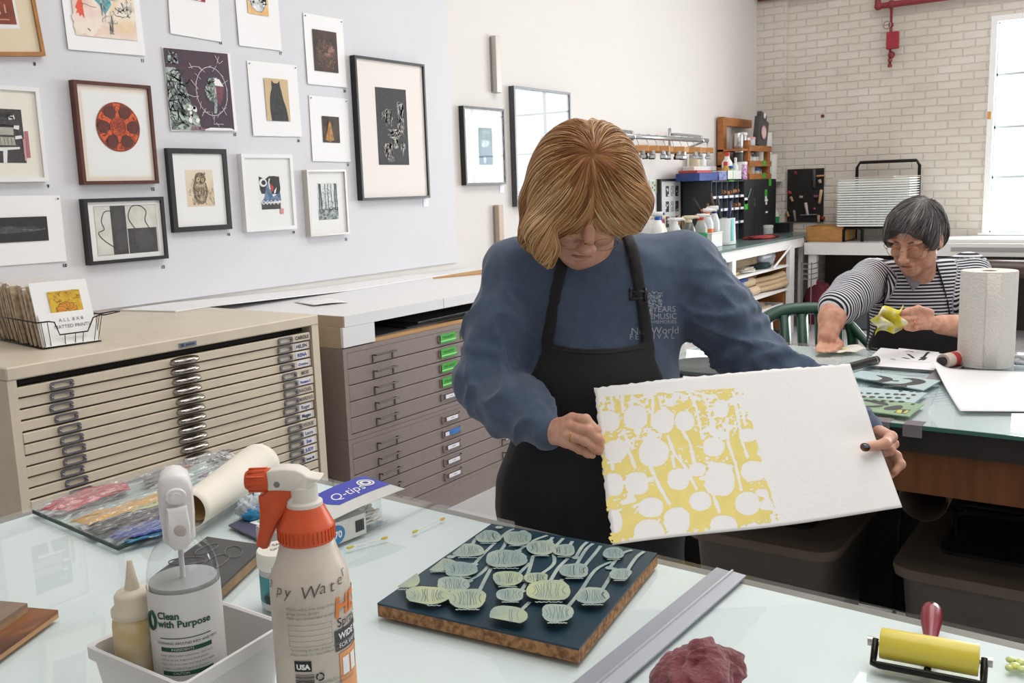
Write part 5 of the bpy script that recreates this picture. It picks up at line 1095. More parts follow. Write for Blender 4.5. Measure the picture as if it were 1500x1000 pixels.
# ------------------------------------------------------------------ red-haired person holding the print
P_ = ond
M_skin = skin_mat('skin_fair', '#dba990', '#c48a72')
M_sweat = mat('slate_sweatshirt', '#4d5d76', .9, var=.16, vscale=60, bump=.25, bscale=420, sheen=.25, detail=6)
M_apron = mat('black_apron', '#16151a', .8, var=.3, vscale=9, bump=.15, bscale=300, sheen=.1)
M_pants = mat('dark_trousers', '#25272e', .85)
per = thing('person', 'person with short red-blonde hair, blue sweatshirt and black apron, holding up a yellow print', 'person', (1.66, .98, 0))
shL, shR = P_(757, 402, 1.99), P_(1000, 392, 2.0)
elL, wrL = P_(712, 560, 1.95), P_(803, 634, 1.765)
elR, wrR = P_(1098, 522, 1.97), P_(1272, 634, 1.84)
chest, belly, hip = P_(878, 462, 2.0), P_(874, 585, 1.985), P_(868, 715, 2.0)
HC = P_(853, 291, 1.84)                                   # middle of the head
pit, yaw, rol = rad(41), rad(7), rad(-7)
fw0 = (-HB_*cos(yaw)+HR*sin(yaw)); hf = fw0*cos(pit)-HZ*sin(pit); hu = fw0*sin(pit)+HZ*cos(pit); hx = hu.cross(hf)*-1
hx = hf.cross(hu); hx = hx if hx.dot(HR) > 0 else -hx
q_ = Matrix.Rotation(rol, 3, hf); hx = q_ @ hx; hu = q_ @ hu
def HH(x, y, z): return HC+hx*x+hf*y+hu*z
HM_ = Matrix((hx, hf, hu)).transposed()
# --- skin: head, neck, torso core, arms, legs as one surface; fine grid at the head, finer at the hands
def torso(F, g=0, k=.05):
    M = Matrix((HR, HB_, HZ)).transposed()
    F.ell(chest+HB_*.005+HZ*.0, (.178+g, .118+g, .16+g), M, k); F.ell(chest+HZ*.085+HB_*.01, (.165+g, .088+g, .075+g), M, k); F.ell(belly, (.165+g, .130+g, .16+g), M, k); F.ell(hip, (.182+g, .135+g, .15+g), M, k)
lo = np.array(HC)-.17; hi = np.array(HC)+.17
F = Field(lo, hi, .0024)
F.ell(HH(0, -.012, .028), (.074, .094, .090), HM_, .02); F.ell(HH(0, .022, -.045), (.056, .062, .066), HM_, .03)
F.ell(HH(0, .060, -.098), (.024, .022, .020), HM_, .022); F.ell(HH(0, .052, -.085), (.036, .030, .024), HM_, .02)            # chin, jaw front
for s in (-1, 1):
    F.ell(HH(s*.036, .066, -.030), (.025, .020, .024), HM_, .015); F.ell(HH(s*.030, .078, .024), (.030, .012, .009), HM_, .012); F.ell(HH(s*.045, .02, -.07), (.022, .035, .03), HM_, .02)
    F.ell(HH(s*.031, .075, -.001), (.0155, .011, .0105), HM_, .006); F.ell(HH(s*.031, .0855, -.002), (.0125, .0035, .0015), HM_, .001, 'cut')
    F.ell(HH(s*.076, -.008, -.014), (.008, .016, .030), HM_, .006)
F.chain([HH(0, .078, .008), HH(0, .092, -.010), HH(0, .104, -.030)], [.006, .009, .0125], .014); F.ell(HH(0, .108, -.034), (.0115, .010, .0105), HM_, .008)
for s in (-1, 1): F.ell(HH(s*.012, .100, -.037), (.008, .009, .0075), HM_, .006); F.ell(HH(s*.006, .104, -.0455), (.0035, .006, .003), HM_, .002, 'cut')
F.ell(HH(0, .084, -.060), (.024, .010, .0065), HM_, .008); F.ell(HH(0, .083, -.074), (.020, .0105, .007), HM_, .007); F.cap(HH(-.022, .094, -.0665), HH(.022, .094, -.0665), .0016, .0016, .002, 'cut')
for s in (-1, 1): F.cap(HH(s*.020, .094, -.045), HH(s*.032, .083, -.068), .0018, .0016, .006, 'cut')
for z_, w_ in ((.047, .030), (.056, .026)): F.cap(HH(-w_, .0885, z_), HH(w_, .0885, z_), .0011, .0011, .003, 'cut')
F.cap(HH(0, -.02, -.05), P_(868, 392, 1.95), .055, .060, .03)
Vh, Fh = F.mesh(1)
bods = [(Vh, Fh)]
F = Field(np.array((1.15, .25, -.02)), np.array((2.05, 1.45, 1.46)), .012)
torso(F, -.012); F.cap(P_(868, 392, 1.95), P_(874, 430, 2.0), .062, .08, .04)
for a, b, c in ((shL, elL, wrL), (shR, elR, wrR)): F.cap(P_(878, 420, 2.0), a, .06, .052, .04); F.chain([a, b, c], [.052, .040, .027], .02)
ft = Vector((hip.x, hip.y, 0))
for s in (-1, 1):
    h_, kn_, an_ = hip+HR*.085*s-HZ*.06, Vector((hip.x, hip.y, .47))+HR*.095*s-HB_*.01, Vector((hip.x, hip.y, .09))+HR*.10*s+HB_*.01
    F.chain([h_, kn_, an_], [.085, .056, .040], .03); F.cap(an_-HZ*.055, an_-HB_*.13-HZ*.06, .036, .030, .02)
bods.append(F.mesh(1))
def J(*a): return [P_(*q) for q in a]
cl = P_(835, 640, 1.72)
F = Field(np.array(cl)-.11, np.array(cl)+.11, .0016)
fL = [J((838, 612, 1.715), (858, 614, 1.695), (873, 630, 1.690), (877, 646, 1.695)), J((837, 624, 1.708), (862, 630, 1.686), (876, 643, 1.684), (880, 655, 1.692)), J((833, 637, 1.707), (857, 645, 1.688), (871, 655, 1.686), (877, 661, 1.690)), J((828, 648, 1.712), (849, 658, 1.700), (861, 664, 1.697), (868, 667, 1.698))]
hand(F, wrL, elL.lerp(wrL, .5), None, 1, fL, J((818, 622, 1.745), (840, 618, 1.745), (862, 632, 1.735), (880, 646, 1.715)), rw=.026)
bods.append(F.mesh(1))
cr = P_(1290, 655, 1.80)
F = Field(np.array(cr)-.11, np.array(cr)+.11, .0016)
fR = [J((1292, 640, 1.815), (1309, 650, 1.80), (1304, 660, 1.785), (1296, 664, 1.785)), J((1294, 652, 1.825), (1313, 668, 1.81), (1319, 680, 1.80), (1311, 691, 1.79)), J((1290, 662, 1.835), (1306, 678, 1.825), (1309, 690, 1.815), (1300, 700, 1.805)), J((1284, 670, 1.84), (1296, 684, 1.835), (1298, 694, 1.825), (1292, 702, 1.82))]
hand(F, wrR, elR.lerp(wrR, .5), None, 1, fR, J((1288, 633, 1.80), (1305, 640, 1.765), (1296, 650, 1.728), (1266, 655, 1.708)), rw=.026)
bods.append(F.mesh(1))
V, Fq = merge_np(bods); link('body', np_mesh('body', V, Fq, M_skin), per)
# nails and ring
def nailat(nm, a, b, m, up):
    d = (b-a).normalized(); u = up-d*up.dot(d); u.normalize(); s_ = d.cross(u); c = b-d*.001
    MB().grid(lambda i, j: c+s_*(i-.5)*.0105*(1-.25*j)+d*((j-.5)*.012)+u*(.0072*math.cos((i-.5)*1.7)), 6, 5, .0006).obj(nm, m, per, smooth=True)
nailat('thumbnail', P_(1296, 650, 1.728), P_(1266, 655, 1.708), mat('blue_stained_nail', '#56697e', .35), (-FWD+UP*.75).normalized())
b = MB(); a0, a1 = fL[2][0], fL[2][1]; c = a0.lerp(a1, .22); d = (a1-a0).normalized(); u = d.orthogonal().normalized(); w_ = d.cross(u)
b.tube([c+(u*cos(t)+w_*sin(t))*.0098 for t in [2*PI*k/28 for k in range(28)]], .0014, 8, True); b.obj('gold_ring', mat('gold', '#d8a85a', .2, 1), per, smooth=True)

# --- sweatshirt
def wrinkle(V, N, P, amp, f, stretch=(1, 1, 1)):
    q = V*np.array(stretch, np.float32)*f; w = vnoise(q+2.3*vnoise(V*f*.5)[:, None]); return V+N*(amp*(ridged(q*.9+.7*w[:, None])-.4))[:, None]
SW = Field(np.array((1.20, .28, .74)), np.array((2.05, 1.42, 1.50)), .0058)
torso(SW, .010); SW.cap(P_(868, 388, 1.965), P_(874, 420, 2.0), .064, .10, .05)
for a, b, c, rs in ((shL, elL, wrL, (.070, .073, .064, .056, .040)), (shR, elR, wrR, (.068, .066, .058, .052, .040))):
    SW.cap(P_(878, 415, 2.01), a, .078, .070, .05)
    SW.chain([a, a.lerp(b, .5), b, b.lerp(c, .55), b.lerp(c, .86)], rs, .03); SW.cap(b.lerp(c, .86), b.lerp(c, .975), .0375, .0345, .004)
# bunched folds round elbows and forearms
rnd = random.Random(9)
for a, b, c in ((shL, elL, wrL), (shR, elR, wrR)):
    for (p, q, ts, r0) in ((a, b, (.45, .62, .78, .92), .070), (b, c, (.08, .22, .38, .54, .70), .058)):
        d = (q-p).normalized(); u = d.orthogonal().normalized(); w_ = d.cross(u)
        for t in ts:
            cc_ = p.lerp(q, t); rr = r0*(1-.28*(t if p is b else 0)); ph0 = rnd.uniform(0, 6); tl = rnd.uniform(-.02, .02)
            for k in range(7):
                t0, t1 = ph0+k*.5, ph0+(k+1)*.5
                f = lambda tt: cc_+(u*cos(tt)+w_*sin(tt))*(rr-.004)+d*(tl*math.sin(tt*1.5))
                SW.cap(f(t0), f(t1), .0075, .0075, .012)
sdfT = SW.d.copy()
SWl = (SW.lo.copy(), SW.h, SW.n.copy())
G = SW.grids(); neckp, neckd = npv(P_(866, 390, 1.955)), npv((HC-P_(874, 420, 2.0)).normalized())
pl_ = (G[0]-neckp[0])*neckd[0]+(G[1]-neckp[1])*neckd[1]+(G[2]-neckp[2])*neckd[2]
for c, w_ in ((wrL, elL), (wrR, elR)): pass
V, Fq = SW.mesh(2); N = vnormals(V, Fq)
up_ = np.clip((V[:, 2]-.78)/.1, 0, 1)
V = V+N*(.0042*(ridged(V*np.array((9, 9, 6), np.float32)+vnoise(V*7)[:, None]*.9)-.35)*up_)[:, None]; V = V+N*(.0016*vnoise(V*34))[:, None]
def sleeve_folds(V, N, p, q, amp, f, seed, rmax=.10):
    a, b = npv(p), npv(q); d = b-a; L = np.linalg.norm(d); d = d/L; t = (V-a) @ d; R = V-a-t[:, None]*d; rr = np.linalg.norm(R, axis=1)
    u = npv(Vector(d).orthogonal().normalized()); w = np.cross(d, u); c, s_ = R @ u/np.maximum(rr, 1e-5), R @ w/np.maximum(rr, 1e-5)
    m = np.clip((rmax-rr)/.02, 0, 1)*np.clip((t+.02)/.06, 0, 1)*np.clip((L+.01-t)/.04, 0, 1)
    x = t*f+c*.9*seed+s_*.7; g = ridged(np.stack([x+.5*vnoise(V*10), c*1.1+seed*3, s_*1.1+t*3], 1)); return V+N*(amp*m*(np.clip(g, -.2, 1)**2-.25))[:, None]
for p, q, am, f, sd in ((shL, elL, .011, 13, 1), (elL, wrL, .012, 17, -1), (shR, elR, .011, 13, -1), (elR, wrR, .012, 17, 1)): V = sleeve_folds(V, N, p, q, am, f, sd)
sw_me = np_mesh('sweatshirt', V, Fq, M_sweat); sw = link('sweatshirt', sw_me, per)
# ribbed neckband
# --- apron: bib, straps, skirt, cut from the shape of the clothed torso
AP = Field(SWl[0]-np.array((0, 0, .42), np.float32), SWl[0]+SWl[1]*SWl[2], .0064)
def torso2(F):
    torso(F, .010); F.cap(P_(868, 388, 1.965), P_(874, 420, 2.0), .064, .10, .05)
    for a in (shL, shR): F.cap(P_(878, 415, 2.01), a, .078, .070, .05)
    M = Matrix((HR, HB_, HZ)).transposed()
    F.ell(hip-HZ*.30-HB_*.0, (.19, .15, .42), M, .08)
torso2(AP); D0 = AP.d.copy(); Gx, Gy, Gz = AP.grids()
qx, qy, qz = Gx-EYE.x, Gy-EYE.y, Gz-EYE.z
dep = qx*FWD.x+qy*FWD.y+qz*FWD.z
pxg = 750+FP*(qx*RT.x+qy*RT.y+qz*RT.z)/dep; pyg = 500-FP*(qx*UP.x+qy*UP.y+qz*UP.z)/dep
bx = (Gx-belly.x)*HB_.x+(Gy-belly.y)*HB_.y           # behind (+) or in front (-) of the body axis
sc = np.float32(2.0/FP)
def seg2(ax, ay, bx_, by):
    dx, dy = bx_-ax, by-ay; t = np.clip(((pxg-ax)*dx+(pyg-ay)*dy)/(dx*dx+dy*dy), 0, 1); return np.hypot(pxg-ax-t*dx, pyg-ay-t*dy)*sc
xs_l = np.interp(pyg, [470, 500, 540, 600, 700, 1000], [806, 798, 783, 745, 720, 700]).astype(np.float32); xs_r = np.interp(pyg, [470, 500, 560, 620, 700, 1000], [932, 948, 975, 1010, 1030, 1045]).astype(np.float32)
topy = 502+np.float32(9)*np.sin(np.clip((pxg-798)/150, 0, 1)*np.float32(PI))
bib = np.maximum(np.maximum(xs_l-pxg, pxg-xs_r), topy-pyg)*sc
front = bx-.05
skirt = np.where(pyg > 590, bx-.06, bx-.02)
st1 = np.minimum(seg2(800, 505, 812, 440), seg2(812, 440, 826, 370))-.0125
st2 = np.minimum(np.minimum(seg2(952, 520, 940, 440), seg2(940, 440, 928, 370)), seg2(928, 370, 915, 335))-.0125
shell = D0-.0095
D = np.maximum(np.maximum(shell, bib), skirt)
straps = np.maximum(np.maximum(D0-.0075, np.minimum(st1, st2)), bx-.02); straps = np.maximum(straps, pyg*0+(330-pyg)*sc)
low = np.maximum(D0-.0095, np.maximum(bx-.07, (600-pyg)*sc))
AP.d = np.minimum(np.minimum(D, low), straps).astype(np.float32)
AP.d = np.maximum(AP.d, -(D0+.012))
V, Fq = AP.mesh(1); N = vnormals(V, Fq)
dn = np.clip((1.05-V[:, 2])/.2, 0, 1); V = V+N*(.006*dn*ridged(V*np.array((8, 8, 2.2), np.float32)))[:, None]; V = V+N*(.0012*vnoise(V*30))[:, None]
link('apron', np_mesh('apron', V, Fq, M_apron), per)
bvh = BVHTree.FromPolygons([tuple(v) for v in V], [tuple(f) for f in Fq])
V2 = np.empty(len(sw_me.vertices)*3, np.float32); sw_me.vertices.foreach_get('co', V2); V2 = V2.reshape(-1, 3)
bvh_s = BVHTree.FromPolygons([tuple(v) for v in V2], [tuple(p.vertices) for p in sw_me.polygons])
def onto(bv, x, y, off=.0012, dflt=1.88):
    d = ray(x, y).normalized(); h = bv.ray_cast(EYE, d); return h[0]-d*off if h[0] is not None else P_(x, y, dflt)
# buckle and sewn edge
M_plast = mat('black_plastic', '#26262a', .3)
b = MB()
for (x0, y0, x1, y1) in ((922, 427, 948, 427), (922, 437, 948, 437), (924, 422, 924, 440), (946, 422, 946, 440)): b.tube([onto(bvh, x0, y0, .005), onto(bvh, x1, y1, .005)], .0036, 8)
b.obj('strap_buckle', M_plast, per, smooth=True)
b = MB().tube([onto(bvh, x, 508+9*math.sin((x-798)/150*PI), .0006) for x in range(806, 945, 8)], .0014, 6); b.obj('apron_hem', mat('apron_hem_grey', '#2e2c30', .8), per, smooth=True)
# printed lettering on the chest
M_prt = mat('pale_shirt_print', '#a9aeb8', .8)
def shirt_text(s, size, x, y, shear=0, **k):
    me = text_mesh(s, size, M_prt, None, None, **k)
    for v in me.vertices: px_, py_ = x+v.co.x, y-v.co.y-(v.co.x)*.02; v.co = onto(bvh_s, px_, py_, .0015)
    return me
ms = [shirt_text('YEARS', 12, 956, 457), shirt_text('MUSIC', 12, 957, 467.5), shirt_text('MEMORIES', 7.2, 957, 474), shirt_text('World', 15, 954, 489), shirt_text('F E S T I V A L', 11, 922, 497), shirt_text('New', 15, 924, 490)]
b = MB(); r = random.Random(8)
for k in range(150):
    x, y = r.uniform(948, 969), r.uniform(425, 446) ; y += (abs(x-958)*.3)
    p = [onto(bvh_s, x, y, .0013), onto(bvh_s, x+1.7, y+.3, .0013), onto(bvh_s, x+1.2, y+1.9, .0013)]; b.add(p, [(0, 1, 2)])
for k in range(90):
    x, y = r.uniform(947, 955), r.uniform(446, 484); p = [onto(bvh_s, x, y, .0013), onto(bvh_s, x+1.8, y+.2, .0013), onto(bvh_s, x+1, y+2.4, .0013)]; b.add(p, [(0, 1, 2)])
ms.append(b.mesh('tree', M_prt)); joined('shirt_print', ms, per)

# --- hair
cols = ('#7d4f2b', '#a36c3d', '#bd8a58', '#d6ad7c', '#ead0a6')
def hair_mat(name, cs):
    m = bpy.data.materials.new(name); m.use_nodes = True; g = NT(m); b = g.n['Principled BSDF']; b.inputs['Roughness'].default_value = .42; b.inputs['Specular IOR Level'].default_value = .35
    at = g.add('ShaderNodeAttribute', _attribute_name='tone'); rp = g.add('ShaderNodeValToRGB')
    while len(rp.color_ramp.elements) < len(cs): rp.color_ramp.elements.new(.5)
    for i, c in enumerate(cs): rp.color_ramp.elements[i].position = i/(len(cs)-1); rp.color_ramp.elements[i].color = lin(c)
    g.link(at.outputs['Fac'], rp.inputs['Fac']); g.link(rp.outputs[0], b.inputs['Base Color']); return m
def groom(parent, cap, center, frame, whorl, hemfn, mats, n, seed, step=.008, maxlen=.25, lift=.003, wid=.0016, flow=None, tone=None, name='hair', wisp=.012):
    """cap (V,F) plus strands combed over it from the whorl to the hem"""
    V, Fq = cap; bv = BVHTree.FromPolygons([tuple(v) for v in V], [tuple(f) for f in Fq]); r = random.Random(seed); mb = MB(); tn = []
    ex, ey, ez = frame
    for k in range(n):
        # a root anywhere on the cap, denser near the whorl
        for _ in range(40):
            d = Vector((r.gauss(0, 1), r.gauss(0, 1), r.gauss(0, 1))).normalized()
            if d.dot(ez) > -.5: break
        h = bv.ray_cast(center+d*.4, -d); 
        if h[0] is None: continue
        p = h[0]; nr = h[1]; pts = []; L = r.uniform(.35, 1)*maxlen; lf_ = .0016+lift*(.15+1.5*r.random()**2); ph = r.uniform(0, 6)
        t = 0; cur = None
        while t < L:
            fl = flow(p, nr); fl = fl-nr*fl.dot(nr)
            if fl.length < 1e-5: break
            fl.normalize(); cur = fl if cur is None else (cur*.6+fl*.4).normalized()
            pts.append(p+nr*(lf_*min(1, t/.02+.15)))
            q = p+cur*step+nr*.01; h = bv.find_nearest(q)
            if h[0] is None: break
            hq, hn = h[0], h[1]
            if hemfn(hq):
                wl = r.uniform(.3, 1)*wisp; pts += [p+cur*wl*.5+nr*lf_*.8-HZ*wl*.15, p+cur*wl+nr*lf_*.4-HZ*wl*.4]; break
            p, nr = hq, hn; t += step
        if len(pts) < 4: continue
        m = len(pts); w = [wid*(.45+.55*math.sin(PI*min(1, (i+1.5)/(m*.5))) if i < m*.25 else wid*(1-.75*((i-m*.25)/(m*.75))**2))for i in range(m)]
        w = [wid*max(.25, min(1, (i+1)/3))*(1-.8*(i/(m-1))**3) for i in range(m)]
        n0 = len(mb.v); mb.tube(pts, w, 5, flat=.6, upv=(pts[0]-center)); tv = min(1, max(0, r.gauss(.5, .22)+(tone(pts[0]) if tone else 0))); tn += [tv]*(len(mb.v)-n0)
    sv = np.array(mb.v, np.float32); me = mb.mesh(name, mats, smooth=True)
    at = me.attributes.new('tone', 'FLOAT', 'POINT'); at.data.foreach_set('value', np.array(tn, np.float32))
    return me
# cap
F = Field(np.array(HC)-.20, np.array(HC)+.20, .0036)
F.ell(HH(0, -.020, .034), (.104, .108, .110), HM_, .02); F.ell(HH(0, -.062, -.02), (.088, .070, .085), HM_, .03)
F.ell(HH(-.060, .020, .02), (.048, .07, .075), HM_, .03); F.ell(HH(.060, .018, .018), (.044, .068, .070), HM_, .03)
F.chain([HH(-.078, .050, .02), P_(788, 335, 1.77), P_(800, 365, 1.77), P_(806, 386, 1.775)], [.030, .022, .017, .006], .02)
F.chain([HH(-.082, .0, -.02), P_(783, 345, 1.83), P_(797, 374, 1.82)], [.034, .021, .010], .025)
F.chain([HH(.080, .02, .02), P_(926, 300, 1.79), P_(930, 330, 1.80)], [.040, .030, .008], .025)
# bare face: keep the space in front of the brow clear
F.ell(P_(870, 372, 1.70), (.074, .075, .060), Matrix((HR, HB_, HZ)).transposed(), .01, 'cut'); F.ell(P_(880, 352, 1.70), (.052, .065, .034), Matrix((HR, HB_, HZ)).transposed(), .01, 'cut')
Vc, Fc = F.mesh(1); Nc = vnormals(Vc, Fc)
whorl = P_(868, 226, 1.72)
h_w = BVHTree.FromPolygons([tuple(v) for v in Vc], [tuple(f) for f in Fc]).find_nearest(whorl)[0]
hw = npv(h_w)
def flow1(p, nr):
    d = p-h_w; L = d.length; out = d.normalized() if L > 1e-4 else hx
    sw_ = nr.cross(out)                       # gentle turn round the whorl
    side = (p-HC).dot(HR)
    g_ = -HZ*(.25+2.2*max(0, L-.10)) + HR*(.5*(1 if side > .012 else -1))*max(0, min(1, (L-.03)/.06))
    return out*1.0+sw_*.22*max(0, 1-L/.12)+g_
def hem1(p):
    q = p-HC; px_, py_ = project(p)
    return py_ > np.interp(px_, [765, 785, 803, 814, 835, 850, 865, 890, 915, 928, 945], [372, 384, 400, 396, 374, 340, 328, 338, 346, 352, 356]) and (p-EYE).dot(FWD) < 1.87
def project(p):
    q = p-EYE; d = q.dot(FWD); return 750+FP*q.dot(RT)/d, 500-FP*q.dot(UP)/d
tone1 = lambda p: .10*math.sin((p-HC).dot(hx)*60)+(.10 if (p-h_w).length > .05 else -.18)
dV = Vc-hw; az = np.arctan2(dV @ npv(hx), dV @ npv(hf)); L_ = np.linalg.norm(dV, axis=1)
gro = vnoise(np.stack([az*9, L_*14, az*0+3], 1))*.6+vnoise(np.stack([az*24, L_*10, az*0+8], 1))*.4
V0c = Vc.copy(); Vc = Vc+Nc*(.0030*gro*np.clip(L_/.04, 0, 1)-.0025*np.exp(-(L_/.016)**2))[:, None]
capme = np_mesh('hair', Vc, Fc, hair_mat('red_blonde_hair', cols), {'tone': np.clip(.28+.22*gro-.25*np.exp(-(L_/.022)**2), 0, 1)})
stm = groom(per, (V0c, Fc), HC, (hx, hf, hu), h_w, hem1, MC.get('x') or capme.materials[0], 6500, 4, flow=flow1, tone=tone1, maxlen=.20, lift=.0028, wid=.00085)
joined('hair', [capme, stm], per)
# --- glasses
M_wire = mat('gold_wire', '#b08d5a', .25, 1); M_lens = glass_mat('lens_glass', (1, 1, 1, 1), .01, 1.3)
gl = link('eyeglasses', MB().tube([HH(-.010, .107, -.018), HH(-.004, .113, -.014), HH(.004, .113, -.014), HH(.010, .107, -.018)], .0012, 6).mesh('eyeglasses', M_wire, True), per)
for s in (-1, 1):
    c = HH(s*.034, .103, -.022); L2 = hf*.97-hu*.2; uu = hu*.97+hf*.1
    P = [c+hx*(.0245*cos(t))*(1 if True else 1)+uu*(.0185*sin(t))-hf*(.006*abs(cos(t))*(1 if cos(t)*s > 0 else 0)) for t in [2*PI*k/28 for k in range(28)]]
    MB().tube(P, .0009, 6, True).obj('lens_rim', M_wire, gl, smooth=True); MB().add([c+hf*.001]+[Vector(p) for p in P], [(0, 1+k, 1+(k+1) % 28) for k in range(28)]).obj('lens', M_lens, gl, smooth=True)
    MB().tube([c+hx*s*.0245-hf*.004+hu*.006, HH(s*.074, .085, .0), HH(s*.083, .01, -.002), HH(s*.080, -.02, -.012)], .0013, 6).obj('temple_arm', M_wire, gl, smooth=True)
MB().tube([HH(x, .0925-9*x*x, -.0665-2*x*x) for x in (-.020, -.012, -.004, .004, .012, .020)], [.0012, .003, .0034, .0034, .003, .0012], 8).obj('lips', mat('lip_rose', '#b0705f', .5), per, smooth=True)
# trousers and shoes behind the table
F = Field(np.array((1.25, .45, -.01)), np.array((2.1, 1.4, .95)), .012)
for s in (-1, 1):
    h_, kn_, an_ = hip+HR*.085*s-HZ*.02, Vector((hip.x, hip.y, .47))+HR*.095*s-HB_*.01, Vector((hip.x, hip.y, .09))+HR*.10*s+HB_*.01
    F.chain([h_, kn_, an_], [.105, .078, .062], .03)
V, Fq = F.mesh(1); link('trousers', np_mesh('trousers', V, Fq, M_pants), per)
for s in (-1, 1):
    an_ = Vector((hip.x, hip.y, .05))+HR*.10*s; F = Field(np.array(an_)-.28, np.array(an_)+.28, .009); F.cap(an_+HB_*.03, an_-HB_*.15-HZ*.012, .048, .040, .02); F.d = np.maximum(F.d, .004-F.grids()[2])
    V, Fq = F.mesh(1); link('shoe', np_mesh('shoe', V, Fq, mat('black_shoe', '#1a1a1c', .5)), per)

# ------------------------------------------------------------------ the held print
cTL, cTR, cBR, cBL = P_(871, 568, 1.80), P_(1245, 533, 1.845), P_(1320, 745, 1.66), P_(897, 800, 1.60)
M_rag = mat('rag_paper', '#f1f0ef', .7, bump=.05, bscale=140); M_yp = None
pt = thing('held_print', 'large white paper sheet with a yellow poppy-pod print, held in both hands', 'print', (cTL+cTR+cBR+cBL)/4)
def sheetp(u, v):      # u across, v from top to bottom
    p = cTL*(1-u)*(1-v)+cTR*u*(1-v)+cBR*u*v+cBL*(1-u)*v; n = (cTR-cTL).cross(cBL-cTL).normalized(); n = n if n.dot(FWD) < 0 else -n
    dimp = math.exp(-(((u-.97)/.10)**2+((v-.52)/.10)**2))
    return p+n*(.016*math.sin(PI*u)*(.4+.6*v)-.010*math.sin(PI*v)*(1-u)+.006*math.sin(2*PI*u+1)*v-.006*dimp)+UP*(-.010*math.sin(PI*u)*v*(v-.3))
SHN = (cTR-cTL).cross(cBL-cTL).normalized(); SHN = SHN if SHN.dot(FWD) < 0 else -SHN
rn = random.Random(6); edge = [rn.uniform(-.0022, .0022) for _ in range(200)]
def deckle(u, v):
    p = sheetp(u, v)
    if u < .001: p += (cTL-cTR).normalized()*edge[int(v*60)]
    if v < .001: p += (cTL-cBL).normalized()*edge[60+int(u*80)]*.7
    return p
MB().grid(deckle, 64, 48, .0007).obj('paper', M_rag, pt, smooth=True)
# image: yellow ground with pods and stems left bare, as one cut-out film of ink (fine raster on the sheet)
def unproj():
    """table of photo position -> sheet u,v by search on the four corners"""
    c = [project(q) for q in (cTL, cTR, cBR, cBL)]; return c
c4 = [project(q) for q in (cTL, cTR, cBR, cBL)]
def uv_of(x, y):
    u, v = .5, .5
    for _ in range(12):
        p = project(sheetp(u, v)); a = project(sheetp(u+.01, v)); b_ = project(sheetp(u, v+.01))
        J11, J12, J21, J22 = (a[0]-p[0])/.01, (b_[0]-p[0])/.01, (a[1]-p[1])/.01, (b_[1]-p[1])/.01; det = J11*J22-J12*J21; ex, ey_ = x-p[0], y-p[1]
        u += (ex*J22-ey_*J12)/det; v += (ey_*J11-ex*J21)/det
    return u, v
def ck(x, y): return 860+x*.32, 540+y*.32      # positions read off an enlarged view
podsY = [(612, 183, 36, 42), (735, 304, 40, 32), (580, 358, 50, 44), (447, 240, 44, 46), (350, 240, 48, 56), (222, 222, 54, 56), (100, 240, 50, 48), (130, 374, 56, 48), (306, 385, 68, 64), (760, 468, 56, 48), (608, 512, 70, 72), (505, 462, 38, 32), (418, 506, 50, 50), (228, 524, 54, 52), (118, 530, 50, 52), (735, 616, 56, 54), (518, 606, 50, 44), (292, 634, 56, 46), (412, 696, 60, 64), (284, 760, 72, 72), (118, 700, 44, 56), (625, 720, 62, 50)]
stemY = [[(470, 110), (500, 180), (520, 280), (530, 320)], [(530, 110), (560, 200), (570, 300)], [(640, 230), (645, 340), (680, 440), (705, 555)], [(670, 110), (690, 220), (710, 330), (735, 405)], [(700, 150), (725, 260)], [(440, 290), (470, 340), (490, 430)], [(370, 310), (400, 390), (450, 450), (500, 550)], [(170, 280), (190, 370), (220, 455)], [(160, 130), (165, 200)], [(390, 400), (400, 450)], [(290, 450), (330, 540), (380, 620)], [(570, 560), (590, 610), (605, 655)], [(60, 190), (75, 300)], [(300, 130), (300, 260)], [(100, 430), (150, 425)], [(115, 420), (118, 460)], [(550, 430), (580, 430)], [(110, 130), (120, 190)]]
A4 = [uv_of(*ck(*q)) for q in ((40, 132), (722, 88), (900, 704), (100, 805))]
nu, nv = 250, 240
U, Vv = np.meshgrid((np.arange(nu)+.5)/nu, (np.arange(nv)+.5)/nv)
def quad(u, v): return [A4[0][i]*(1-u)*(1-v)+A4[1][i]*u*(1-v)+A4[2][i]*u*v+A4[3][i]*(1-u)*v for i in (0, 1)]
gu, gv = quad(U, Vv)
Wm = .52; Hm = .36
ink = np.ones_like(gu)
def uvm(pt_): u, v = uv_of(*ck(*pt_)); return u*Wm, v*Hm
X, Y = gu*Wm, gv*Hm
nzA = vnoise(np.stack([X.ravel()*70, Y.ravel()*70, X.ravel()*0], 1)).reshape(X.shape); nzB = vnoise(np.stack([X.ravel()*220, Y.ravel()*220, X.ravel()*0+5], 1)).reshape(X.shape); nzC = vnoise(np.stack([X.ravel()*22, Y.ravel()*22, X.ravel()*0+9], 1)).reshape(X.shape)
for (x, y, rx, ry) in podsY:
    c = uvm((x, y)); a = uvm((x+rx, y)); b_ = uvm((x, y+ry)); dx, dy = X-c[0], Y-c[1]
    m11, m12, m21, m22 = a[0]-c[0], b_[0]-c[0], a[1]-c[1], b_[1]-c[1]; det = m11*m22-m12*m21
    s_, t_ = (dx*m22-dy*m12)/det, (dy*m11-dx*m21)/det
    ink[(np.abs(s_)**2.3+np.abs(t_)**2.3)+.10*nzA < 1] = 0
for st_ in stemY:
    P = [uvm(q) for q in st_]
    for a, b_ in zip(P[:-1], P[1:]):
        dx, dy = b_[0]-a[0], b_[1]-a[1]; t = np.clip(((X-a[0])*dx+(Y-a[1])*dy)/(dx*dx+dy*dy), 0, 1); ink[np.hypot(X-a[0]-t*dx, Y-a[1]-t*dy)+.0012*nzA < .0030] = 0
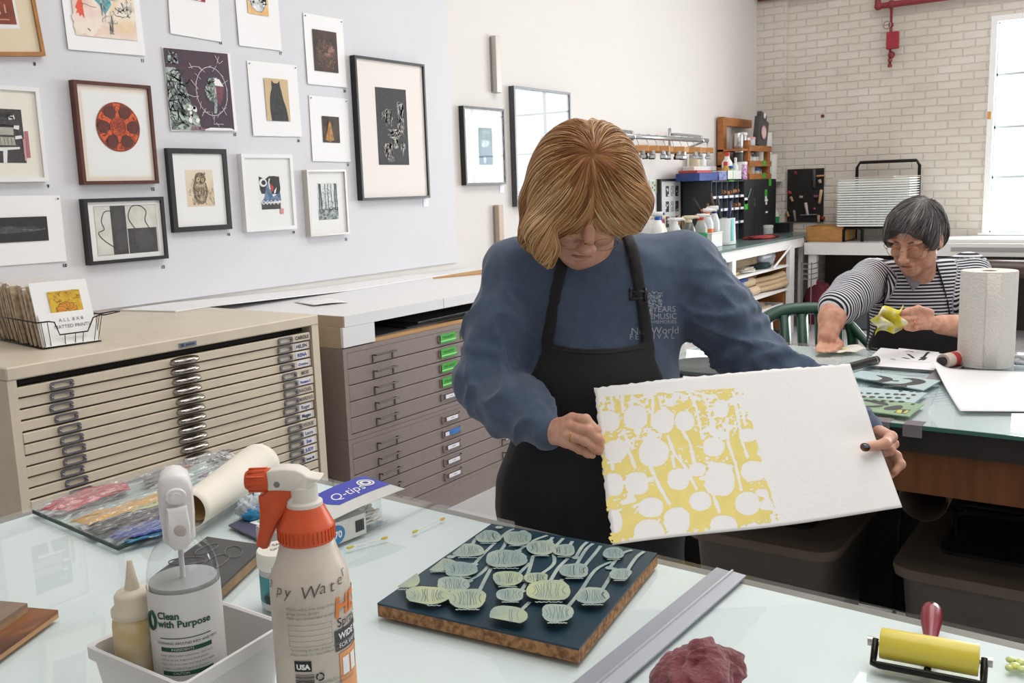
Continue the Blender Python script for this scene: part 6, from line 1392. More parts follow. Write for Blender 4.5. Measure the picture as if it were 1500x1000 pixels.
patch = (Vv < .36+.2*nzC) & (nzB+.55*nzC+.6*(.35-Vv) > .10) & (Vv > .02)
ink[patch & (nzA > -.25)] = 0
ink[(nzB > .62) & (nzC > .0)] = 0
ink[(Vv < .035) & (nzA > .1)] = 0; ink[(nzA+nzC > .85)] = 0
edgeu = (U > .975+.02*nzA) | (U < .01+.01*nzB) | (Vv > .985+.02*nzB); ink[edgeu] = 0
vi = {}; vs = []; fs = []
def vid_(i, j):
    if (i, j) not in vi: u, v = quad(i/nu, j/nv); vi[(i, j)] = len(vs); vs.append(sheetp(u, v)+SHN*.0009)
    return vi[(i, j)]
for j in range(nv):
    i = 0
    while i < nu:
        if ink[j, i]:
            i0 = i
            while i < nu and ink[j, i] and i-i0 < 6: i += 1
            fs.append((vid_(i0, j), vid_(i, j), vid_(i, j+1), vid_(i0, j+1)))
        else: i += 1
b = MB(); b.add(vs, fs); b.obj('yellow_print', mat('yellow_ink', '#eedc80', .6, var=.06, vscale=40), pt)
# ------------------------------------------------------------------ second table and what lies on it
Z2 = .94
def t2(x, y, z=Z2): return onz(x, y, z)
M_slab = mat('black_table_slab', '#2b2826', .6, var=.2, vscale=20); M_edgeg = mat('green_glass_edge', '#2f6f63', .15, spec=.8)
M_blue2 = mat('pale_blue_backing', '#ccdcdf', .45, var=.06, vscale=4)
tb2 = thing('work_table', 'second work table with green-edged glass and a brown timber apron', 'table', (2.75, .4, 0))
y0, y1 = -1.3, 1.62
MB().bb((2.25, y0, .875), (3.24, y1, .929)).obj('tabletop', M_slab, tb2)
MB().bb((2.252, y0, .9292), (3.238, y1, .930)).obj('backing_sheet', M_blue2, tb2)
b = MB(); b.bb((2.242, y0, .9305), (2.247, y1, .9395)); b.obj('glass_edge', M_edgeg, tb2)
MB().bb((2.247, y0, .9305), (3.242, y1, .9395)).obj('glass_top', M_tglass, tb2)
b = MB(); b.bb((2.262, y0+.03, .775), (2.30, y1-.03, .875)); b.bb((3.19, y0+.03, .775), (3.225, y1-.03, .875)); b.obj('apron', mat('brown_timber', '#7a4a22', .55, var=.3, vscale=5, stretch=(1, 8, 1)), tb2)
MB().bb((3.225, y0+.03, .04), (3.24, y1-.03, .775)).obj('added_shade_panel', M_slab, tb2)  # added dark panel: hides the lit floor, stands in for under-table shade
for x in (2.33, 3.15):
    for y in (y0+.09, y1-.09): MB().bb((x-.045, y-.045, 0), (x+.045, y+.045, .80)).obj('leg', MC['brown_timber'], tb2)
M_tape = mat('silver_tape', '#8d8b92', .25, .4)
for y, w, lb in ((.520, .05, 'silver tape folded over the glass edge below the green plate'), (.446, .042, 'silver tape folded over the glass edge further along')):
    b = MB(); b.bb((2.2395, y-w/2, .9398), (2.285, y+w/2, .9403)); b.bb((2.2395, y-w/2, .912), (2.241, y+w/2, .9403)); tag(b.obj('tape_strip', M_tape), lb, 'tape')
# etched plates
M_pb = mat('pale_plate', '#bcd3d6', .35, var=.04, vscale=9); M_pg = mat('green_plate', '#93b08d', .4, var=.1, vscale=9); M_pk = mat('plate_black', '#2c3034', .5); M_py = mat('plate_yellow', '#c8c24a', .5)
def plate(label, P, z, m, draw):
    c = sum(P, Vector())/len(P); t = thing('printing_plate', label, 'plate', c); MB().prism([(p.x, p.y) for p in P], z, z+.003).obj('plate_sheet', m, t)
    F = Flat(); draw(F, z+.0032); F.mb.obj('inked_pattern_print', F.mats, t); return t
def bez(P, z, n=5): return [Vector((p.x, p.y, z)) for p in catmull([t2(x, y) for x, y in P], n)]
def crescent(F, P, z, w): pts = bez(P, z); n = len(pts); F.line(M_pk, pts, [w*math.sin(PI*(i+.6)/(n+.2)) for i in range(n)])
def d1(F, z):
    crescent(F, [(1268, 560), (1290, 562), (1300, 558), (1284, 553)], z, .030); crescent(F, [(1296, 565), (1325, 567), (1346, 563), (1338, 559), (1322, 558)], z, .034); crescent(F, [(1305, 561), (1312, 561.5), (1316, 561)], z, .016)
    r = random.Random(2)
    for k in range(7): x = 1296+k*5; F.poly(M_pk, [t2(x+3*cos(t), 565.5+1.2*math.sin(t), z) for t in (0, 1.2, 2.2, 3.3, 4.4, 5.5)])
def d2(F, z):
    r = random.Random(3)
    for row in range(4):
        for k in range(8):
            x, y = 1256+k*13+row*4+r.uniform(-2, 2), 570+row*5.4+k*.5
            if y < 571+ (x-1255)*.02 or x > 1350-row*6: continue
            s_ = r.uniform(3.2, 5.4); F.poly(M_pk, [t2(x+s_*cos(t), y+1.25*math.sin(t)*(1+.3*cos(3*t)), z) for t in [k2*PI/4 for k2 in range(8)]])
def d3(F, z):
    for P, w in (([(1262, 588), (1280, 590), (1292, 593), (1300, 596)], .03), ([(1265, 597), (1280, 597.5), (1294, 596)], .02), ([(1296, 602), (1308, 600), (1320, 596)], .034), ([(1334, 594), (1340, 594.5)], .02)): crescent(F, P, z, w)
    F.poly(MC['plate_black'], [t2(*q, z) for q in ((1309, 604), (1326, 606), (1335, 600), (1318, 599))]); F.poly(M_py, [t2(*q, z) for q in ((1312, 604), (1320, 605), (1322, 600), (1316, 600))]); F.poly(M_py, [t2(*q, z) for q in ((1322, 605), (1327, 605), (1332, 601), (1328, 600.6))])
plate('pale plate with crescent fish shapes, farthest of the three plates', [t2(1240, 553), t2(1352, 575), t2(1378, 561), t2(1262, 546)], Z2+.0042, M_pb, d1)
plate('pale plate speckled with small dark ovals, between two other plates', [t2(1240, 581), t2(1338, 592), t2(1358, 577), t2(1250, 568)], Z2+.0008, M_pb, d2)
plate('green plate with dark leaf shapes, nearest the glass edge', [t2(1250, 601), t2(1331, 612), t2(1353, 594), t2(1255, 583)], Z2+.0008, M_pg, d3)
# papers
M_wp = mat('bright_paper', '#f0eff2', .6)
ps = [t2(1363, 540), t2(1406, 603), t2(1540, 604), t2(1560, 548)]
def curl(u, v):
    p = ps[0]*(1-u)*(1-v)+ps[1]*(1-u)*v+ps[2]*u*v+ps[3]*u*(1-v); p.z = Z2+.0016+.020*math.exp(-((u/.10)**2+((v)/.45)**2))+.006*math.exp(-(u/.06)**2)*(1-v); return p
tag(MB().grid(curl, 24, 14, .0006).obj('paper_sheet', M_wp, smooth=True), 'large blank white sheet with a curling corner beside the paper towel roll', 'paper')
b = MB(); P = [t2(1263, 535), t2(1290, 510), t2(1392, 520), t2(1368, 543)]; b.prism([(p.x, p.y) for p in P], Z2+.0008, Z2+.0022); tag(b.obj('paper_sheet', M_wp), 'white paper lying flat under a small ink drawing', 'paper')
b = MB(); b.prism([(p.x, p.y) for p in [t2(1355, 556), t2(1386, 560), t2(1410, 536), t2(1398, 524), t2(1385, 528)]], Z2+.0004, Z2+.0007); tag(b.obj('grey_card', mat('grey_card', '#86828a', .6)), 'grey card under the curling white sheet', 'card')
dr = thing('ink_drawing', 'small white sheet with black brush drawing on the flat paper', 'drawing', t2(1340, 520))
P = [t2(1300, 528), t2(1317, 511), t2(1376, 517), t2(1362, 532)]; MB().prism([(p.x, p.y) for p in P], Z2+.0024, Z2+.0032).obj('paper', M_wp, dr)
F = Flat(); z = Z2+.0035
for P_s, w in (([(1326, 516), (1332, 515.5), (1338, 517)], .006), ([(1330, 520), (1336, 524), (1338, 526)], .008), ([(1322, 525), (1332, 527)], .010), ([(1346, 529), (1352, 526), (1356, 521), (1360, 517)], .008), ([(1352, 529), (1357, 525)], .008), ([(1348, 526), (1355, 523)], .006), ([(1356, 519), (1362, 518)], .006), ([(1304, 527), (1312, 528)], .005)): F.line(M_pk, bez(P_s, z, 4), w)
F.mb.obj('brush_strokes', F.mats, dr)
# towel roll
q = t2(1443, 534); R_ = .0765
tr = thing('paper_towel_roll', 'standing roll of white quilted paper towel', 'paper towel roll', (q.x, q.y, Z2)); T = Matrix.Translation((q.x, q.y, Z2+.0005))
M_tow = mat('towel_paper', '#e7e0d9', .9, bump=.6, bscale=170)
MB().lathe([(.021, .001), (R_*.98, 0), (R_, .004), (R_, .276), (R_*.985, .280), (.021, .279), (.021, .001)], T, 56, caps=False).obj('towel_roll', M_tow, tr, angle=50)
MB().lathe([(.0205, .001), (.0205, .278), (.019, .278), (.019, .001), (.0205, .001)], T, 24, caps=False).obj('cardboard_core', mat('cardboard_tube', '#8b6f5a', .8), tr, smooth=True)
a_ = math.atan2(-q.y, -q.x)-.08
MB().grid(lambda u, v: (q.x+(R_+.0012*(1-u))*cos(a_+u*.5), q.y+(R_+.0012*(1-u))*sin(a_+u*.5), Z2+.003+.274*v), 8, 3, .0005).obj('loose_edge', M_tow, tr, smooth=True)
# black tube, brayer, packet, red paper
a, b_ = t2(1284, 527, Z2+.0135), t2(1205, 548, Z2+.0135)
tt_ = thing('black_tube', 'black cylindrical handle with a silver ring lying behind the held print', 'tool', a); MB().cyl(a, b_, .0125, n=20).obj('tube', mat('black_rubber', '#1b1a1b', .35), tt_, angle=40)
dd = (b_-a).normalized(); MB().cyl(a+dd*.012, a+dd*.016, .0129, n=20).obj('ring', M_steel2, tt_, angle=40)
a, b_ = t2(1390, 527, Z2+.022), t2(1412, 522, Z2+.022); dd = (b_-a).normalized()
br = thing('brayer', 'small roller end with black knob and red band beside the paper towel roll', 'roller', a); b = MB().cyl(a-dd*.03, a+dd*.06, .0215, n=20); b.obj('roller_body', mat('worn_cream', '#cdbcb0', .5), br, angle=40)
MB().cyl(a-dd*.042, a-dd*.030, .0135, n=18).obj('black_knob', MC['black_rubber'], br, angle=40); MB().cyl(a+dd*.006, a+dd*.032, .0219, n=20).obj('red_band', mat('red_band', '#b3312f', .5), br, angle=40)
c = t2(1497, 528, Z2+.01); b = crumple(MB(), (c.x, c.y, Z2+.014), (.05, .03, .018), 28, 16, .3, 2, 2.2); tag(b.obj('plastic_packet', mat('clear_packet', '#c5c8cc', .2, col2='#9da1a8', vscale=40), smooth=True), 'crumpled clear plastic packet behind the paper towel roll', 'packet')
MB_ = MB().prism([(p.x, p.y) for p in [t2(1158, 540), t2(1166, 529), t2(1182, 529), t2(1178, 536)]], Z2+.0006, Z2+.0016); tag(MB_.obj('red_paper', mat('red_paper', '#d9463f', .6)), 'scrap of red paper beside the blue sleeve', 'paper')
b = MB().prism([(p.x, p.y) for p in [t2(1000, 556), t2(1006, 512), t2(1060, 515), t2(1075, 556)]], Z2+.0006, Z2+.0014); tag(b.obj('paper_sheet', M_wp), 'white sheet on the far glass table seen under the raised arm', 'paper')
b = MB(); c = t2(1028, 545); b.lathe([(.12, 0), (.13, .004), (.13, .012), (.122, .014), (.11, .010)], Matrix.Translation((c.x+.05, c.y, Z2+.0016)), 30); tag(b.obj('dark_tray', mat('dark_tray', '#3a4444', .3), smooth=True), 'dark round tray on the far table seen under the raised arm', 'tray')

# ---- below the table
M_tote = mat('grey_tote', '#6f6b64', .5, var=.1, vscale=12); M_lid = mat('tote_lid', '#85776a', .5, var=.1, vscale=9); M_lidd = mat('tote_lid_dark', '#2b2c33', .4, var=.2, vscale=20)
def tote(label, x0, x1, y0, y1, zt_):
    t = thing('storage_tote', label, 'storage bin', ((x0+x1)/2, (y0+y1)/2, 0), 'lidded totes under the second table')
    P0 = rounded([Vector((x0+.05, y1-.05, 0)), Vector((x1-.05, y1-.05, 0)), Vector((x1-.05, y0+.05, 0)), Vector((x0+.05, y0+.05, 0))], .07, 6)
    def ring(s, z): c = Vector(((x0+x1)/2, (y0+y1)/2, 0)); return [Vector((c.x+(p.x-c.x)*s[0], c.y+(p.y-c.y)*s[1], z)) for p in P0]
    def skin(mb, rs, cap=True):
        n = len(rs[0]); o = len(mb.v); mb.add([p for r in rs for p in r], [(l*n+i, l*n+(i+1) % n, (l+1)*n+(i+1) % n, (l+1)*n+i) for l in range(len(rs)-1) for i in range(n)]+([tuple(range(n)), tuple((len(rs)-1)*n+i for i in range(n))[::-1]] if cap else [])); return mb
    skin(MB(), [ring((.88, .86), .002), ring((.90, .88), .01), ring((1.02, 1.02), zt_-.05)]).obj('tote_body', M_tote, t, angle=50)
    skin(MB(), [ring((1.05, 1.05), zt_-.052), ring((1.11, 1.11), zt_-.048), ring((1.13, 1.13), zt_-.03), ring((1.12, 1.12), zt_-.018), ring((1.03, 1.03), zt_-.004), ring((.96, .96), zt_)]).obj('tote_lid', M_lid, t, angle=35)
    b = skin(MB(), [ring((.66, .62), zt_+.0005), ring((.66, .62), zt_+.010), ring((.60, .56), zt_+.016)]); b.obj('lid_panel', M_lidd, t, angle=35)
    b = MB(); b.bb((x0+.26, y0+.12, zt_+.001), (x1-.1, y1-.12, zt_+.004)); 
    h = MB(); cx = x1-.03; h.tube([(cx-.06, y0+.12, zt_), (cx-.03, y0+.13, zt_+.016), (cx-.03, y1-.13, zt_+.016), (cx-.06, y1-.12, zt_)], .010, 8); h.obj('lid_handle', M_lidd, t, smooth=True)
    f = MB(); yc = (y0+y1)/2; f.box((x0+.038+.02, yc, zt_*.58), (.012, .22, .16), None, .004); f.obj('front_grip', MC['grey_tote'], t)
    return t
T1 = tote('brown-grey lidded tote under the second table, nearest the photo edge', 2.62, 3.24, .08, .60, .45)
lettering('M A R', .028, mat('emboss_pale', '#8f8f94', .4), T1, Matrix(((0, 1, 0, 3.13), (-1, 0, 0, .34), (0, 0, 1, .4665), (0, 0, 0, 1))))
tote('dark lidded tote under the second table, mostly hidden behind the held print', 2.62, 3.24, .70, 1.22, .45)
# rolled sheet slung under the apron
a, b_ = ond(1352, 727, 2.72), ond(1405, 660, 3.25)
rp_ = thing('rolled_sheet', 'large brown rolled sheet under the second table above the tote', 'roll', a)
d_ = (b_-a).normalized(); u_ = d_.orthogonal().normalized(); w_ = d_.cross(u_); Lr = (b_-a).length
a.z = .585; b_ = Vector((b_.x, b_.y, .615)); d_ = (b_-a).normalized(); u_ = HZ-d_*d_.z; u_.normalize(); w_ = d_.cross(u_); Lr = .6
MB().grid(lambda u, v: a+d_*Lr*v+(u_*sin(2*PI*1.2*u)+w_*cos(2*PI*1.2*u))*(.062+.006*u), 44, 4, .0012).obj('sheet', mat('brown_vinyl', '#6e5f54', .5), rp_, smooth=True)
rk = thing('wire_stand', 'thin black stand holding the brown roll under the second table', 'stand', (a.x, a.y, 0))
b = MB()
for v in (.15, .85): p = a+d_*Lr*v; b.tube([(p.x, p.y-.09, 0), (p.x, p.y-.075, p.z-.05), (p.x, p.y, p.z-.073), (p.x, p.y+.075, p.z-.05), (p.x, p.y+.09, 0)], .006, 6)
b.obj('stand_frame', M_blk, rk, smooth=True)
# black chair on castors behind the tote
ch = thing('office_chair', 'black chair at the second table, under the striped-shirt person', 'chair', (3.66, .62, 0))
M_chb = mat('black_seat', '#17171a', .7); MB().box((3.66, .62, .60), (.46, .46, .07), rotz(.6), .03).obj('seat', M_chb, ch, angle=40); MB().tube([(3.66, .62, .57), (3.66, .62, .10)], .028, 12).obj('column', M_blk, ch, smooth=True)
for k in range(5): a2 = 2*PI*k/5+.3; MB().tube([(3.66, .62, .11), (3.66+.28*cos(a2), .62+.28*sin(a2), .03)], [.022, .014], 8).obj('leg', M_blk, ch, smooth=True)
bp = Vector((3.66, .62, 0))+Vector((.8, .53, 0))*.25
MB().box((bp.x, bp.y, .86), (.05, .40, .34), rotz(.58), .02).obj('backrest', M_chb, ch, angle=40); MB().tube([(3.70, .65, .575), (bp.x+.03, bp.y+.02, .62), (bp.x+.03, bp.y+.02, .8)], .014, 8).obj('back_support', M_blk, ch, smooth=True)
# dark bag and cloth seen below the apron
b = crumple(MB(), (3.52, .20, .20), (.10, .12, .27), 30, 20, .2, 1.4, 6.1); tag(b.obj('dark_bag', mat('dark_bag', '#4a4238', .8), smooth=True), 'dark bag standing on the floor behind the totes', 'bag')
# ------------------------------------------------------------------ grey-haired person in a striped shirt at the second table
M_skin2 = skin_mat('skin_ruddy', '#dba78d', '#c4836c')
pe2 = thing('person', 'person with short grey hair, striped shirt and black apron, wiping the far table', 'person', (3.6, .68, 0))
pit, yaw, rol = rad(23), rad(-47), rad(-3)
H2 = P_(1341, 347, 3.25); fw0 = (-HB_*cos(yaw)+HR*sin(yaw)); gf = fw0*cos(pit)-HZ*sin(pit); gu_ = fw0*sin(pit)+HZ*cos(pit); gx = gf.cross(gu_); gx = gx if gx.dot(HR) > 0 else -gx
q_ = Matrix.Rotation(rol, 3, gf); gx = q_ @ gx; gu_ = q_ @ gu_
def GG(x, y, z): return H2+gx*x+gf*y+gu_*z
GM = Matrix((gx, gf, gu_)).transposed()
sL, sR = P_(1278, 408, 3.40), P_(1418, 400, 3.42)
eL, wL = P_(1222, 452, 3.20), P_(1212, 494, 3.14)
eR, wR_ = P_(1450, 482, 3.22), P_(1378, 475, 3.05)
ch2, be2, hp2 = P_(1347, 446, 3.43), P_(1345, 510, 3.43), P_(1345, 560, 3.46)
F = Field(np.array(H2)-.17, np.array(H2)+.17, .0026)
F.ell(GG(0, -.012, .028), (.074, .094, .090), GM, .02); F.ell(GG(0, .022, -.045), (.055, .062, .066), GM, .03); F.ell(GG(0, .062, -.099), (.022, .021, .019), GM, .022); F.ell(GG(0, .052, -.085), (.034, .030, .024), GM, .02)
for s in (-1, 1):
    F.ell(GG(s*.037, .064, -.028), (.023, .020, .022), GM, .015); F.ell(GG(s*.030, .079, .024), (.030, .012, .009), GM, .012); F.ell(GG(s*.046, .02, -.07), (.022, .035, .03), GM, .02)
    F.ell(GG(s*.031, .079, .001), (.0155, .011, .011), GM, .006); F.ell(GG(s*.031, .0895, -.002), (.0135, .0035, .0016), GM, .001, 'cut'); F.ell(GG(s*.031, .097, .011), (.016, .006, .004), GM, .008, 'cut')
    F.ell(GG(s*.078, -.010, -.012), (.009, .019, .033), GM, .006); F.ell(GG(s*.086, -.006, -.010), (.004, .010, .018), GM, .004, 'cut')
F.chain([GG(0, .080, .018), GG(0, .096, -.008), GG(0, .110, -.032)], [.009, .010, .0120], .010); F.ell(GG(0, .113, -.035), (.0115, .010, .0100), GM, .008)
for s in (-1, 1): F.ell(GG(s*.012, .101, -.038), (.008, .009, .0075), GM, .006)
F.ell(GG(0, .084, -.061), (.023, .010, .006), GM, .008); F.ell(GG(0, .083, -.075), (.019, .0105, .0065), GM, .007); F.cap(GG(-.023, .095, -.067), GG(.023, .095, -.067), .0018, .0018, .002, 'cut')
for s in (-1, 1): F.cap(GG(s*.020, .096, -.044), GG(s*.032, .086, -.068), .002, .0018, .007, 'cut')
F.cap(GG(0, -.02, -.05), P_(1345, 412, 3.36), .052, .058, .03)
bo = [F.mesh(1)]
F = Field(np.array((2.85, .20, .40)), np.array((3.95, 1.25, 1.36)), .011)
MT = Matrix((HR, HB_, HZ)).transposed()
def torso3(F, g=0, k=.05): F.ell(ch2, (.172+g, .115+g, .155+g), MT, k); F.ell(be2, (.165+g, .125+g, .16+g), MT, k); F.ell(hp2, (.17+g, .13+g, .13+g), MT, k)
torso3(F, -.014); F.cap(P_(1345, 408, 3.36), P_(1347, 425, 3.42), .058, .07, .04)
F.cap(P_(1347, 420, 3.43), sL, .06, .05, .04); F.cap(P_(1347, 420, 3.43), sR, .06, .05, .04); F.chain([sL, eL], [.05, .043], .02); F.chain([sR, eR], [.05, .042], .02)
# lap and legs under the table
for s in (-1, 1): k_n = hp2+HR*.10*s-HB_*.36-HZ*.07; F.chain([hp2+HR*.09*s-HZ*.03, k_n], [.08, .062], .03)
bo.append(F.mesh(1))
F = Field(np.array(P_(1216, 480, 3.16))-.17, np.array(P_(1216, 480, 3.16))+.17, .003)
hd_ = P_(1214, 508, 3.13)
F.chain([eL, eL.lerp(wL, .35), wL], [.045, .044, .030], .01)
def J2(*a): return [P_(*q) for q in a]
def hand2(F, wr, el, fs, th): 
    F.cap(wr.lerp(el, .2), wr, .030, .028, .01)
    for f in fs: F.cap(wr, f[0], .016, .0115, .012); F.chain(f, [.0105, .0098, .0088, .0078][:len(f)], .003)
    F.chain(th, [.014, .011, .0098, .0085][:len(th)], .006)
hand2(F, wL, eL, [J2((1203, 503, 3.135), (1199, 510, 3.10), (1199, 515, 3.075)), J2((1210, 504, 3.13), (1207, 512, 3.09), (1206, 517, 3.065)), J2((1218, 504, 3.13), (1216, 512, 3.09), (1214, 517, 3.065)), J2((1225, 503, 3.135), (1224, 510, 3.10), (1222, 515, 3.075))], J2((1222, 496, 3.14), (1230, 503, 3.12), (1229, 509, 3.10)))
F.d = np.maximum(F.d, (Z2+.006)-F.grids()[2]); bo.append(F.mesh(1))
F = Field(np.array(P_(1370, 470, 3.05))-.21, np.array(P_(1370, 470, 3.05))+.21, .0032)
F.chain([eR, eR.lerp(wR_, .4), wR_], [.047, .044, .030], .01)
hand2(F, wR_, eR, [J2((1348, 459, 3.0), (1331, 459, 2.97), (1318, 458, 2.96), (1310, 457, 2.96)), J2((1347, 466, 2.995), (1328, 468, 2.96), (1316, 468, 2.955), (1308, 467, 2.96)), J2((1348, 472, 2.995), (1331, 475, 2.965), (1322, 475, 2.96)), J2((1351, 478, 3.0), (1337, 481, 2.975), (1328, 480, 2.97))], J2((1362, 458, 3.02), (1345, 452, 2.99), (1330, 455, 2.97), (1320, 460, 2.965)))
bo.append(F.mesh(1))
V, Fq = merge_np(bo); link('body', np_mesh('body', V, Fq, M_skin2), pe2)
b = MB(); c = P_(1338, 474.5, 2.965); b.tube([c+(HZ*cos(t)+HB_*sin(t))*.0108 for t in [2*PI*k/24 for k in range(24)]], .0016, 6, True); b.obj('gold_ring', MC['gold'], pe2, smooth=True)
# striped shirt
def stripe_mat():
    m = bpy.data.materials.new('striped_jersey'); m.use_nodes = True; g = NT(m); b = g.n['Principled BSDF']; b.inputs['Roughness'].default_value = .9
    at = g.add('ShaderNodeAttribute', _attribute_name='stripe'); fr = g.add('ShaderNodeMath', _operation='FRACT'); g.link(at.outputs['Fac'], fr.inputs[0]); gt = g.add('ShaderNodeMath', _operation='GREATER_THAN'); gt.inputs[1].default_value = .52; g.link(fr.outputs[0], gt.inputs[0])
    mx = g.add('ShaderNodeMixRGB'); mx.inputs[1].default_value = lin('#1c1c2b'); mx.inputs[2].default_value = lin('#dcdce2'); g.link(gt.outputs[0], mx.inputs[0]); g.link(mx.outputs[0], b.inputs['Base Color']); return m
F = Field(np.array((2.95, .22, .62)), np.array((3.95, 1.25, 1.36)), .0068)
torso3(F, .010); F.cap(P_(1345, 406, 3.37), P_(1347, 425, 3.42), .066, .09, .05)
F.cap(P_(1347, 420, 3.44), sL, .075, .068, .05); F.cap(P_(1347, 420, 3.44), sR, .075, .068, .05)
F.chain([sL, sL.lerp(eL, .5), sL.lerp(eL, .93)], [.068, .070, .062], .03); F.chain([sR, sR.lerp(eR, .5), eR], [.068, .066, .060], .03)
rnd = random.Random(12)
for p, q in ((sL, eL), (sR, eR)):
    d = (q-p).normalized(); u = d.orthogonal().normalized(); w_ = d.cross(u)
    for t in (.45, .65, .82):
        f = lambda tt: p.lerp(q, t)+(u*cos(tt)+w_*sin(tt))*.062+d*.018*math.sin(tt*1.5); ph0 = rnd.uniform(0, 6)
        for k in range(7): F.cap(f(ph0+k*.5), f(ph0+k*.5+.5), .008, .008, .014)
D3 = F.d.copy(); F3 = (F.lo.copy(), F.h, F.n.copy())
V, Fq = F.mesh(1); N = vnormals(V, Fq); V = V+N*(.0045*(ridged(V*np.array((9, 9, 5), np.float32))-.3))[:, None]
def segt(V, a, b):
    a, b = npv(a), npv(b); d = b-a; t = np.clip(((V-a) @ d)/(d @ d), -.3, 1.2); return np.linalg.norm(V-a-t[:, None]*d, axis=1), t*np.linalg.norm(d)
per_ = .0118
st = V[:, 2]/per_+.25*vnoise(V*5)
for a, b_ in ((sL, eL), (sR, eR)):
    dist, tl = segt(V, a, b_); arm = (dist < .092) & (tl > .005); st = np.where(arm, tl/per_+.3*vnoise(V*8), st)
shm = np_mesh('striped_shirt', V, Fq, stripe_mat(), {'stripe': st}); link('striped_shirt', shm, pe2)
# grey undershirt, apron and straps cut from the same shape
A3 = Field(F3[0], F3[0]+F3[1]*(F3[2]-1), F3[1]); n_ = tuple(np.minimum(A3.n, F3[2])); A3.d = A3.d[:n_[0], :n_[1], :n_[2]]; A3.n = np.array(n_); D3 = D3[:n_[0], :n_[1], :n_[2]]
Gx, Gy, Gz = A3.grids(); qx, qy, qz = Gx-EYE.x, Gy-EYE.y, Gz-EYE.z; dep = qx*FWD.x+qy*FWD.y+qz*FWD.z
pxg = 750+FP*(qx*RT.x+qy*RT.y+qz*RT.z)/dep; pyg = 500-FP*(qx*UP.x+qy*UP.y+qz*UP.z)/dep; bx = (Gx-be2.x)*HB_.x+(Gy-be2.y)*HB_.y; sc = np.float32(3.4/FP)
xl = np.interp(pyg, [455, 475, 500, 560], [1296, 1286, 1272, 1262]).astype(np.float32); xr = np.interp(pyg, [455, 475, 500, 560], [1392, 1400, 1414, 1425]).astype(np.float32)
bib = np.maximum(np.maximum(xl-pxg, pxg-xr), 470-pyg)*sc
def seg3(*P): return np.minimum.reduce([seg2(*P[i], *P[i+1]) for i in range(len(P)-1)])
st_ = np.minimum(seg3((1289, 474), (1295, 440), (1300, 400)), seg3((1394, 474), (1388, 440), (1378, 405), (1371, 385)))*1.7-.0062
A3.d = np.minimum(np.maximum(np.maximum(D3-.010, bib), bx-.02), np.maximum(np.maximum(D3-.009, st_), bx-.03)).astype(np.float32); A3.d = np.maximum(A3.d, -(D3+.012))
V, Fq = A3.mesh(1); link('apron', np_mesh('apron', V, Fq, M_apron), pe2)
vx = np.clip((pyg-392)/34, 0, 1); tri = np.maximum(np.maximum((1317+19*vx)-pxg, pxg-(1372-34*vx)), np.maximum(pyg-427, 384-pyg))*sc
A3.d = np.maximum(np.maximum(D3-.006, tri), bx-.06).astype(np.float32); A3.d = np.maximum(A3.d, -(D3+.012)); V, Fq = A3.mesh(1); link('undershirt', np_mesh('undershirt', V, Fq, mat('grey_marl', '#9a9698', .9)), pe2)
# trousers
F = Field(np.array((2.9, .1, -.01)), np.array((3.95, 1.25, .85)), .012)
F.ell(hp2-HZ*.03, (.185, .145, .13), MT, .04)
for s in (-1, 1):
    k_n = hp2+HR*.10*s-HB_*.36-HZ*.07; F.chain([hp2+HR*.09*s-HZ*.04, k_n, Vector((k_n.x, k_n.y, .10))+HB_*.05], [.095, .075, .055], .03)
    F.cap(Vector((k_n.x, k_n.y, .05))+HB_*.06, Vector((k_n.x, k_n.y, .042))-HB_*.10, .045, .038, .02)
F.d = np.maximum(F.d, .004-F.grids()[2]); V, Fq = F.mesh(1); link('trousers', np_mesh('trousers', V, Fq, M_pants), pe2)
# hair
F = Field(np.array(H2)-.18, np.array(H2)+.18, .0036)
F.ell(GG(0, -.022, .036), (.085, .103, .092), GM, .02); F.ell(GG(0, -.065, -.015), (.078, .055, .070), GM, .03); F.ell(GG(0, .040, .078), (.068, .058, .040), GM, .03)
for s in (-1, 1): F.ell(GG(s*.072, .028, .022), (.016, .034, .046), GM, .015)
F.chain([GG(.020, .085, .062), GG(.028, .098, .036)], [.022, .006], .01); F.chain([GG(-.010, .088, .062), GG(-.016, .098, .040)], [.022, .006], .01); F.chain([GG(-.045, .07, .055), GG(-.058, .075, .012)], [.022, .006], .01); F.chain([GG(.055, .06, .05), GG(.066, .05, .004)], [.022, .006], .012)
for s in (-1, 1): F.ell(GG(s*.096, -.006, -.018), (.026, .030, .040), GM, .006, 'cut')
F.ell(GG(0, .120, .034), (.086, .046, .052), GM, .008, 'cut'); F.ell(GG(0, .10, -.06), (.11, .06, .05), GM, .01, 'cut')
Vc, Fc = F.mesh(1); Nc = vnormals(Vc, Fc); w2 = BVHTree.FromPolygons([tuple(v) for v in Vc], [tuple(f) for f in Fc]).find_nearest(GG(.02, -.035, .13))[0]
dV = Vc-npv(w2); az = np.arctan2(dV @ npv(gx), dV @ npv(gf)); L_ = np.linalg.norm(dV, axis=1); gro = vnoise(np.stack([az*8, L_*12, az*0+3], 1))*.6+vnoise(np.stack([az*22, L_*9, az*0+8], 1))*.4
V0c = Vc.copy(); Vc = Vc+Nc*(.003*gro)[:, None]
gm = hair_mat('grey_hair', ('#2e2a2b', '#474243', '#5f5959', '#837c7b', '#b5afae'))
cap2 = np_mesh('hair', Vc, Fc, gm, {'tone': np.clip(.28+.25*gro, 0, 1)})
def flow2(p, nr):
    d = p-w2; L = d.length; o = d.normalized() if L > 1e-4 else gf
    return o+nr.cross(o)*.35*max(0, 1-L/.15)+gf*.25-HZ*.3*max(0, L-.08)*8+gx*(-.35)
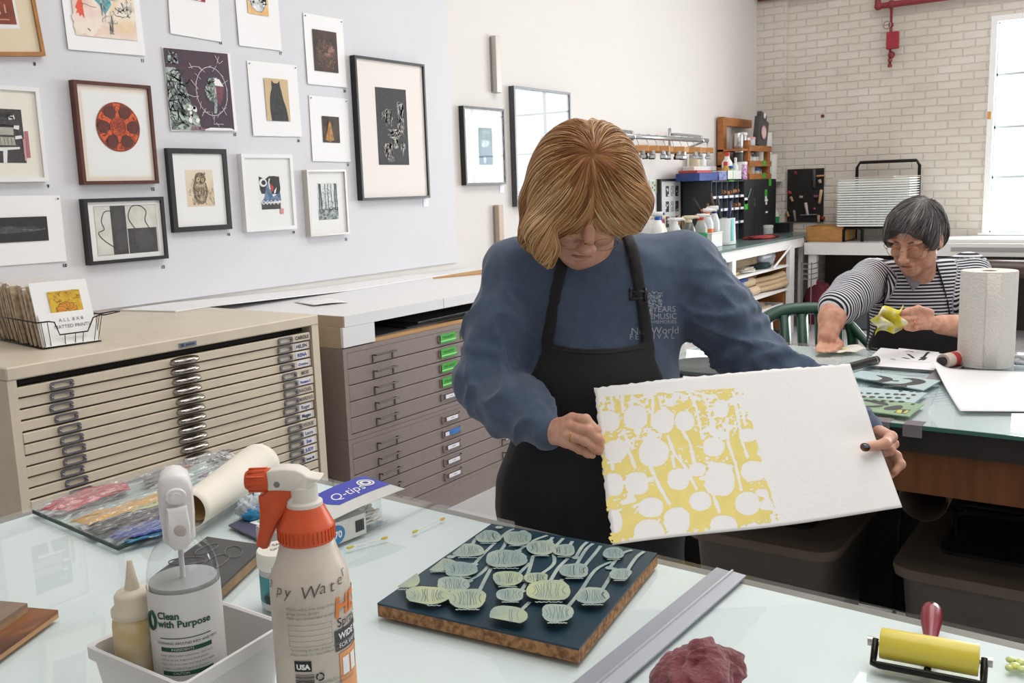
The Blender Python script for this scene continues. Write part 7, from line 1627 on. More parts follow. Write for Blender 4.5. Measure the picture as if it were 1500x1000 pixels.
def hem2(p): q = p-H2; y, z, x = q.dot(gf), q.dot(gu_), q.dot(gx); return (y > .058 and z < .084-.3*abs(x-.015)) or z < -.085
stm = groom(pe2, (V0c, Fc), H2, (gx, gf, gu_), w2, hem2, gm, 3000, 9, flow=flow2, maxlen=.13, lift=.003, wid=.0010, wisp=.034); joined('hair', [cap2, stm], pe2)
gl = link('eyeglasses', MB().tube([GG(-.011, .098, -.006), GG(-.004, .106, -.002), GG(.004, .106, -.002), GG(.011, .098, -.006)], .0011, 6).mesh('eyeglasses', M_wire, True), pe2)
for s in (-1, 1):
    c = GG(s*.036, .097, -.010); P = [c+gx*(.0255*cos(t))+gu_*(.019*sin(t))-gf*(.007*abs(cos(t))*(1 if cos(t)*s > 0 else 0)) for t in [2*PI*k/26 for k in range(26)]]
    MB().tube(P, .0009, 6, True).obj('lens_rim', M_wire, gl, smooth=True); MB().add([c+gf*.001]+[Vector(p) for p in P], [(0, 1+k, 1+(k+1) % 26) for k in range(26)]).obj('lens', M_lens, gl, smooth=True)
    MB().tube([c+gx*s*.0255-gf*.005+gu_*.006, GG(s*.076, .08, .002), GG(s*.083, .01, .0), GG(s*.082, -.015, -.010)], .0012, 6).obj('temple_arm', M_wire, gl, smooth=True)
MB().tube([GG(x, .0935-9*x*x, -.067-2*x*x) for x in (-.022, -.013, -.004, .004, .013, .022)], [.0012, .003, .0034, .0034, .003, .0012], 8).obj('lips', mat('lip_brown', '#a05f52', .5), pe2, smooth=True)
for s in (-1, 1): MB().tube([GG(s*x, y, z) for x, y, z in ((.016, .0905, .021), (.028, .0915, .026), (.042, .083, .025), (.050, .074, .020))], [.002, .0035, .003, .0012], 7).obj('eyebrow', mat('brow_grey', '#6a5a52', .8), pe2, smooth=True)
# wipes in both hands
c = P_(1300, 468, 2.955)
def wipe(u, v):
    x, y = (u-.5), (v-.5); p = c+HR*(x*.085+.012*math.sin(v*7))+HZ*(y*.075+.018*x+.01*math.sin(u*6)); return p+HB_*(.014*math.sin(u*9+v*5)+.010*math.sin(v*13)-.012)
tag(MB().grid(wipe, 20, 20, .0012).obj('cleaning_wipe', mat('yellow_wipe', '#ece6cc', .8, col2='#dfcf3a', vscale=22, lo=.42, hi=.56), smooth=True), 'crumpled yellow-stained wipe held up in the hand with a ring', 'wipe')
c2_ = t2(1224, 514)
def wipe2(u, v):
    p = Vector((c2_.x, c2_.y, Z2+.003))+HR*((u-.42)*.135)+HB_*((v-.5)*.10); p.z += .004*abs(math.sin(u*8+v*4))+.030*max(0, u-.72)*1.6*(1-abs(v-.4)); return p
tag(MB().grid(wipe2, 22, 16, .001).obj('cleaning_wipe', mat('white_wipe', '#eeece2', .8, col2='#e0d98c', vscale=26, lo=.30, hi=.42), smooth=True), 'white wipe pressed flat on the glass under the other hand', 'wipe')
# ------------------------------------------------------------------ the far corner: counters, shelves and their clutter
ZC = .945; YC = 2.985; YS = 3.40
def cn(x, y, z=ZC): return onz(x, y, z)
M_wpaint = mat('white_painted_wood', '#e6e4e1', .5, var=.05, vscale=5); M_orgw = mat('orange_timber', '#b2703a', .6, var=.3, vscale=5, stretch=(1, 1, 9)); M_ctop = mat('counter_glass_top', '#6f8583', .2, var=.25, vscale=5)
ct = thing('counter', 'long white counter with glassy grey top and open shelves along the left wall', 'counter', (7.9, 3.35, 0))
MB().bb((6.2, YC, .925), (9.62, YW-.005, ZC), .004).obj('counter_top', M_ctop, ct)
b = MB(); b.bb((6.2, YC+.015, .835), (9.60, YC+.035, .925)); b.obj('front_rail', M_wpaint, ct)
for x0_, x1_ in ((6.22, 6.30), (7.66, 7.745), (9.16, 9.30)): MB().bb((x0_, YC+.012, 0), (x1_, YC+.05, .84)).obj('post', M_wpaint, ct)
for x in (7.64, 9.14): MB().bb((x, YC+.06, .05), (x+.03, YW-.03, .9)).obj('divider', M_orgw, ct)
for z in (.665, .435, .20): MB().bb((6.25, YC+.03, z), (9.16, YW-.03, z+.022)).obj('shelf', M_wpaint, ct)
MB().bb((6.25, YW-.03, .05), (9.6, YW-.01, .92)).obj('back_panel', mat('brown_back_panel', '#7a5236', .7), ct)
MB().tube([Vector((8.66, YC+.005, .69)), Vector((9.17, YC+.005, .865))], .010, 6).obj('brace', M_wpaint, ct)
bc = thing('counter', 'white-edged counter along the brick wall under the window', 'counter', (9.9, .5, 0))
b = MB(); b.bb((9.55, -2.6, .845), (XB-.005, YC-.01, .872)); b.obj('counter_top', mat('grey_counter', '#c3c4c4', .4), bc)
b = MB(); b.bb((9.535, -2.6, .755), (9.555, YC-.01, .871)); b.obj('front_rail', M_wpaint, bc); b = MB(); b.bb((9.530, -2.6, .80), (9.536, 1.62, .838)); b.obj('grey_strip', mat('grey_strip', '#a8a8a8', .4, .3), bc)
for y in (2.90, .9, -.6, -2.0): MB().bb((9.56, y-.04, 0), (9.64, y+.04, .76)).obj('leg', M_wpaint, bc)
MB().bb((9.50, 1.935, .762), (9.533, 2.045, .828)).obj('clip_box', M_blk, bc)
# wooden box
wb_ = thing('wooden_box', 'plain wooden box on the far counter beside the drying rack', 'box', (9.86, 2.82, .872))
b = MB(); X0, X1, Y0, Y1, z0_, z1_ = 9.70, 10.12, 2.63, 3.01, .8725, 1.025
b.bb((X0, Y0, z0_), (X0+.012, Y1, z1_)); b.bb((X1-.012, Y0, z0_), (X1, Y1, z1_)); b.bb((X0, Y0, z0_), (X1, Y0+.012, z1_)); b.bb((X0, Y1-.012, z0_), (X1, Y1, z1_)); b.bb((X0, Y0, z0_), (X1, Y1, z0_+.01)); b.obj('box_shell', mat('box_pine', '#c08a4e', .6, var=.25, vscale=5, stretch=(1, 4, 12)), wb_)
MB().bb((X0+.05, Y0+.03, z1_-.02), (X1-.05, Y1-.08, z1_+.006)).obj('box_lid', MC['box_pine'], wb_)
# drying rack
M_wire2 = mat('pale_wire', '#e6eae6', .4)
rk = thing('drying_rack', 'drying rack of many stacked white wire trays with black tube frame', 'rack', (9.95, 2.37, .872))
X0, X1, Y0, Y1 = 9.68, 10.20, 2.03, 2.70
b = MB(); P = [(X1-.05, Y1-.06, .875), (X1-.05, Y1-.06, 1.60), (X1-.05, Y1-.09, 1.65), (X1-.05, Y0+.04, 1.65), (X1-.05, Y0+.01, 1.60), (X1-.05, Y0+.01, .875)]
b.tube(P, .016, 8); b.tube([(X1-.03, Y1-.07, 1.015), (X0+.02, Y1-.07, 1.015)], .014, 8); b.tube([(X1-.03, Y0+.02, 1.015), (X0+.02, Y0+.02, 1.015)], .014, 8); b.tube([(X0+.02, Y1-.07, 1.015), (X0+.02, Y0+.02, 1.015)], .014, 8); b.obj('tube_frame', M_blk, rk, smooth=True)
b = MB(); b.tube([(X0+.03, Y1-.06, .875), (X0+.03, Y1-.06, .99), (X0+.03, Y1-.09, 1.01), (X0+.03, Y1-.21, 1.01), (X0+.03, Y1-.24, .99), (X0+.03, Y1-.24, .875)], .016, 8); b.obj('foot_loop', M_blk, rk, smooth=True)
for k in range(20):
    z = 1.035+k*.0235; b = MB(); w_ = .0042
    b.tube([(X0, Y0, z), (X0, Y1, z), (X1-.08, Y1, z), (X1-.08, Y0, z)], .0062, 5, True)
    for j in range(1, 9): y = Y0+(Y1-Y0)*j/9; b.tube([(X0, y, z), (X1-.08, y, z)], w_, 4)
    b.bb((X0-.006, Y0+.01, z-.009), (X0+.002, Y1-.01, z+.006)); b.obj('wire_tray', M_wire2, rk)
tag(MB().prism([(X0-.02, Y1+.04), (X0-.03, Y0+.14), (X1-.12, Y0-.02), (X1-.1, Y1-.1)], 1.497, 1.503).obj('paper_board', mat('grey_board', '#c9bfb4', .7)), 'grey board lying on top of the drying rack', 'board')
# pegboard with tools
pb = thing('pegboard', 'black pegboard on the brick wall hung with hand tools', 'pegboard', (XB-.01, 3.19, 1.05)); MB().bb((XB-.022, 3.0, 1.05), (XB-.003, 3.385, 1.61)).obj('board', mat('black_pegboard', '#161415', .6), pb)
b = MB()
for i in range(9):
    for j in range(13): b.cyl((XB-.0235, 3.03+i*.04, 1.08+j*.042), (XB-.022, 3.03+i*.04, 1.08+j*.042), .004, n=6)
b.obj('hook_holes', mat('hole_grey', '#3a3638', .8), pb)
def pw(x, y): return onx(x, y, XB-.04)
tool_specs = [('hand_brush', 'long grey flat bar hanging high on the black pegboard', 1192.5, 248, 1192.5, 275, .020, 'iron', '#4a4a4c'), ('wooden_baren', 'tan wooden handle lying along the top of the pegboard', 1196, 258, 1209, 257, .012, 'tan', '#b88f62'), ('spatula', 'pale flat wooden slat at the free edge of the pegboard', 1203, 278, 1200, 298, .018, 'wood', '#cfae88'), ('wood_block', 'small pale wood piece under the tan handle on the pegboard', 1200, 263, 1202, 268, .018, 'wood', '#c4a888'), ('mallet', 'pale handle low on the pegboard beside red string', 1199, 315, 1199, 326, .016, 'wood', '#c4a382'), ('brush', 'white-wrapped brush with red band in the middle of the pegboard', 1180, 297, 1183, 315, .018, 'white', '#cfc4c0'), ('round_pad', 'pale oval pad in the middle of the pegboard', 1171, 288.5, 1176, 288.5, .016, 'pad', '#a79e90'), ('pink_tool', 'small pink-red knob beside the white-wrapped brush', 1191, 306, 1195, 306, .014, 'pink', '#b8395a'), ('magenta_pad', 'flat mauve pad near the pale wooden slat on the pegboard', 1192, 288, 1198, 287.5, .016, 'mauve', '#8a4a78'), ('red_spool', 'dark red bundle at the upper corner of the pegboard', 1162, 254, 1168, 253, .02, 'dred', '#7a2438'), ('brown_tool', 'brown flat handle at the wall-corner side of the pegboard', 1158, 288, 1161, 295, .016, 'wood', '#b89878'), ('carving_tool', 'red-handled tool on the corner side of the pegboard', 1155, 281, 1158, 284, .02, 'red', '#a83038'), ('steel_bar', 'thin steel bar across the lower part of the pegboard', 1172, 315, 1196, 314, .006, 'steel', '#8a8a8c'), ('grey_strip', 'grey handle at the bottom of the pegboard beside the jars', 1163, 308, 1165, 324, .015, 'greyh', '#8d847e'), ('red_string', 'tangle of red string hanging at the bottom of the pegboard', 1204, 317, 1207, 322, .022, 'red', '#a02a34'), ('tan_block', 'tan wooden handle hanging off the pegboard near the corner', 1152, 310, 1155, 317, .018, 'tan', '#b08a60')]
for nm, lb, xa, ya, xb, yb, r, mk, c in tool_specs:
    a, b_ = pw(xa, ya), pw(xb, yb); t = MB(); d = (b_-a); L = d.length
    if mk in ('red', 'dred', 'pink') and L < .06: crumple(t, a.lerp(b_, .5), (r*.8, r, r*1.1), 14, 9, .3, 2, xa)
    else: t.tube([a-d*.02, a, a.lerp(b_, .3), a.lerp(b_, .7), b_, b_+d*.02], [r*.4, r*.9, r, r*.8, r*.95, r*.4], 8, flat=.6, upv=(1, 0, 0))
    tag(t.obj(nm, mat('tool_'+mk+c[1:4], c, .6), smooth=True), lb, 'tool', 'tools hung on the pegboard')
# sorter and dark cabinet
M_dkc = mat('dark_cabinet', '#35373c', .45, var=.12, vscale=30); M_dkf = mat('dark_cabinet_front', '#202124', .5); M_pig = mat('pigeonhole_dark', '#1d1f2a', .6); M_gmetal = mat('grey_metal_edge', '#67707a', .4, .4)
x0, xm, x1, zt_ = 8.18, 9.0, 9.91, 1.515
so = thing('pigeonhole_sorter', 'dark metal pigeonhole sorter on the counter with labelled shelves', 'sorter', ((x0+xm)/2, 3.55, ZC))
b = MB(); b.bb((x0, YS, ZC+.001), (x0+.012, YW-.01, zt_)); b.bb((xm-.014, YS, ZC+.001), (xm-.002, YW-.01, zt_)); b.bb((x0, YS, zt_-.014), (xm-.002, YW-.01, zt_)); b.bb((x0, YW-.03, ZC+.001), (xm-.002, YW-.01, zt_)); b.obj('sorter_body', M_dkc, so)
b = MB(); b.bb((x0+.012, YW-.04, ZC+.002), (xm-.014, YW-.031, zt_-.014)); b.obj('sorter_back', M_pig, so)
for k in range(1, 6): x = x0+(xm-x0)*k/6; MB().bb((x-.003, YS+.01, ZC+.002), (x+.003, YW-.04, zt_-.014)).obj('divider', M_gmetal, so)
zr = [ony(1065, y, YS).z for y in (288, 306.5, 327)]
for z in zr: MB().bb((x0+.012, YS+.004, z-.006), (xm-.014, YW-.04, z+.006)).obj('shelf', M_gmetal, so); MB().bb((x0+.012, YS, z-.014), (xm-.014, YS+.004, z+.014)).obj('shelf_lip', M_gmetal, so)
rnd = random.Random(31)
for z in zr:
    for k in range(6):
        x = x0+(xm-x0)*(k+.5)/6; w_ = rnd.uniform(.035, .055); MB().bb((x-w_, YS-.0025, z-.011), (x+w_, YS-.0005, z+.010)).obj('label', M_lab2, so)
MB().bb((8.60, YS-.002, zt_-.013), (8.72, YS, zt_-.001)).obj('green_tape', M_green, so)
dc = thing('metal_cabinet', 'dark metal cabinet with green tape and magnets beside the pigeonhole sorter', 'cabinet', ((xm+x1)/2, 3.55, ZC))
MB().bb((xm+.002, YS+.012, ZC+.001), (x1, YW-.01, zt_)).obj('cabinet_body', M_dkf, dc); xd = ony(1105, 300, YS).x
MB().bb((xm+.004, YS, ZC+.004), (xd-.004, YS+.011, zt_-.004)).obj('door', M_dkf, dc); MB().bb((xd+.004, YS, ZC+.004), (x1-.003, YS+.011, zt_-.004)).obj('door', M_dkf, dc)
for (x, y, w_, h_, m) in ((1128, 267, .07, .07, M_green), (1122, 282.5, .07, .07, M_green), (1122, 289, .05, .03, M_whit), (1122.5, 293, .085, .022, M_whit), (1122.5, 297.5, .04, .03, M_whit), (1123, 310.5, .06, .02, M_whit), (1093, 300, .09, .09, M_green), (1093, 294, .085, .06, M_whit)):
    q = ony(x, y, YS-.002); MB().box(q, (w_, .003, h_)).obj('magnet', m, dc)
q0, q1 = ony(1096, 290, YS-.01), ony(1100, 276, YS-.01); MB().tube([q0, q1], .006, 6).obj('hanging_wire', mat('teal_wire', '#5f8a86', .4), dc)
q = ony(1105.3, 296, YS-.004); MB().box(q, (.012, .006, .09)).obj('door_latch', M_steel2, dc)
# wooden toy-like brush blocks in the sorter
for (xa, ya, xb, yb, lb) in ((1058, 281, 1066, 283, 'orange wooden block in the top row of the sorter, shorter one'), (1068, 282, 1080, 279, 'orange wooden block in the top row of the sorter, longer one'), (1075, 304, 1082, 302, 'small orange tool in the second row of the sorter')):
    a, b_ = ony(xa, ya, YS+.04), ony(xb, yb, YS+.04); zr_ = zr[0] if ya < 290 else zr[1]; a.z = max(a.z, zr_+.03); b_.z = max(b_.z, zr_+.03); tag(MB().tube([a, a.lerp(b_, .3), b_], [.024, .018, .024], 7).obj('wooden_tool', M_orgw), lb, 'tool')
# bottles, jars and boxes: one builder, a label for each
def jar(lb, x, y, z, r, h, body, lid=None, neck=.0, cat='jar', nm='jar', lidh=.02, band=None):
    t = thing(nm, lb, cat, (x, y, z)); T = Matrix.Translation((x, y, z+.001)); nk = r*(1-neck)
    MB().lathe([(r*.93, 0), (r, r*.1), (r, h*(.70 if neck else .98)), (nk if neck else r*.97, h*(.88 if neck else 1)), (nk*.95 if neck else r*.9, h)], T, 16).obj('jar_body' if nm == 'jar' else 'body', body, t, angle=40)
    if lid is not None: MB().lathe([(nk*1.04, h-.004), (nk*1.06, h), (nk*1.04, h+lidh), (nk*.8, h+lidh+.003)], T, 16).obj('lid', lid, t, angle=40)
    if band is not None: MB().lathe([(r*1.012, h*.18), (r*1.012, h*.62)], T, 16, caps=False).obj('label_band', band, t, smooth=True)
    return t
C = lambda n, c, **k: mat(n, c, k.pop('rough', .4), **k)
c_white, c_cream, c_grey, c_black, c_red, c_blue, c_green, c_orange, c_amber, c_purple, c_tin, c_clear = C('c_white', '#e6e5e2'), C('c_cream', '#d6c9ae'), C('c_grey', '#8c8e90'), C('c_black', '#222225'), C('c_red', '#c93a30'), C('c_blue', '#2f56a8'), C('c_green', '#2f9a64'), C('c_orange', '#e0702c'), C('c_amber', '#b88a3a'), C('c_purple', '#8a3a9a'), C('c_tin', '#b9bab8', rough=.25, metal=.8), C('c_clear', '#c9d0d2', rough=.15)
def sprayer(lb, x, y, z, r, h, body, head, trig, dirx=-1, liquid=None):
    t = thing('spray_bottle', lb, 'spray bottle', (x, y, z)); T = Matrix.Translation((x, y, z+.001))
    MB().lathe([(r*.92, 0), (r, .006), (r, h*.58), (r*.55, h*.78), (r*.4, h*.80)], T, 18).obj('bottle_body', body, t, angle=45); MB().lathe([(r*.45, h*.78), (r*.47, h*.86), (r*.3, h*.87)], T, 14).obj('collar', trig, t, angle=45)
    d = HR*dirx; p = Vector((x, y, z+h*.93)); b = MB(); b.box(p, (.03+r*.9, .03, h*.10), rotz(math.atan2(d.y, d.x)), .006); b.tube([p-d*.01, p-d*(r*1.2), p-d*(r*1.5)-HZ*.01], [.014, .012, .005], 8); b.tube([p, p-HZ*h*.09], .011, 8); b.obj('spray_head', head, t, angle=50)
    MB().tube([p+d*.012, p+d*.028-HZ*.02, p+d*.03-HZ*.065], [.009, .008, .006], 7, flat=.7).obj('trigger', trig, t, smooth=True); MB().cyl(p+d*(.012+r*.45), p+d*(.03+r*.45), .010, n=10).obj('nozzle', trig, t)
    if liquid is not None: MB().lathe([(r*1.012, h*.12), (r*1.012, h*.45)], T, 18, caps=False).obj('label_band', liquid, t, smooth=True)
    return t
def at(x, y, Y=3.22): p = ony(x, 340, Y); return Vector((p.x, p.y, ZC))
p = cn(1036, 362); sprayer('spray bottle with orange collar and orange label in the white bin on the far counter', p.x, p.y, ZC+.012, .055, .33, c_clear, c_white, c_orange, -1, c_orange)
p = at(1046, 352, 3.26); sprayer('clear spray bottle with blue trigger behind the orange-labelled one on the far counter', p.x, p.y, ZC, .05, .36, c_clear, c_white, C('c_navy', '#1f2c66'), 1)
p = at(1027, 352, 3.28); sprayer('spray bottle with red trigger left of the orange-labelled one on the far counter'.replace('left of', 'beside'), p.x, p.y, ZC, .055, .30, C('c_dirty', '#9aa09a'), c_white, c_red, -1, c_green)
p = at(1009, 352); sprayer('smoky spray bottle with yellow label and cream head on the far counter', p.x, p.y, ZC, .058, .30, C('c_smoke', '#5c5e58', rough=.2), c_cream, c_cream, -1, C('c_lime', '#b9bb4a'))
p = at(997, 356); sprayer('clear spray bottle with white capped head nearest the blue shoulder', p.x, p.y+.05, ZC, .055, .29, c_clear, c_white, c_white, -1, c_white)
p = at(988, 356); sprayer('dusty spray bottle with dark red trigger behind the blue shoulder', p.x, p.y+.12, ZC, .055, .31, c_cream, c_cream, C('c_dred', '#9a2430'), 1)
p = at(972, 360); sprayer('spray bottle with blue trigger behind the blue shoulder', p.x, p.y+.05, ZC, .055, .35, c_white, c_white, c_blue, 1)
def bin_(lb, c, sx, sy, h, m=c_white):
    t = thing('plastic_bin', lb, 'bin', (c.x, c.y, ZC)); b = MB(); w_ = .004
    b.bb((c.x-sx, c.y-sy, ZC+.001), (c.x+sx, c.y+sy, ZC+.008)); b.bb((c.x-sx, c.y-sy, ZC+.001), (c.x-sx+w_, c.y+sy, ZC+h)); b.bb((c.x+sx-w_, c.y-sy, ZC+.001), (c.x+sx, c.y+sy, ZC+h)); b.bb((c.x-sx, c.y-sy, ZC+.001), (c.x+sx, c.y-sy+w_, ZC+h)); b.bb((c.x-sx, c.y+sy-w_, ZC+.001), (c.x+sx, c.y+sy, ZC+h)); b.obj('bin_walls', m, t)
    b = MB(); b.tube([(c.x-sx, c.y-sy, ZC+h), (c.x+sx, c.y-sy, ZC+h), (c.x+sx, c.y+sy, ZC+h), (c.x-sx, c.y+sy, ZC+h)], .006, 6, True); b.obj('rim', m, t); return t
p = cn(1036, 362); bin_('white plastic bin holding the orange-labelled sprayer on the far counter', p, .12, .09, .125)
p = cn(1010, 369); bin_('shallow white bin near the front edge of the far counter, beside the shoulder', Vector((p.x, p.y+.02, 0)), .10, .08, .10)
q = cn(1064, 358); t = thing('canister', 'wide white canister with a teal stripe holding brushes and knives', 'canister', (q.x, q.y+.06, ZC)); T = Matrix.Translation((q.x, q.y+.06, ZC+.001))
MB().lathe([(.135, 0), (.14, .004), (.142, .03), (.14, .031), (.132, .21), (.134, .235), (.126, .235), (.126, .02), (.01, .02)], T, 36).obj('canister_body', C('c_canister', '#d8dcda'), t, angle=40)
a0_ = math.atan2(-(q.y+.06), -q.x)
MB().grid(lambda u, v: (q.x+.1415*cos(a0_+.72+.28*u+.10*v)*(1-.05*v), q.y+.06+.1415*sin(a0_+.72+.28*u+.10*v)*(1-.05*v), ZC+.035+.195*v), 4, 5).obj('teal_stripe', C('c_teal', '#2fa8ac'), t)
for k, (dx, dz, lean, m, lb) in enumerate(((-.06, .30, -.20, c_black, 'black-handled tool leaning far out of the canister'), (-.02, .24, -.10, C('c_wood', '#7d6350'), 'brown round-headed tool in the canister'), (.01, .33, -.09, C('c_umber', '#5a4638'), 'tall dark wooden brush in the middle of the canister'), (.04, .29, -.05, C('c_slate', '#3c3f46'), 'slate grey knife handle in the canister'), (.07, .26, .05, C('c_navy2', '#26305a'), 'navy handled tool at the teal side of the canister'))):
    a = Vector((q.x, q.y+.06, ZC+.028))+HR*dx*.7; e = a+HR*lean*1.0+HZ*(dz+.10)
    tag(MB().tube([a, a.lerp(e, .55), a.lerp(e, .75), e], [.009, .011, .017, .013], 8).obj('brush', m, smooth=True), lb, 'brush', 'tools in the canister')
p = cn(1132, 340); jar('white squeeze bottle with a green label on the far counter', p.x, p.y, ZC, .065, .27, c_white, c_white, .45, 'bottle', 'bottle', .03, c_green)
rnd = random.Random(41)
for k, (x, y) in enumerate(((1107, 350), (1118, 349), (1126, 347.5))):
    p = cn(x, y); b = crumple(MB(), (p.x, p.y, ZC+.013), (.13, .10, .016), 22, 12, .4, 2.4, 3+k*2); tag(b.obj('red_cloth', C('c_clothred%d' % k, ('#8e2f34', '#b84a4c', '#5a2426')[k], rough=.9), smooth=True), ('dark red rag at the sorter end of the counter', 'bright red rag in the middle of the rag heap', 'brownish red rag by the green-labelled bottle')[k], 'rag')
for k, (x, y, r, h, m, l, lb) in enumerate(((1150, 338, .05, .10, c_clear, c_tin, 'clear glass jar in the far corner of the counter, nearest the pegboard'), (1160, 336, .045, .13, c_white, c_white, 'small white jar in the counter corner under the pegboard'), (1168, 337, .055, .08, c_clear, c_white, 'low clear tub at the corner end of the counter'), (1143, 341, .04, .05, C('c_yellowish', '#a89a50'), c_tin, 'little yellow tin beside the green-labelled bottle'))):
    p = cn(x, y); jar(lb, min(p.x, 9.58), max(min(p.y, 3.5), 3.05), ZC, r, h, m, l)
q = pw(1153, 318); tag(MB().box((10.05, q.y-.02, 1.0), (.12, .16, .10), None, .005).obj('black_box', c_black), 'small black box standing on a bracket below the pegboard', 'box')
MB().bb((9.64, 3.0, .91), (XB-.08, 3.70, .945)).obj('corner_shelf', M_ctop); tag(bpy.data.objects['corner_shelf'], 'grey corner shelf joining the two far counters', 'shelf')
for x_, y_ in ((9.68, 3.05), (10.1, 3.05), (9.68, 3.6)): MB().bb((x_-.025, y_-.025, 0), (x_+.025, y_+.025, .91)).obj('leg', M_wpaint, bpy.data.objects['corner_shelf'])
# on top of the sorter
zs = zt_
def onS(x, y, Y): p = ony(x, y, Y); return p.x
xa, xb = onS(998, 258, 3.45), onS(1040, 258, 3.45)
t = thing('flat_box', 'blue patterned flat box with red lid on the sorter', 'box', (8.3, 3.55, zs)); MB().bb((7.98, 3.43, zs+.001), (8.40, 3.66, zs+.07), .003).obj('box_body', C('c_bluebox', '#3a55a0', col2='#2a3f80', vscale=30), t); MB().bb((8.00, 3.46, zs+.0705), (8.33, 3.64, zs+.095), .003).obj('red_lid', C('c_redlid', '#c04a48'), t)
t = thing('flat_box', 'smaller dark blue carton beside the blue patterned box', 'box', (8.5, 3.48, zs)); MB().bb((8.41, 3.42, zs+.001), (8.60, 3.58, zs+.08), .003).obj('box_body', C('c_navybox', '#3f4f8c', col2='#8a94c0', vscale=40, lo=.55, hi=.6), t)
tag(MB().bb((8.22, 3.585, zs+.096), (8.75, 3.70, zs+.135), .003).obj('white_carton', c_white), 'flat white carton with teal end lying on the boxes on the sorter', 'carton')
t = thing('white_tray', 'white plastic tray of bottles on top of the sorter', 'tray', (8.8, 3.55, zs)); b = MB(); b.bb((8.61, 3.42, zs+.001), (8.97, 3.58, zs+.009)); b.bb((8.61, 3.42, zs+.001), (8.97, 3.426, zs+.09)); b.bb((8.61, 3.575, zs+.001), (8.97, 3.58, zs+.09)); b.bb((8.61, 3.42, zs+.001), (8.616, 3.58, zs+.09)); b.bb((8.964, 3.42, zs+.001), (8.97, 3.58, zs+.16)); b.obj('tray_body', c_white, t)
for lb, x, y, r, h, m, l, bd in (('white bottle with red cap on top of the sorter', 8.80, 3.50, .05, .22, c_white, c_red, None), ('amber bottle with small red cap on top of the sorter', 8.69, 3.47, .04, .13, c_amber, c_red, None), ('white squeeze bottle with thin spout on top of the sorter', 8.52, 3.64, .045, .15, c_white, c_white, None), ('black-capped canister on top of the sorter', 8.90, 3.54, .05, .19, c_clear, c_black, None), ('white narrow spray can on top of the sorter', 8.94, 3.47, .026, .17, c_white, c_white, None), ('pale jar at the wall end of the boxes on the sorter', 8.36, 3.64, .05, .08, c_cream, c_tin, None)):
    zb_ = zs+.010 if x > 8.6 else zs+.136; jar(lb, x, y, zb_, r, h, m, l, .5 if h > .12 else 0, 'bottle' if h > .12 else 'jar', 'bottle' if h > .12 else 'jar', .03, bd)
jar('small green and blue tube bottle in the tray on the sorter', 8.75, 3.44, zs+.010, .022, .10, C('c_gb', '#8fd040', col2='#2f8ac0', vscale=12), c_blue, 0, 'bottle', 'bottle'); jar('purple patterned tin beside the tray on the sorter', 9.06, 3.45, zs, .05, .15, C('c_purplep', '#a04aa8', col2='#e0c8e0', vscale=60), c_white)
# wooden rack of jars above
ws = thing('wooden_rack', 'orange timber rack of jars on the wall above the dark cabinet', 'rack', (9.4, 3.6, zs)); YR0, YR1 = 3.45, 3.70
def wx(x, y, Y=YR0): return ony(x, y, Y)
xL, xR = wx(1054, 170, YR1).x, 9.86; xm_ = wx(1078, 220).x; z1t = 2.13; zA, zB, zC_ = 1.80, 1.62, zs+.002
xL = 9.05
b = MB(); b.bb((xL, YR1-.06, zs+.001), (xL+.09, YR1, z1t)); b.obj('rear_post', M_orgw, ws); b = MB(); b.bb((9.22, YR0, zs+.001), (9.29, YR0+.04, 1.90)); b.obj('front_post', M_orgw, ws)
b = MB(); b.bb((xR-.07, YR0, zs+.001), (xR, YR0+.06, 1.84)); b.obj('side_post', M_orgw, ws); b = MB(); b.bb((xL+.09, YR1-.05, z1t-.08), (xR, YR1-.001, z1t-.001)); b.obj('top_rail', M_orgw, ws)
for z in (1.815, 1.665, zs+.022): MB().bb((xL, YR0, z-.02), (xR, YR1, z)).obj('shelf', M_orgw, ws); MB().bb((9.22, YR0-.015, z-.02), (xR, YR0, z+.035)).obj('shelf_rail', M_orgw, ws)
for x, z in ((9.60, 1.665), (9.60, zs+.022)): MB().bb((x, YR0-.018, z-.015), (x+.08, YR0-.0155, z+.04)).obj('green_tape', M_green, ws)
specs = [(1.815, [('tall tin at the wall end of the top rack shelf', 9.16, .055, .15, c_tin, None), ('second tin on the top rack shelf', 9.27, .05, .14, c_tin, c_white), ('white carton-like jar on the top rack shelf', 9.36, .045, .09, c_white, c_white), ('pink-lidded clear tub on the top rack shelf', 9.47, .06, .10, c_clear, C('c_pink', '#d8a0a8')), ('small green jar on the top rack shelf', 9.58, .035, .08, C('c_palegreen', '#b9c9a8'), c_white), ('white bottle at the brick end of the top rack shelf', 9.78, .035, .10, c_white, c_white)]), (1.665, [('dark tin at the wall end of the middle rack shelf', 9.17, .05, .12, C('c_dktin', '#4a4a4c'), c_tin), ('shiny tin on the middle rack shelf', 9.33, .045, .12, c_tin, c_white), ('white jar with red lid on the middle rack shelf', 9.42, .04, .09, c_white, c_red), ('white tub with dark green lid on the middle rack shelf', 9.52, .05, .08, c_white, C('c_dgreen', '#1f5a40')), ('low white jar on the middle rack shelf', 9.63, .035, .06, c_white, c_white), ('tall white bottle at the brick end of the middle rack shelf', 9.74, .05, .12, c_white, c_white)]), (zs+.022, [('grey metal can on the bottom rack shelf', 9.36, .05, .13, c_tin, c_black), ('tall white can on the bottom rack shelf', 9.47, .055, .14, c_cream, c_black), ('white tub with blue lid on the bottom rack shelf', 9.62, .05, .07, c_white, c_blue), ('squat jar on the bottom rack shelf', 9.72, .04, .06, c_clear, c_grey)])]
for z, row in specs:
    for lb, x, r, h, m, l in row: jar(lb, x, 3.53, z, r, h, m, l)
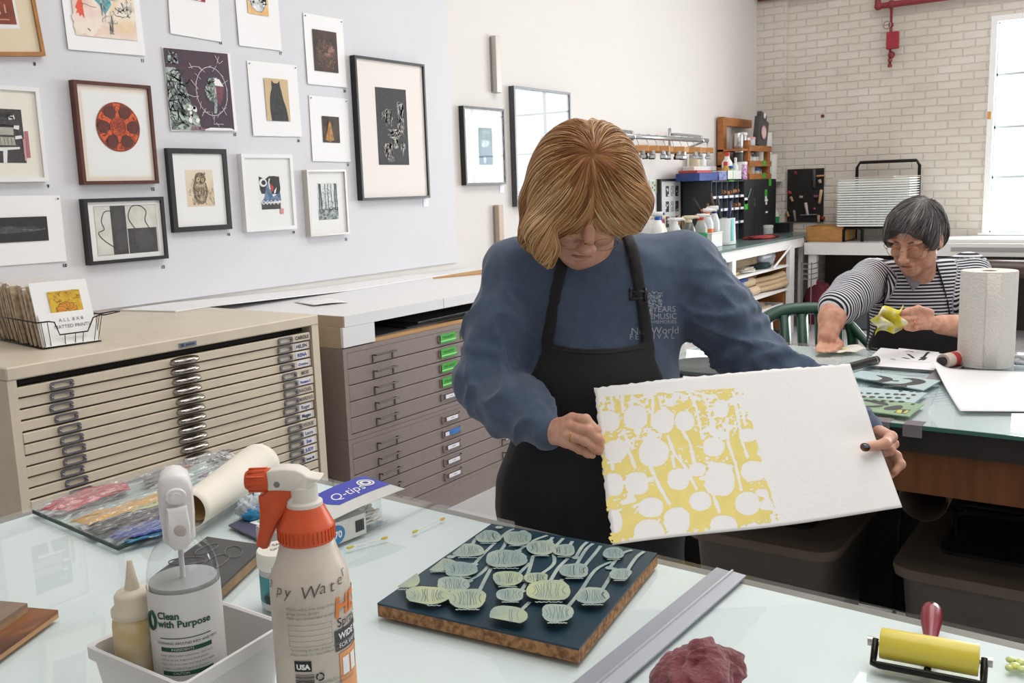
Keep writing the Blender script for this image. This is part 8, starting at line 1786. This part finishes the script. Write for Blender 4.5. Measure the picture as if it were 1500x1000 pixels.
t = thing('hang_card_pack', 'black window-box package leaning on the top of the timber rack', 'package', (9.62, 3.49, 1.82)); R_ = Matrix.Rotation(rad(14), 3, 'Y')
MB().box((9.64, 3.475, 1.975), (.26, .06, .30), R_, .004).obj('package_body', C('c_pack', '#3b3a38'), t); MB().box((9.67, 3.475, 2.15), (.16, .05, .06), R_, .004).obj('hanger_tab', C('c_pack', '#3b3a38'), t)
b = MB().cyl((9.63, 3.443, 1.985), (9.63, 3.436, 1.985), .062, n=24); b.obj('round_sponge', C('c_sponge', '#d8c4c4'), t); MB().tube([(9.63+.064*cos(k*PI/12), 3.438, 1.985+.064*sin(k*PI/12)) for k in range(24)], .007, 6, True).obj('pink_ring', C('c_pinkring', '#c88a90'), t); b = MB().cyl((9.675, 3.448, 2.155), (9.675, 3.444, 2.155), .03, n=16); b.obj('hang_slot', c_white, t)
for lb, z, h in (('lower white bucket beside the timber rack', zs+.0, .26), ('upper white bucket stacked beside the timber rack', 1.806, .17)):
    jar(lb, 9.945 if z < 1.6 else 9.95, 3.54, z, .075, h, c_white, c_white, 0, 'bucket', 'bucket', .015)
jar('narrow white tub tight in the corner behind the buckets', 10.06, 3.50, zs, .055, .24, c_white, c_white, 0, 'bucket', 'bucket', .015)
MB().bb((9.915, 3.42, zs-.03), (10.17, 3.70, zs)).obj('corner_ledge', M_wpaint); tag(bpy.data.objects['corner_ledge'], 'small white ledge in the corner carrying the buckets', 'ledge')
for k, y in enumerate((3.45, 3.66)): MB().bb((9.93, y-.01, zs-.20), (9.95, y+.01, zs-.03)).obj('bracket', M_wpaint, bpy.data.objects['corner_ledge'])
# hanging rail and clip hangers
YH = 3.42; hr = thing('hanging_rail', 'steel rail on two wall brackets carrying clip hangers', 'rail', (7.3, YW, 1.86)); M_rail = mat('rail_steel', '#b5b8ba', .3, .8)
b = MB(); b.tube([(6.2, YH, 1.868), (8.13, YH, 1.868)], .019, 12); b.obj('rail_tube', M_rail, hr, smooth=True)
for x in (6.68, 8.0): b = MB(); b.tube([(x, YW, 1.935), (x, YW-.06, 1.935), (x, YH, 1.90), (x, YH-.02, 1.85)], .012, 6); b.tube([(x-.02, YW-.005, 1.99), (x-.02, YW-.005, 1.76)], .014, 6); b.tube([(x+.02, YW-.01, 1.77), (x+.02, YH, 1.85)], .010, 6); b.obj('bracket', M_rail, hr, smooth=True)
b = MB().tube([(8.13, YH, 1.868), (8.15, YH, 1.80), (8.10, YH, 1.765), (8.03, YH, 1.775)], .008, 6); b.obj('end_hook', M_rail, hr, smooth=True)
proto = None; M_hw = mat('hanger_wood', '#c48a4e', .5, var=.2, vscale=9)
hx_ = [6.62, 6.78, 6.95, 7.10, 7.26, 7.42, 7.58, 7.72, 7.86]
lbs = ['clip hanger next to the red hair on the steel rail', 'second clip hanger from the red hair on the steel rail', 'third clip hanger from the red hair on the steel rail', 'fourth clip hanger from the red hair on the steel rail', 'middle clip hanger on the steel rail', 'fourth clip hanger from the free end of the steel rail', 'third clip hanger from the free end of the steel rail', 'second clip hanger from the free end of the steel rail', 'clip hanger at the free end of the steel rail']
for k, x in enumerate(hx_):
    if proto is None:
        proto = thing('clip_hanger', lbs[0], 'hanger', (x, YH, 1.868), 'clip hangers on the rail')
        b = MB(); b.tube([(x, YH+.019*sin(t)*1.25, 1.868+.019*1.25*cos(t)) for t in (-2.2, -1.2, -.3, .6, 1.5, 2.4)]+[(x, YH, 1.82), (x, YH, 1.79)], .003, 6); b.obj('hook', M_rail, proto, smooth=True)
        MB().box((x, YH, 1.775), (.028, .34, .05), Matrix.Rotation(.0, 3, 'X'), .006).obj('wooden_bar', M_hw, proto)
        for s in (-1, 1):
            c_ = MB(); c_.box((x, YH+s*.12, 1.745), (.034, .028, .035), None, .004); c_.box((x, YH+s*.12, 1.715), (.022, .05, .028), None, .004); c_.obj('clip', M_rail if s < 0 else M_blk, proto)
    else: dup(proto, (x-hx_[0], 0, 0), lbs[k]).rotation_euler.z = (.9, .7, 1.15, .85, 1.2, .75, 1.0, .8)[k-1]
proto.rotation_euler.z = 1.0
# cards and framed photo set near the rail
def wallcard(lb, px, cols, cat='card'):
    q = [ony(x, y, YW-.004) for x, y in px]; c = sum(q, Vector())/4; w_ = (q[1]-q[0]).length; h_ = (q[3]-q[0]).length; t = thing('wall_card', lb, cat, c); M = wallM(Vector((c.x, YW-.003, c.z)))
    me = MB().bb((-w_/2, -h_/2, 0), (w_/2, h_/2, .002)).mesh('paper', M_whit); me.transform(M); link('paper', me, t)
    A = Art(w_*.86, h_*.9); A.rect(cols[0], 0, 0, 1, 1); [A.ell(cols[1], .3+.4*random.Random(k).random(), .2+.2*k, .12, .1, 10, .5, k) for k in range(4)]; me = A.mb.mesh('picture', A.mats); me.transform(M @ Matrix.Translation((-w_*.43, -h_*.45, .002))); link('picture', me, t)
wallcard('red and pink card on the wall beside the red hair', [(938, 262), (947, 263), (947, 283), (937, 282)], (C('c_crim', '#b8405a'), C('c_crim2', '#8e2a44')))
wallcard('pale green card on the wall beside the framed photo set', [(952, 263), (963, 264), (962, 283), (951, 282)], (C('c_pgr', '#cdd6b8'), C('c_pgr2', '#5a7080')))
for lb, px in (('blank white sheet on the wall under the red card', [(936, 284), (948, 284), (948, 315), (936, 315)]), ('blank white sheet on the wall under the pale green card', [(949, 284), (962, 284), (962, 315), (949, 315)])):
    q = [ony(x, y, YW-.003) for x, y in px]; tag(MB().bb((q[0].x, YW-.003, q[3].z), (q[1].x, YW-.001, q[0].z)).obj('wall_sheet', M_whit), lb, 'paper')
def a_six(A):
    A.rect(M_board, 0, 0, 1, 1)
    for i in range(3):
        for j in range(3): A.rect((k_, gry_, C('c_sepia', '#4a3a28'))[i], .16+.27*i, .06+.32*j, .34+.27*i, .28+.32*j); A.blobs(pw_, .18+.27*i, .08+.32*j, .32+.27*i, .26+.32*j, 4, .03, i*3+j)
hang('framed_print', 'black framed set of small photographs beside the dark sorter', 'picture', [(967, 261), (999, 262.5), (1001, 340), (969, 342)], .022, .04, MC['black_frame'], M_board, a_six, (.14, .06, .95, .94), plane=YW)
# brushes standing behind the spray bottles
jar('dark pot of brushes behind the spray bottles on the far counter', 7.85, 3.52, ZC, .05, .12, C('c_pot', '#4a4038'), None, 0, 'pot', 'brush_pot')
rnd = random.Random(3); o_ = MB()
for k in range(7): a = Vector((7.85+rnd.uniform(-.03, .03), 3.52+rnd.uniform(-.03, .03), ZC+.05)); e = a+Vector((rnd.uniform(-.05, .05), rnd.uniform(-.05, .05), rnd.uniform(.16, .24))); tag(MB().tube([a, a.lerp(e, .7), e], [.005, .006, .010], 6).obj('brush', C('c_br%d' % (k % 3), ('#8a6a40', '#3a3028', '#b09060')[k % 3])), 'thin brush standing in the dark pot behind the spray bottles', 'brush', 'brushes in the dark pot')
# on the shelves under the counter
M_kraft = mat('kraft_paper', '#bfa27e', .7, var=.12, vscale=6); M_card = mat('cardboard', '#a9835a', .8)
def rollx(lb, x0_, x1_, y, z, r, m, nm='paper_roll'): 
    t = thing(nm, lb, 'paper roll', (x0_, y, z)); MB().lathe([(r*.96, 0), (r, .003), (r, x1_-x0_-.003), (r*.96, x1_-x0_)], Matrix.Translation((x0_, y, z+r)) @ Matrix.Rotation(PI/2, 4, 'Y'), 20).obj('roll', m, t, angle=40); MB().cyl((x1_-.001, y, z+r), (x1_+.002, y, z+r), r*.35, n=12).obj('core_end', M_card, t); MB().cyl((x0_+.001, y, z+r), (x0_-.002, y, z+r), r*.35, n=12).obj('core_end', M_card, t)
zs1, zs2, zs3 = .688, .458, .223
rnd = random.Random(17); cl_ = ['#d9c9a8', '#c8b070', '#e2dcd0', '#a88a60', '#d8b840', '#6a6a70', '#e6e0d6', '#b09a80']
for k in range(8):
    x = 7.95+.11*(k % 4)+rnd.uniform(-.03, .03); z = zs1+.001+.016*(k//4)+.004*(k % 4)
    tag(MB().box((x, 3.15+rnd.uniform(0, .05), z+.006), (.26, .22, .011), Matrix.Rotation(rnd.uniform(-.25, .25), 3, 'Z')).obj('magazine', C('c_mag%d' % k, cl_[k], rough=.5, col2=cl_[(k+3) % 8], vscale=14)), 'magazine in the loose heap on the top shelf under the far counter', 'magazine', 'loose magazines under the far counter')
tag(MB().box((8.55, 3.22, zs1+.085), (.62, .06, .10), rotz(-.12)).obj('wood_plank', mat('grey_plank', '#b59a78', .7, var=.2, vscale=4, stretch=(1, 6, 6))), 'short weathered plank standing on the top shelf under the far counter', 'plank')
tag(crumple(MB(), (8.66, 3.10, zs1+.022), (.16, .06, .032), 20, 12, .3, 2, 4).obj('dark_cloth', C('c_dgcloth', '#1f3838', rough=.9), smooth=True), 'dark green cloth on the top shelf under the far counter', 'cloth')
tag(crumple(MB(), (8.92, 3.20, zs1+.09), (.19, .11, .125), 30, 20, .3, 2, 8).obj('plastic_bag', C('c_bag', '#d2d2da', rough=.3, col2='#b5b5c2', vscale=10), smooth=True), 'white plastic bag at the corner end of the top shelf', 'bag')
t = thing('lidded_tub', 'clear tub with a blue lid on the middle shelf under the far counter', 'tub', (7.98, 3.18, zs2)); MB().bb((7.80, 3.06, zs2+.001), (8.14, 3.30, zs2+.16), .01).obj('tub_body', C('c_tub', '#b9c2cc', rough=.2), t); MB().bb((7.78, 3.04, zs2+.161), (8.16, 3.32, zs2+.186), .008).obj('tub_lid', C('c_tublid', '#27458e'), t)
tag(crumple(MB(), (7.84, 3.10, zs2+.0) if False else (7.93, 3.018, zs2+.072), (.085, .045, .07), 20, 14, .15, 3, 2).obj('speckled_bag', C('c_speck', '#ece4e6', col2='#b8405e', vscale=14, lo=.44, hi=.5), smooth=True), 'red and white speckled bag in front of the blue-lidded tub', 'bag')
rollx('upper kraft paper roll at the back of the middle shelf', 8.2, 8.95, 3.30, zs2+.09, .05, M_kraft); rollx('kraft paper roll lying low at the back of the middle shelf', 8.2, 9.0, 3.30, zs2, .045, M_kraft)
rollx('short pale paper roll at the front of the middle shelf', 8.18, 8.52, 3.10, zs2, .042, mat('pale_kraft', '#cdb594', .7, var=.1, vscale=6)); rollx('pale paper roll stacked on the short front roll', 8.18, 8.46, 3.12, zs2+.085, .04, MC['pale_kraft'])
for k, (z, dy) in enumerate(((.0, 0), (.04, .02), (.085, .03))): 
    t = MB(); t.tube([(8.55, 3.12+dy, zs2+.03+z), (8.9, 3.06+dy, zs2+.035+z), (9.12, 3.03+dy, zs2+.05+z)], [.030, .034, .042], 14, flat=.8, caps=False); tag(t.obj('paper_roll', M_kraft, smooth=True), ('lowest kraft sheet roll sticking out past the shelf end', 'middle kraft sheet roll sticking out past the shelf end', 'topmost kraft sheet roll sticking out past the shelf end')[k], 'paper roll', 'kraft rolls past the shelf end')
rollx('white paper roll end on the bottom shelf under the far counter', 7.80, 8.16, 3.10, zs3, .07, c_white)
t = thing('open_box', 'long white open box with a slot handle on the bottom shelf', 'box', (8.6, 3.2, zs3)); b = MB(); b.bb((8.2, 3.02, zs3+.001), (9.05, 3.03, zs3+.10)); b.bb((8.2, 3.40, zs3+.001), (9.05, 3.41, zs3+.10)); b.bb((8.2, 3.02, zs3+.001), (8.21, 3.41, zs3+.10)); b.bb((9.04, 3.02, zs3+.001), (9.05, 3.41, zs3+.10)); b.bb((8.2, 3.02, zs3+.001), (9.05, 3.41, zs3+.01)); b.obj('drawer_box', M_wpaint, t); MB().bb((8.76, 3.017, zs3+.045), (8.84, 3.0195, zs3+.075)).obj('slot_handle', c_black, t)
for k in range(3): rollx(('cream paper roll inside the white box, nearest the front', 'cream paper roll inside the white box, in the middle', 'cream paper roll inside the white box, at the back')[k], 8.25, 8.85+.05*k, 3.09+.10*k, zs3+.012+.02*k, .045, MC['pale_kraft'])
# below the far counters: dark cavity contents
jar('grey lidded drum under the brick-wall counter', 9.80, 2.05, 0, .17, .60, C('c_drum', '#3c3c3e'), C('c_drumlid', '#4a4a4c'), 0, 'drum', 'drum', .03)
t = thing('storage_tote', 'grey storage bin under the brick-wall counter', 'storage bin', (9.8, 2.35, 0)); MB().bb((9.62, 2.20, 0.001), (10.0, 2.62, .34), .02).obj('tote_body', C('c_gtote', '#565a60'), t); MB().bb((9.60, 2.18, .341), (10.02, 2.64, .375), .012).obj('tote_lid', C('c_gtotel', '#62666c'), t)
tag(MB().box((9.78, 2.42, .455), (.22, .26, .155), None, .01).obj('clear_box', C('c_cbox', '#8f9a9a', rough=.2)), 'small clear box on the grey storage bin under the far counter', 'box')
tag(crumple(MB(), (9.60, 2.84, .22), (.11, .15, .27), 26, 18, .16, 1.8, 5).obj('maroon_bag', C('c_maroon', '#5a1626', rough=.8), smooth=True), 'maroon bag standing by the end of the long white counter', 'bag')
b = MB()
for z in (.52, .57, .62, .67): b.tube([(9.40, 2.86, z), (9.40, 2.96, z), (9.62, 2.96, z), (9.62, 2.86, z)], .005, 5, True)
for x_ in (9.40, 9.62):
    for y_ in (2.86, 2.96): b.tube([(x_, y_, 0.0), (x_, y_, .69)], .006, 5)
tag(b.obj('wire_shelf', mat('dull_wire', '#8e8e8c', .4, .5)), 'small grey wire stand between the two far counters', 'stand')
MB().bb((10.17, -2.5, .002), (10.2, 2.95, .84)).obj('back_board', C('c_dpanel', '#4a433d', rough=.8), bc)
tag(MB().cyl((9.42, -2.2, .655), (9.42, 1.45, .655), .085, n=32).obj('vinyl_roll', mat('glossy_brown', '#4a3a33', .25), angle=40), 'thick glossy brown roll lying along the front of the window counter', 'roll')
for y_ in (-1.9, .2, 1.3): MB().bb((9.37, y_-.03, 0), (9.47, y_+.03, .575)).obj('roll_cradle', c_black); tag([o for o in COL.objects if o.name.startswith('roll_cradle')][-1], {-1.9: 'black cradle at the window end under the brown roll', .2: 'middle black cradle under the brown roll', 1.3: 'black cradle at the striped-shirt end under the brown roll'}[y_], 'stand')
# shelf unit glimpsed beyond the towel roll
su = thing('shelf_unit', 'white shelf with a wooden drawer beyond the paper towel roll', 'shelf', (4.6, .15, 0))
for z in (.80, .62, .35): MB().bb((4.5, -.6, z), (4.95, .42, z+.025)).obj('shelf_board', M_wpaint, su)
for y_ in (-.58, .38): MB().bb((4.5, y_, 0), (4.95, y_+.03, .82)).obj('side', M_wpaint, su)
MB().bb((4.47, -.5, .645), (4.9, .36, .79)).obj('wooden_drawer', mat('drawer_tan', '#9a7a5e', .6, var=.15, vscale=6), su); MB().bb((4.455, -.5, .40), (4.9, .36, .60)).obj('metal_drawer', mat('drawer_metal', '#8e8a88', .4, .4), su); b = MB().cyl((4.452, .18, .52), (4.456, .18, .52), .018, n=14); b.obj('finger_hole', c_black, su)
tag(MB().bb((4.55, -.4, .826), (4.85, .30, .86)).obj('white_box', c_white), 'flat white box on the shelf beyond the paper towel roll', 'box')
# light things on the window counter
tag(MB().bb((9.62, .2, .8725), (10.15, 1.72, .905)).obj('white_board', c_white), 'long white board lying on the window counter', 'board')
tag(MB().box((9.75, 1.88, .884), (.20, .22, .022), rotz(.5)).obj('paper_pad', mat('paper_cream', '#e6ddd4', .7)), 'cream paper pad on the window counter beside the white board', 'paper')
# green chair
gc = thing('garden_chair', 'dark green plastic garden chair behind the second table', 'chair', (4.28, 1.20, 0)); M_gch = mat('green_plastic', '#1a4434', .4)
cx, cyy = 4.28, 1.22; fx = Vector((-.75, -.66, 0)).normalized(); sx = Vector((-fx.y, fx.x, 0)); c0 = Vector((cx, cyy, 0))
MB().grid(lambda u, v: c0+sx*((u-.5)*.46)+fx*((v-.5)*.44)+HZ*(.43-.015*math.sin(PI*u)-.01*math.sin(PI*v)), 8, 8, .012).obj('seat', M_gch, gc, smooth=True)
for s in (-1, 1):
    for f_ in (-1, 1): MB().tube([c0+sx*s*.20+fx*f_*.19+HZ*.42, c0+sx*s*.25+fx*f_*.25], [.026, .020], 8).obj('leg', M_gch, gc, smooth=True)
    MB().tube(catmull([c0+sx*s*.25+fx*.20+HZ*.42, c0+sx*s*.28+fx*.20+HZ*.62, c0+sx*s*.29+fx*.10+HZ*.66, c0+sx*s*.285-fx*.12+HZ*.70, c0+sx*s*.24-fx*.26+HZ*.80], 5), .020, 8, flat=1.4).obj('armrest', M_gch, gc, smooth=True)
b = MB(); b.tube(catmull([c0+sx*.25-fx*.25+HZ*.60, c0+sx*.235-fx*.27+HZ*.80, c0+sx*.13-fx*.285+HZ*.875, c0-fx*.29+HZ*.89, c0-sx*.13-fx*.285+HZ*.875, c0-sx*.235-fx*.27+HZ*.80, c0-sx*.25-fx*.25+HZ*.60], 6), .026, 8, flat=1.3); b.obj('backrest_rim', M_gch, gc, smooth=True)
for k in range(5): x = (k-2)*.085; MB().tube([c0+sx*x*.9-fx*.21+HZ*.43, c0+sx*x-fx*.25+HZ*.62, c0+sx*x*1.05-fx*.283+HZ*.865], .024, 6, flat=1.8).obj('back_slat', M_gch, gc, smooth=True)
# red sprinkler pipe and alarm box
M_rp = mat('red_pipe_paint', '#8a2a33', .45, var=.2, vscale=9); XP = XB-.10
sp = thing('sprinkler_pipe', 'red sprinkler pipe with drop, valve and square box on the brick wall', 'pipe', (XP, 2.34, 2.6))
def px_(x, y): return onx(x, y, XP)
e = px_(1286, 3); zp = px_(1310, 6).z; b = MB(); b.tube([px_(1286, -12), Vector((XP, e.y, zp+.03)), Vector((XP, e.y-.03, zp)), Vector((XP, e.y-.10, zp)), Vector((XP, -.5, zp))], .030, 12); b.obj('main_pipe', M_rp, sp, smooth=True)
for p_, w_ in ((Vector((XP, e.y-.005, zp)), .04), (px_(1306, 5), .042)): MB().ball((p_.x, p_.y, zp), w_, 12, 8).obj('fitting', M_rp, sp, smooth=True)
d = px_(1306, 10).y; b = MB(); b.tube([(XP, d, zp), (XP, d, px_(1309, 98).z)], .013, 8); b.obj('drop_pipe', M_rp, sp, smooth=True)
q0, q1 = px_(1300, 48), px_(1317, 71); MB().box((XP-.02, (q0.y+q1.y)/2, (q0.z+q1.z)/2), (.05, abs(q0.y-q1.y), abs(q0.z-q1.z)), None, .004).obj('alarm_box', mat('red_box_paint', '#9a2030', .45), sp)
q = px_(1310, 80); MB().ball((XP, d-.012, q.z), .035, 12, 8).obj('fitting', M_rp, sp, smooth=True); q = px_(1309, 90); MB().cyl((XP, d, q.z), (XP, d, q.z+.03), .02, n=10).obj('fitting', M_rp, sp); q = px_(1309, 98); MB().cyl((XP, d, q.z), (XP, d, q.z+.03), .02, n=10).obj('fitting', M_rp, sp)
q = px_(1300, 37); b = MB().tube([(XP-.02, q.y+.035*cos(t), q.z+.035*sin(t)) for t in [2*PI*k/18 for k in range(18)]], .006, 6, True); b.tube([(XP-.02, q.y-.03, q.z), (XP-.02, d, q.z)], .008, 6); b.box((XP-.02, q.y, q.z), (.008, .06, .008)); b.obj('valve_wheel', mat('wheel_grey', '#9a928e', .4, .5), sp, smooth=True)
MB().ball((XP, d, px_(1308, 36).z), .026, 10, 8).obj('valve_body', M_rp, sp, smooth=True)
pp = thing('sprinkler_pipe', 'short red pipe high in the corner of the brick wall', 'pipe', (XB-.13, 3.4, 3.3)); a, b_ = onx(1095, -4, XB-.13), onx(1150, -4, XB-.13); a.y = min(a.y, YW-.03); a.z = b_.z = onx(1125, -4.5, XB-.13).z; MB().tube([(XB-.13, a.y, a.z), (XB-.13, 2.9, a.z)], .034, 10).obj('pipe', M_rp, pp, smooth=True)
# small marks on the brick
for x, y, r, lb in ((1205, 170, .018, 'dark red bolt end in the brick wall above the pegboard'),): q = onx(x, y, XB-.006); tag(MB().cyl((XB-.012, q.y, q.z), (XB, q.y, q.z), r, n=10).obj('bolt', C('c_bolt', '#6a2a28')), lb, 'bolt')
# wire basket of matted prints on the beige flat file
bk = thing('wire_basket', 'black wire basket on the beige flat file', 'basket', (1.68, 3.1, 1.036)); M_bw2 = mat('black_wire', '#2c2a2b', .4, .5)
zb_ = 1.038; c_ = [Vector((1.632, 2.965, zb_)), Vector((1.825, 2.955, zb_)), Vector((1.86, 3.34, zb_)), Vector((1.50, 3.36, zb_))]
e1 = Vector((1.640, 2.975, zb_)); e2 = onz(148, 499, zb_); dv = (e2-e1); un = dv.normalized(); vn = Vector((-un.y, un.x, 0)); vn = vn if vn.y > 0 else -vn; Wk = dv.length; Lk = .46
def BK(u, v, z): return e1+un*(u*Wk+(u-.5)*z*.35)+vn*(v*Lk+(v-.5)*z*.35)+HZ*z
b = MB(); hk = .088
b.tube([BK(0, 0, 0), BK(1, 0, 0), BK(1, 1, 0), BK(0, 1, 0)], .0022, 6, True); b.tube([BK(1, 0, hk), BK(1, 1, hk), BK(0, 1, hk), BK(0, 0, hk), BK(.16, 0, hk), BK(.24, 0, hk*.95), BK(.30, 0, hk*.45), BK(.75, 0, hk*.45), BK(.82, 0, hk*.95), BK(.92, 0, hk*1.02), BK(1, 0, hk)], .0024, 6)
for u in (.05, .14, .38, .55, .68, .88, .95): b.tube([BK(u, 0, 0), BK(u, 0, hk if u < .2 or u > .85 else hk*.45)], .0013, 5)
for v in [k/12 for k in range(1, 12)]:
    for u in (0, 1): b.tube([BK(u, v, 0), BK(u, v, hk)], .0013, 5)
    b.tube([BK(0, v, 0), BK(1, v, 0)], .0013, 5)
b.tube([BK(1, .1, hk), BK(1.22, .08, hk+.004), BK(1.25, .02, hk+.004), BK(1, .0, hk)], .002, 6); b.obj('basket_wire', M_bw2, bk, smooth=True)
M_mt = mat('print_mat_edge', '#b3936f', .7, col2='#d6c2a4', vscale=60); M_sl = mat('plastic_sleeve', '#dcdad8', .15)
rnd = random.Random(22)
lean = .30
for k in range(24):
    v = .055+k*.037; dz = rnd.uniform(-.008, .010); du = rnd.uniform(-.012, .012); t = thing('matted_print', 'matted print edge-on in the row in the black wire basket', 'print', BK(.5, v, .002), 'matted prints in the wire basket')
    def MPt(u, z, w_): return e1+un*(u*Wk*.90+.05*Wk+du)+vn*(v*Lk+z*lean+w_)+HZ*(.004+z)
    hgt = .185+dz
    for nm, w0, w1, m in (('mat_board', 0, .007, M_mt), ('sleeve', .0072, .0086, M_sl)):
        hh = hgt+(.006 if nm == 'sleeve' else 0); vs = [MPt(u, z, w_) for w_ in (w0, w1) for u, z in ((0, 0), (1, 0), (1, hh), (0, hh))]; MB().add(vs, [(0, 1, 2, 3), (7, 6, 5, 4), (0, 4, 5, 1), (1, 5, 6, 2), (2, 6, 7, 3), (3, 7, 4, 0)]).obj(nm, m, t)
t = thing('matted_print', 'front white matted print with a yellow flower in the black wire basket', 'print', BK(.5, .02, .002)); v0 = .012
def MQ(u, z, w_): return e1+un*(u*Wk*.98+.01*Wk)+vn*(v0*Lk+z*lean+w_)+HZ*(.004+z)
hgt = .205; vs = [MQ(u, z, w_) for w_ in (0, .005) for u, z in ((0, 0), (1, 0), (1, hgt), (0, hgt))]; MB().add(vs, [(0, 1, 2, 3), (7, 6, 5, 4), (0, 4, 5, 1), (1, 5, 6, 2), (2, 6, 7, 3), (3, 7, 4, 0)]).obj('mat_board', M_whit, t)
def MM(w_): o = MQ(0, 0, w_); ux = (MQ(1, 0, w_)-o).normalized(); uz = (MQ(0, 1, w_)-o).normalized(); nn = ux.cross(uz); return Matrix(((ux.x, uz.x, nn.x, o.x), (ux.y, uz.y, nn.y, o.y), (ux.z, uz.z, nn.z, o.z), (0, 0, 0, 1)))
A = Art(.105, .075); yl = C('c_sun', '#e0bc38', col2='#d0a020', vscale=60); A.rect(yl, 0, 0, 1, 1); og = C('c_petal', '#d89020'); br_ = C('c_pline', '#8a5a20')
for k in range(7): a = PI*k/6; A.ell(br_, .5+.2*cos(a), .02+.32*sin(a), .17, .13, 20, 0, 0, a); A.ell(og, .5+.2*cos(a), .02+.32*sin(a), .15, .11, 20, 0, 0, a)
A.marks(br_, 0, .4, 1, 1, 30, .12, .012, 3)
me = A.mb.mesh('flower_picture', A.mats); me.transform(MM(-.002) @ Matrix.Translation((.05, .105, 0))); link('flower_picture', me, t)
t = thing('caption_card', 'white card lettered in capitals at the front of the wire basket', 'card', BK(.5, .0, .002))
vs = [MQ(u, z, w_) for w_ in (-.008, -.006) for u, z in ((.02, 0), (.97, 0), (.97, .105), (.02, .105))]; MB().add(vs, [(0, 1, 2, 3), (7, 6, 5, 4), (0, 4, 5, 1), (1, 5, 6, 2), (2, 6, 7, 3), (3, 7, 4, 0)]).obj('card', M_whit, t)
lettering('A L L  8 X 8', .016, M_pencil, t, MM(-.0095) @ Matrix.Translation((.105, .078, 0)), align='CENTER'); lettering('MATTED PRINTS', .016, M_pencil, t, MM(-.0095) @ Matrix.Translation((.105, .056, 0)), align='CENTER')
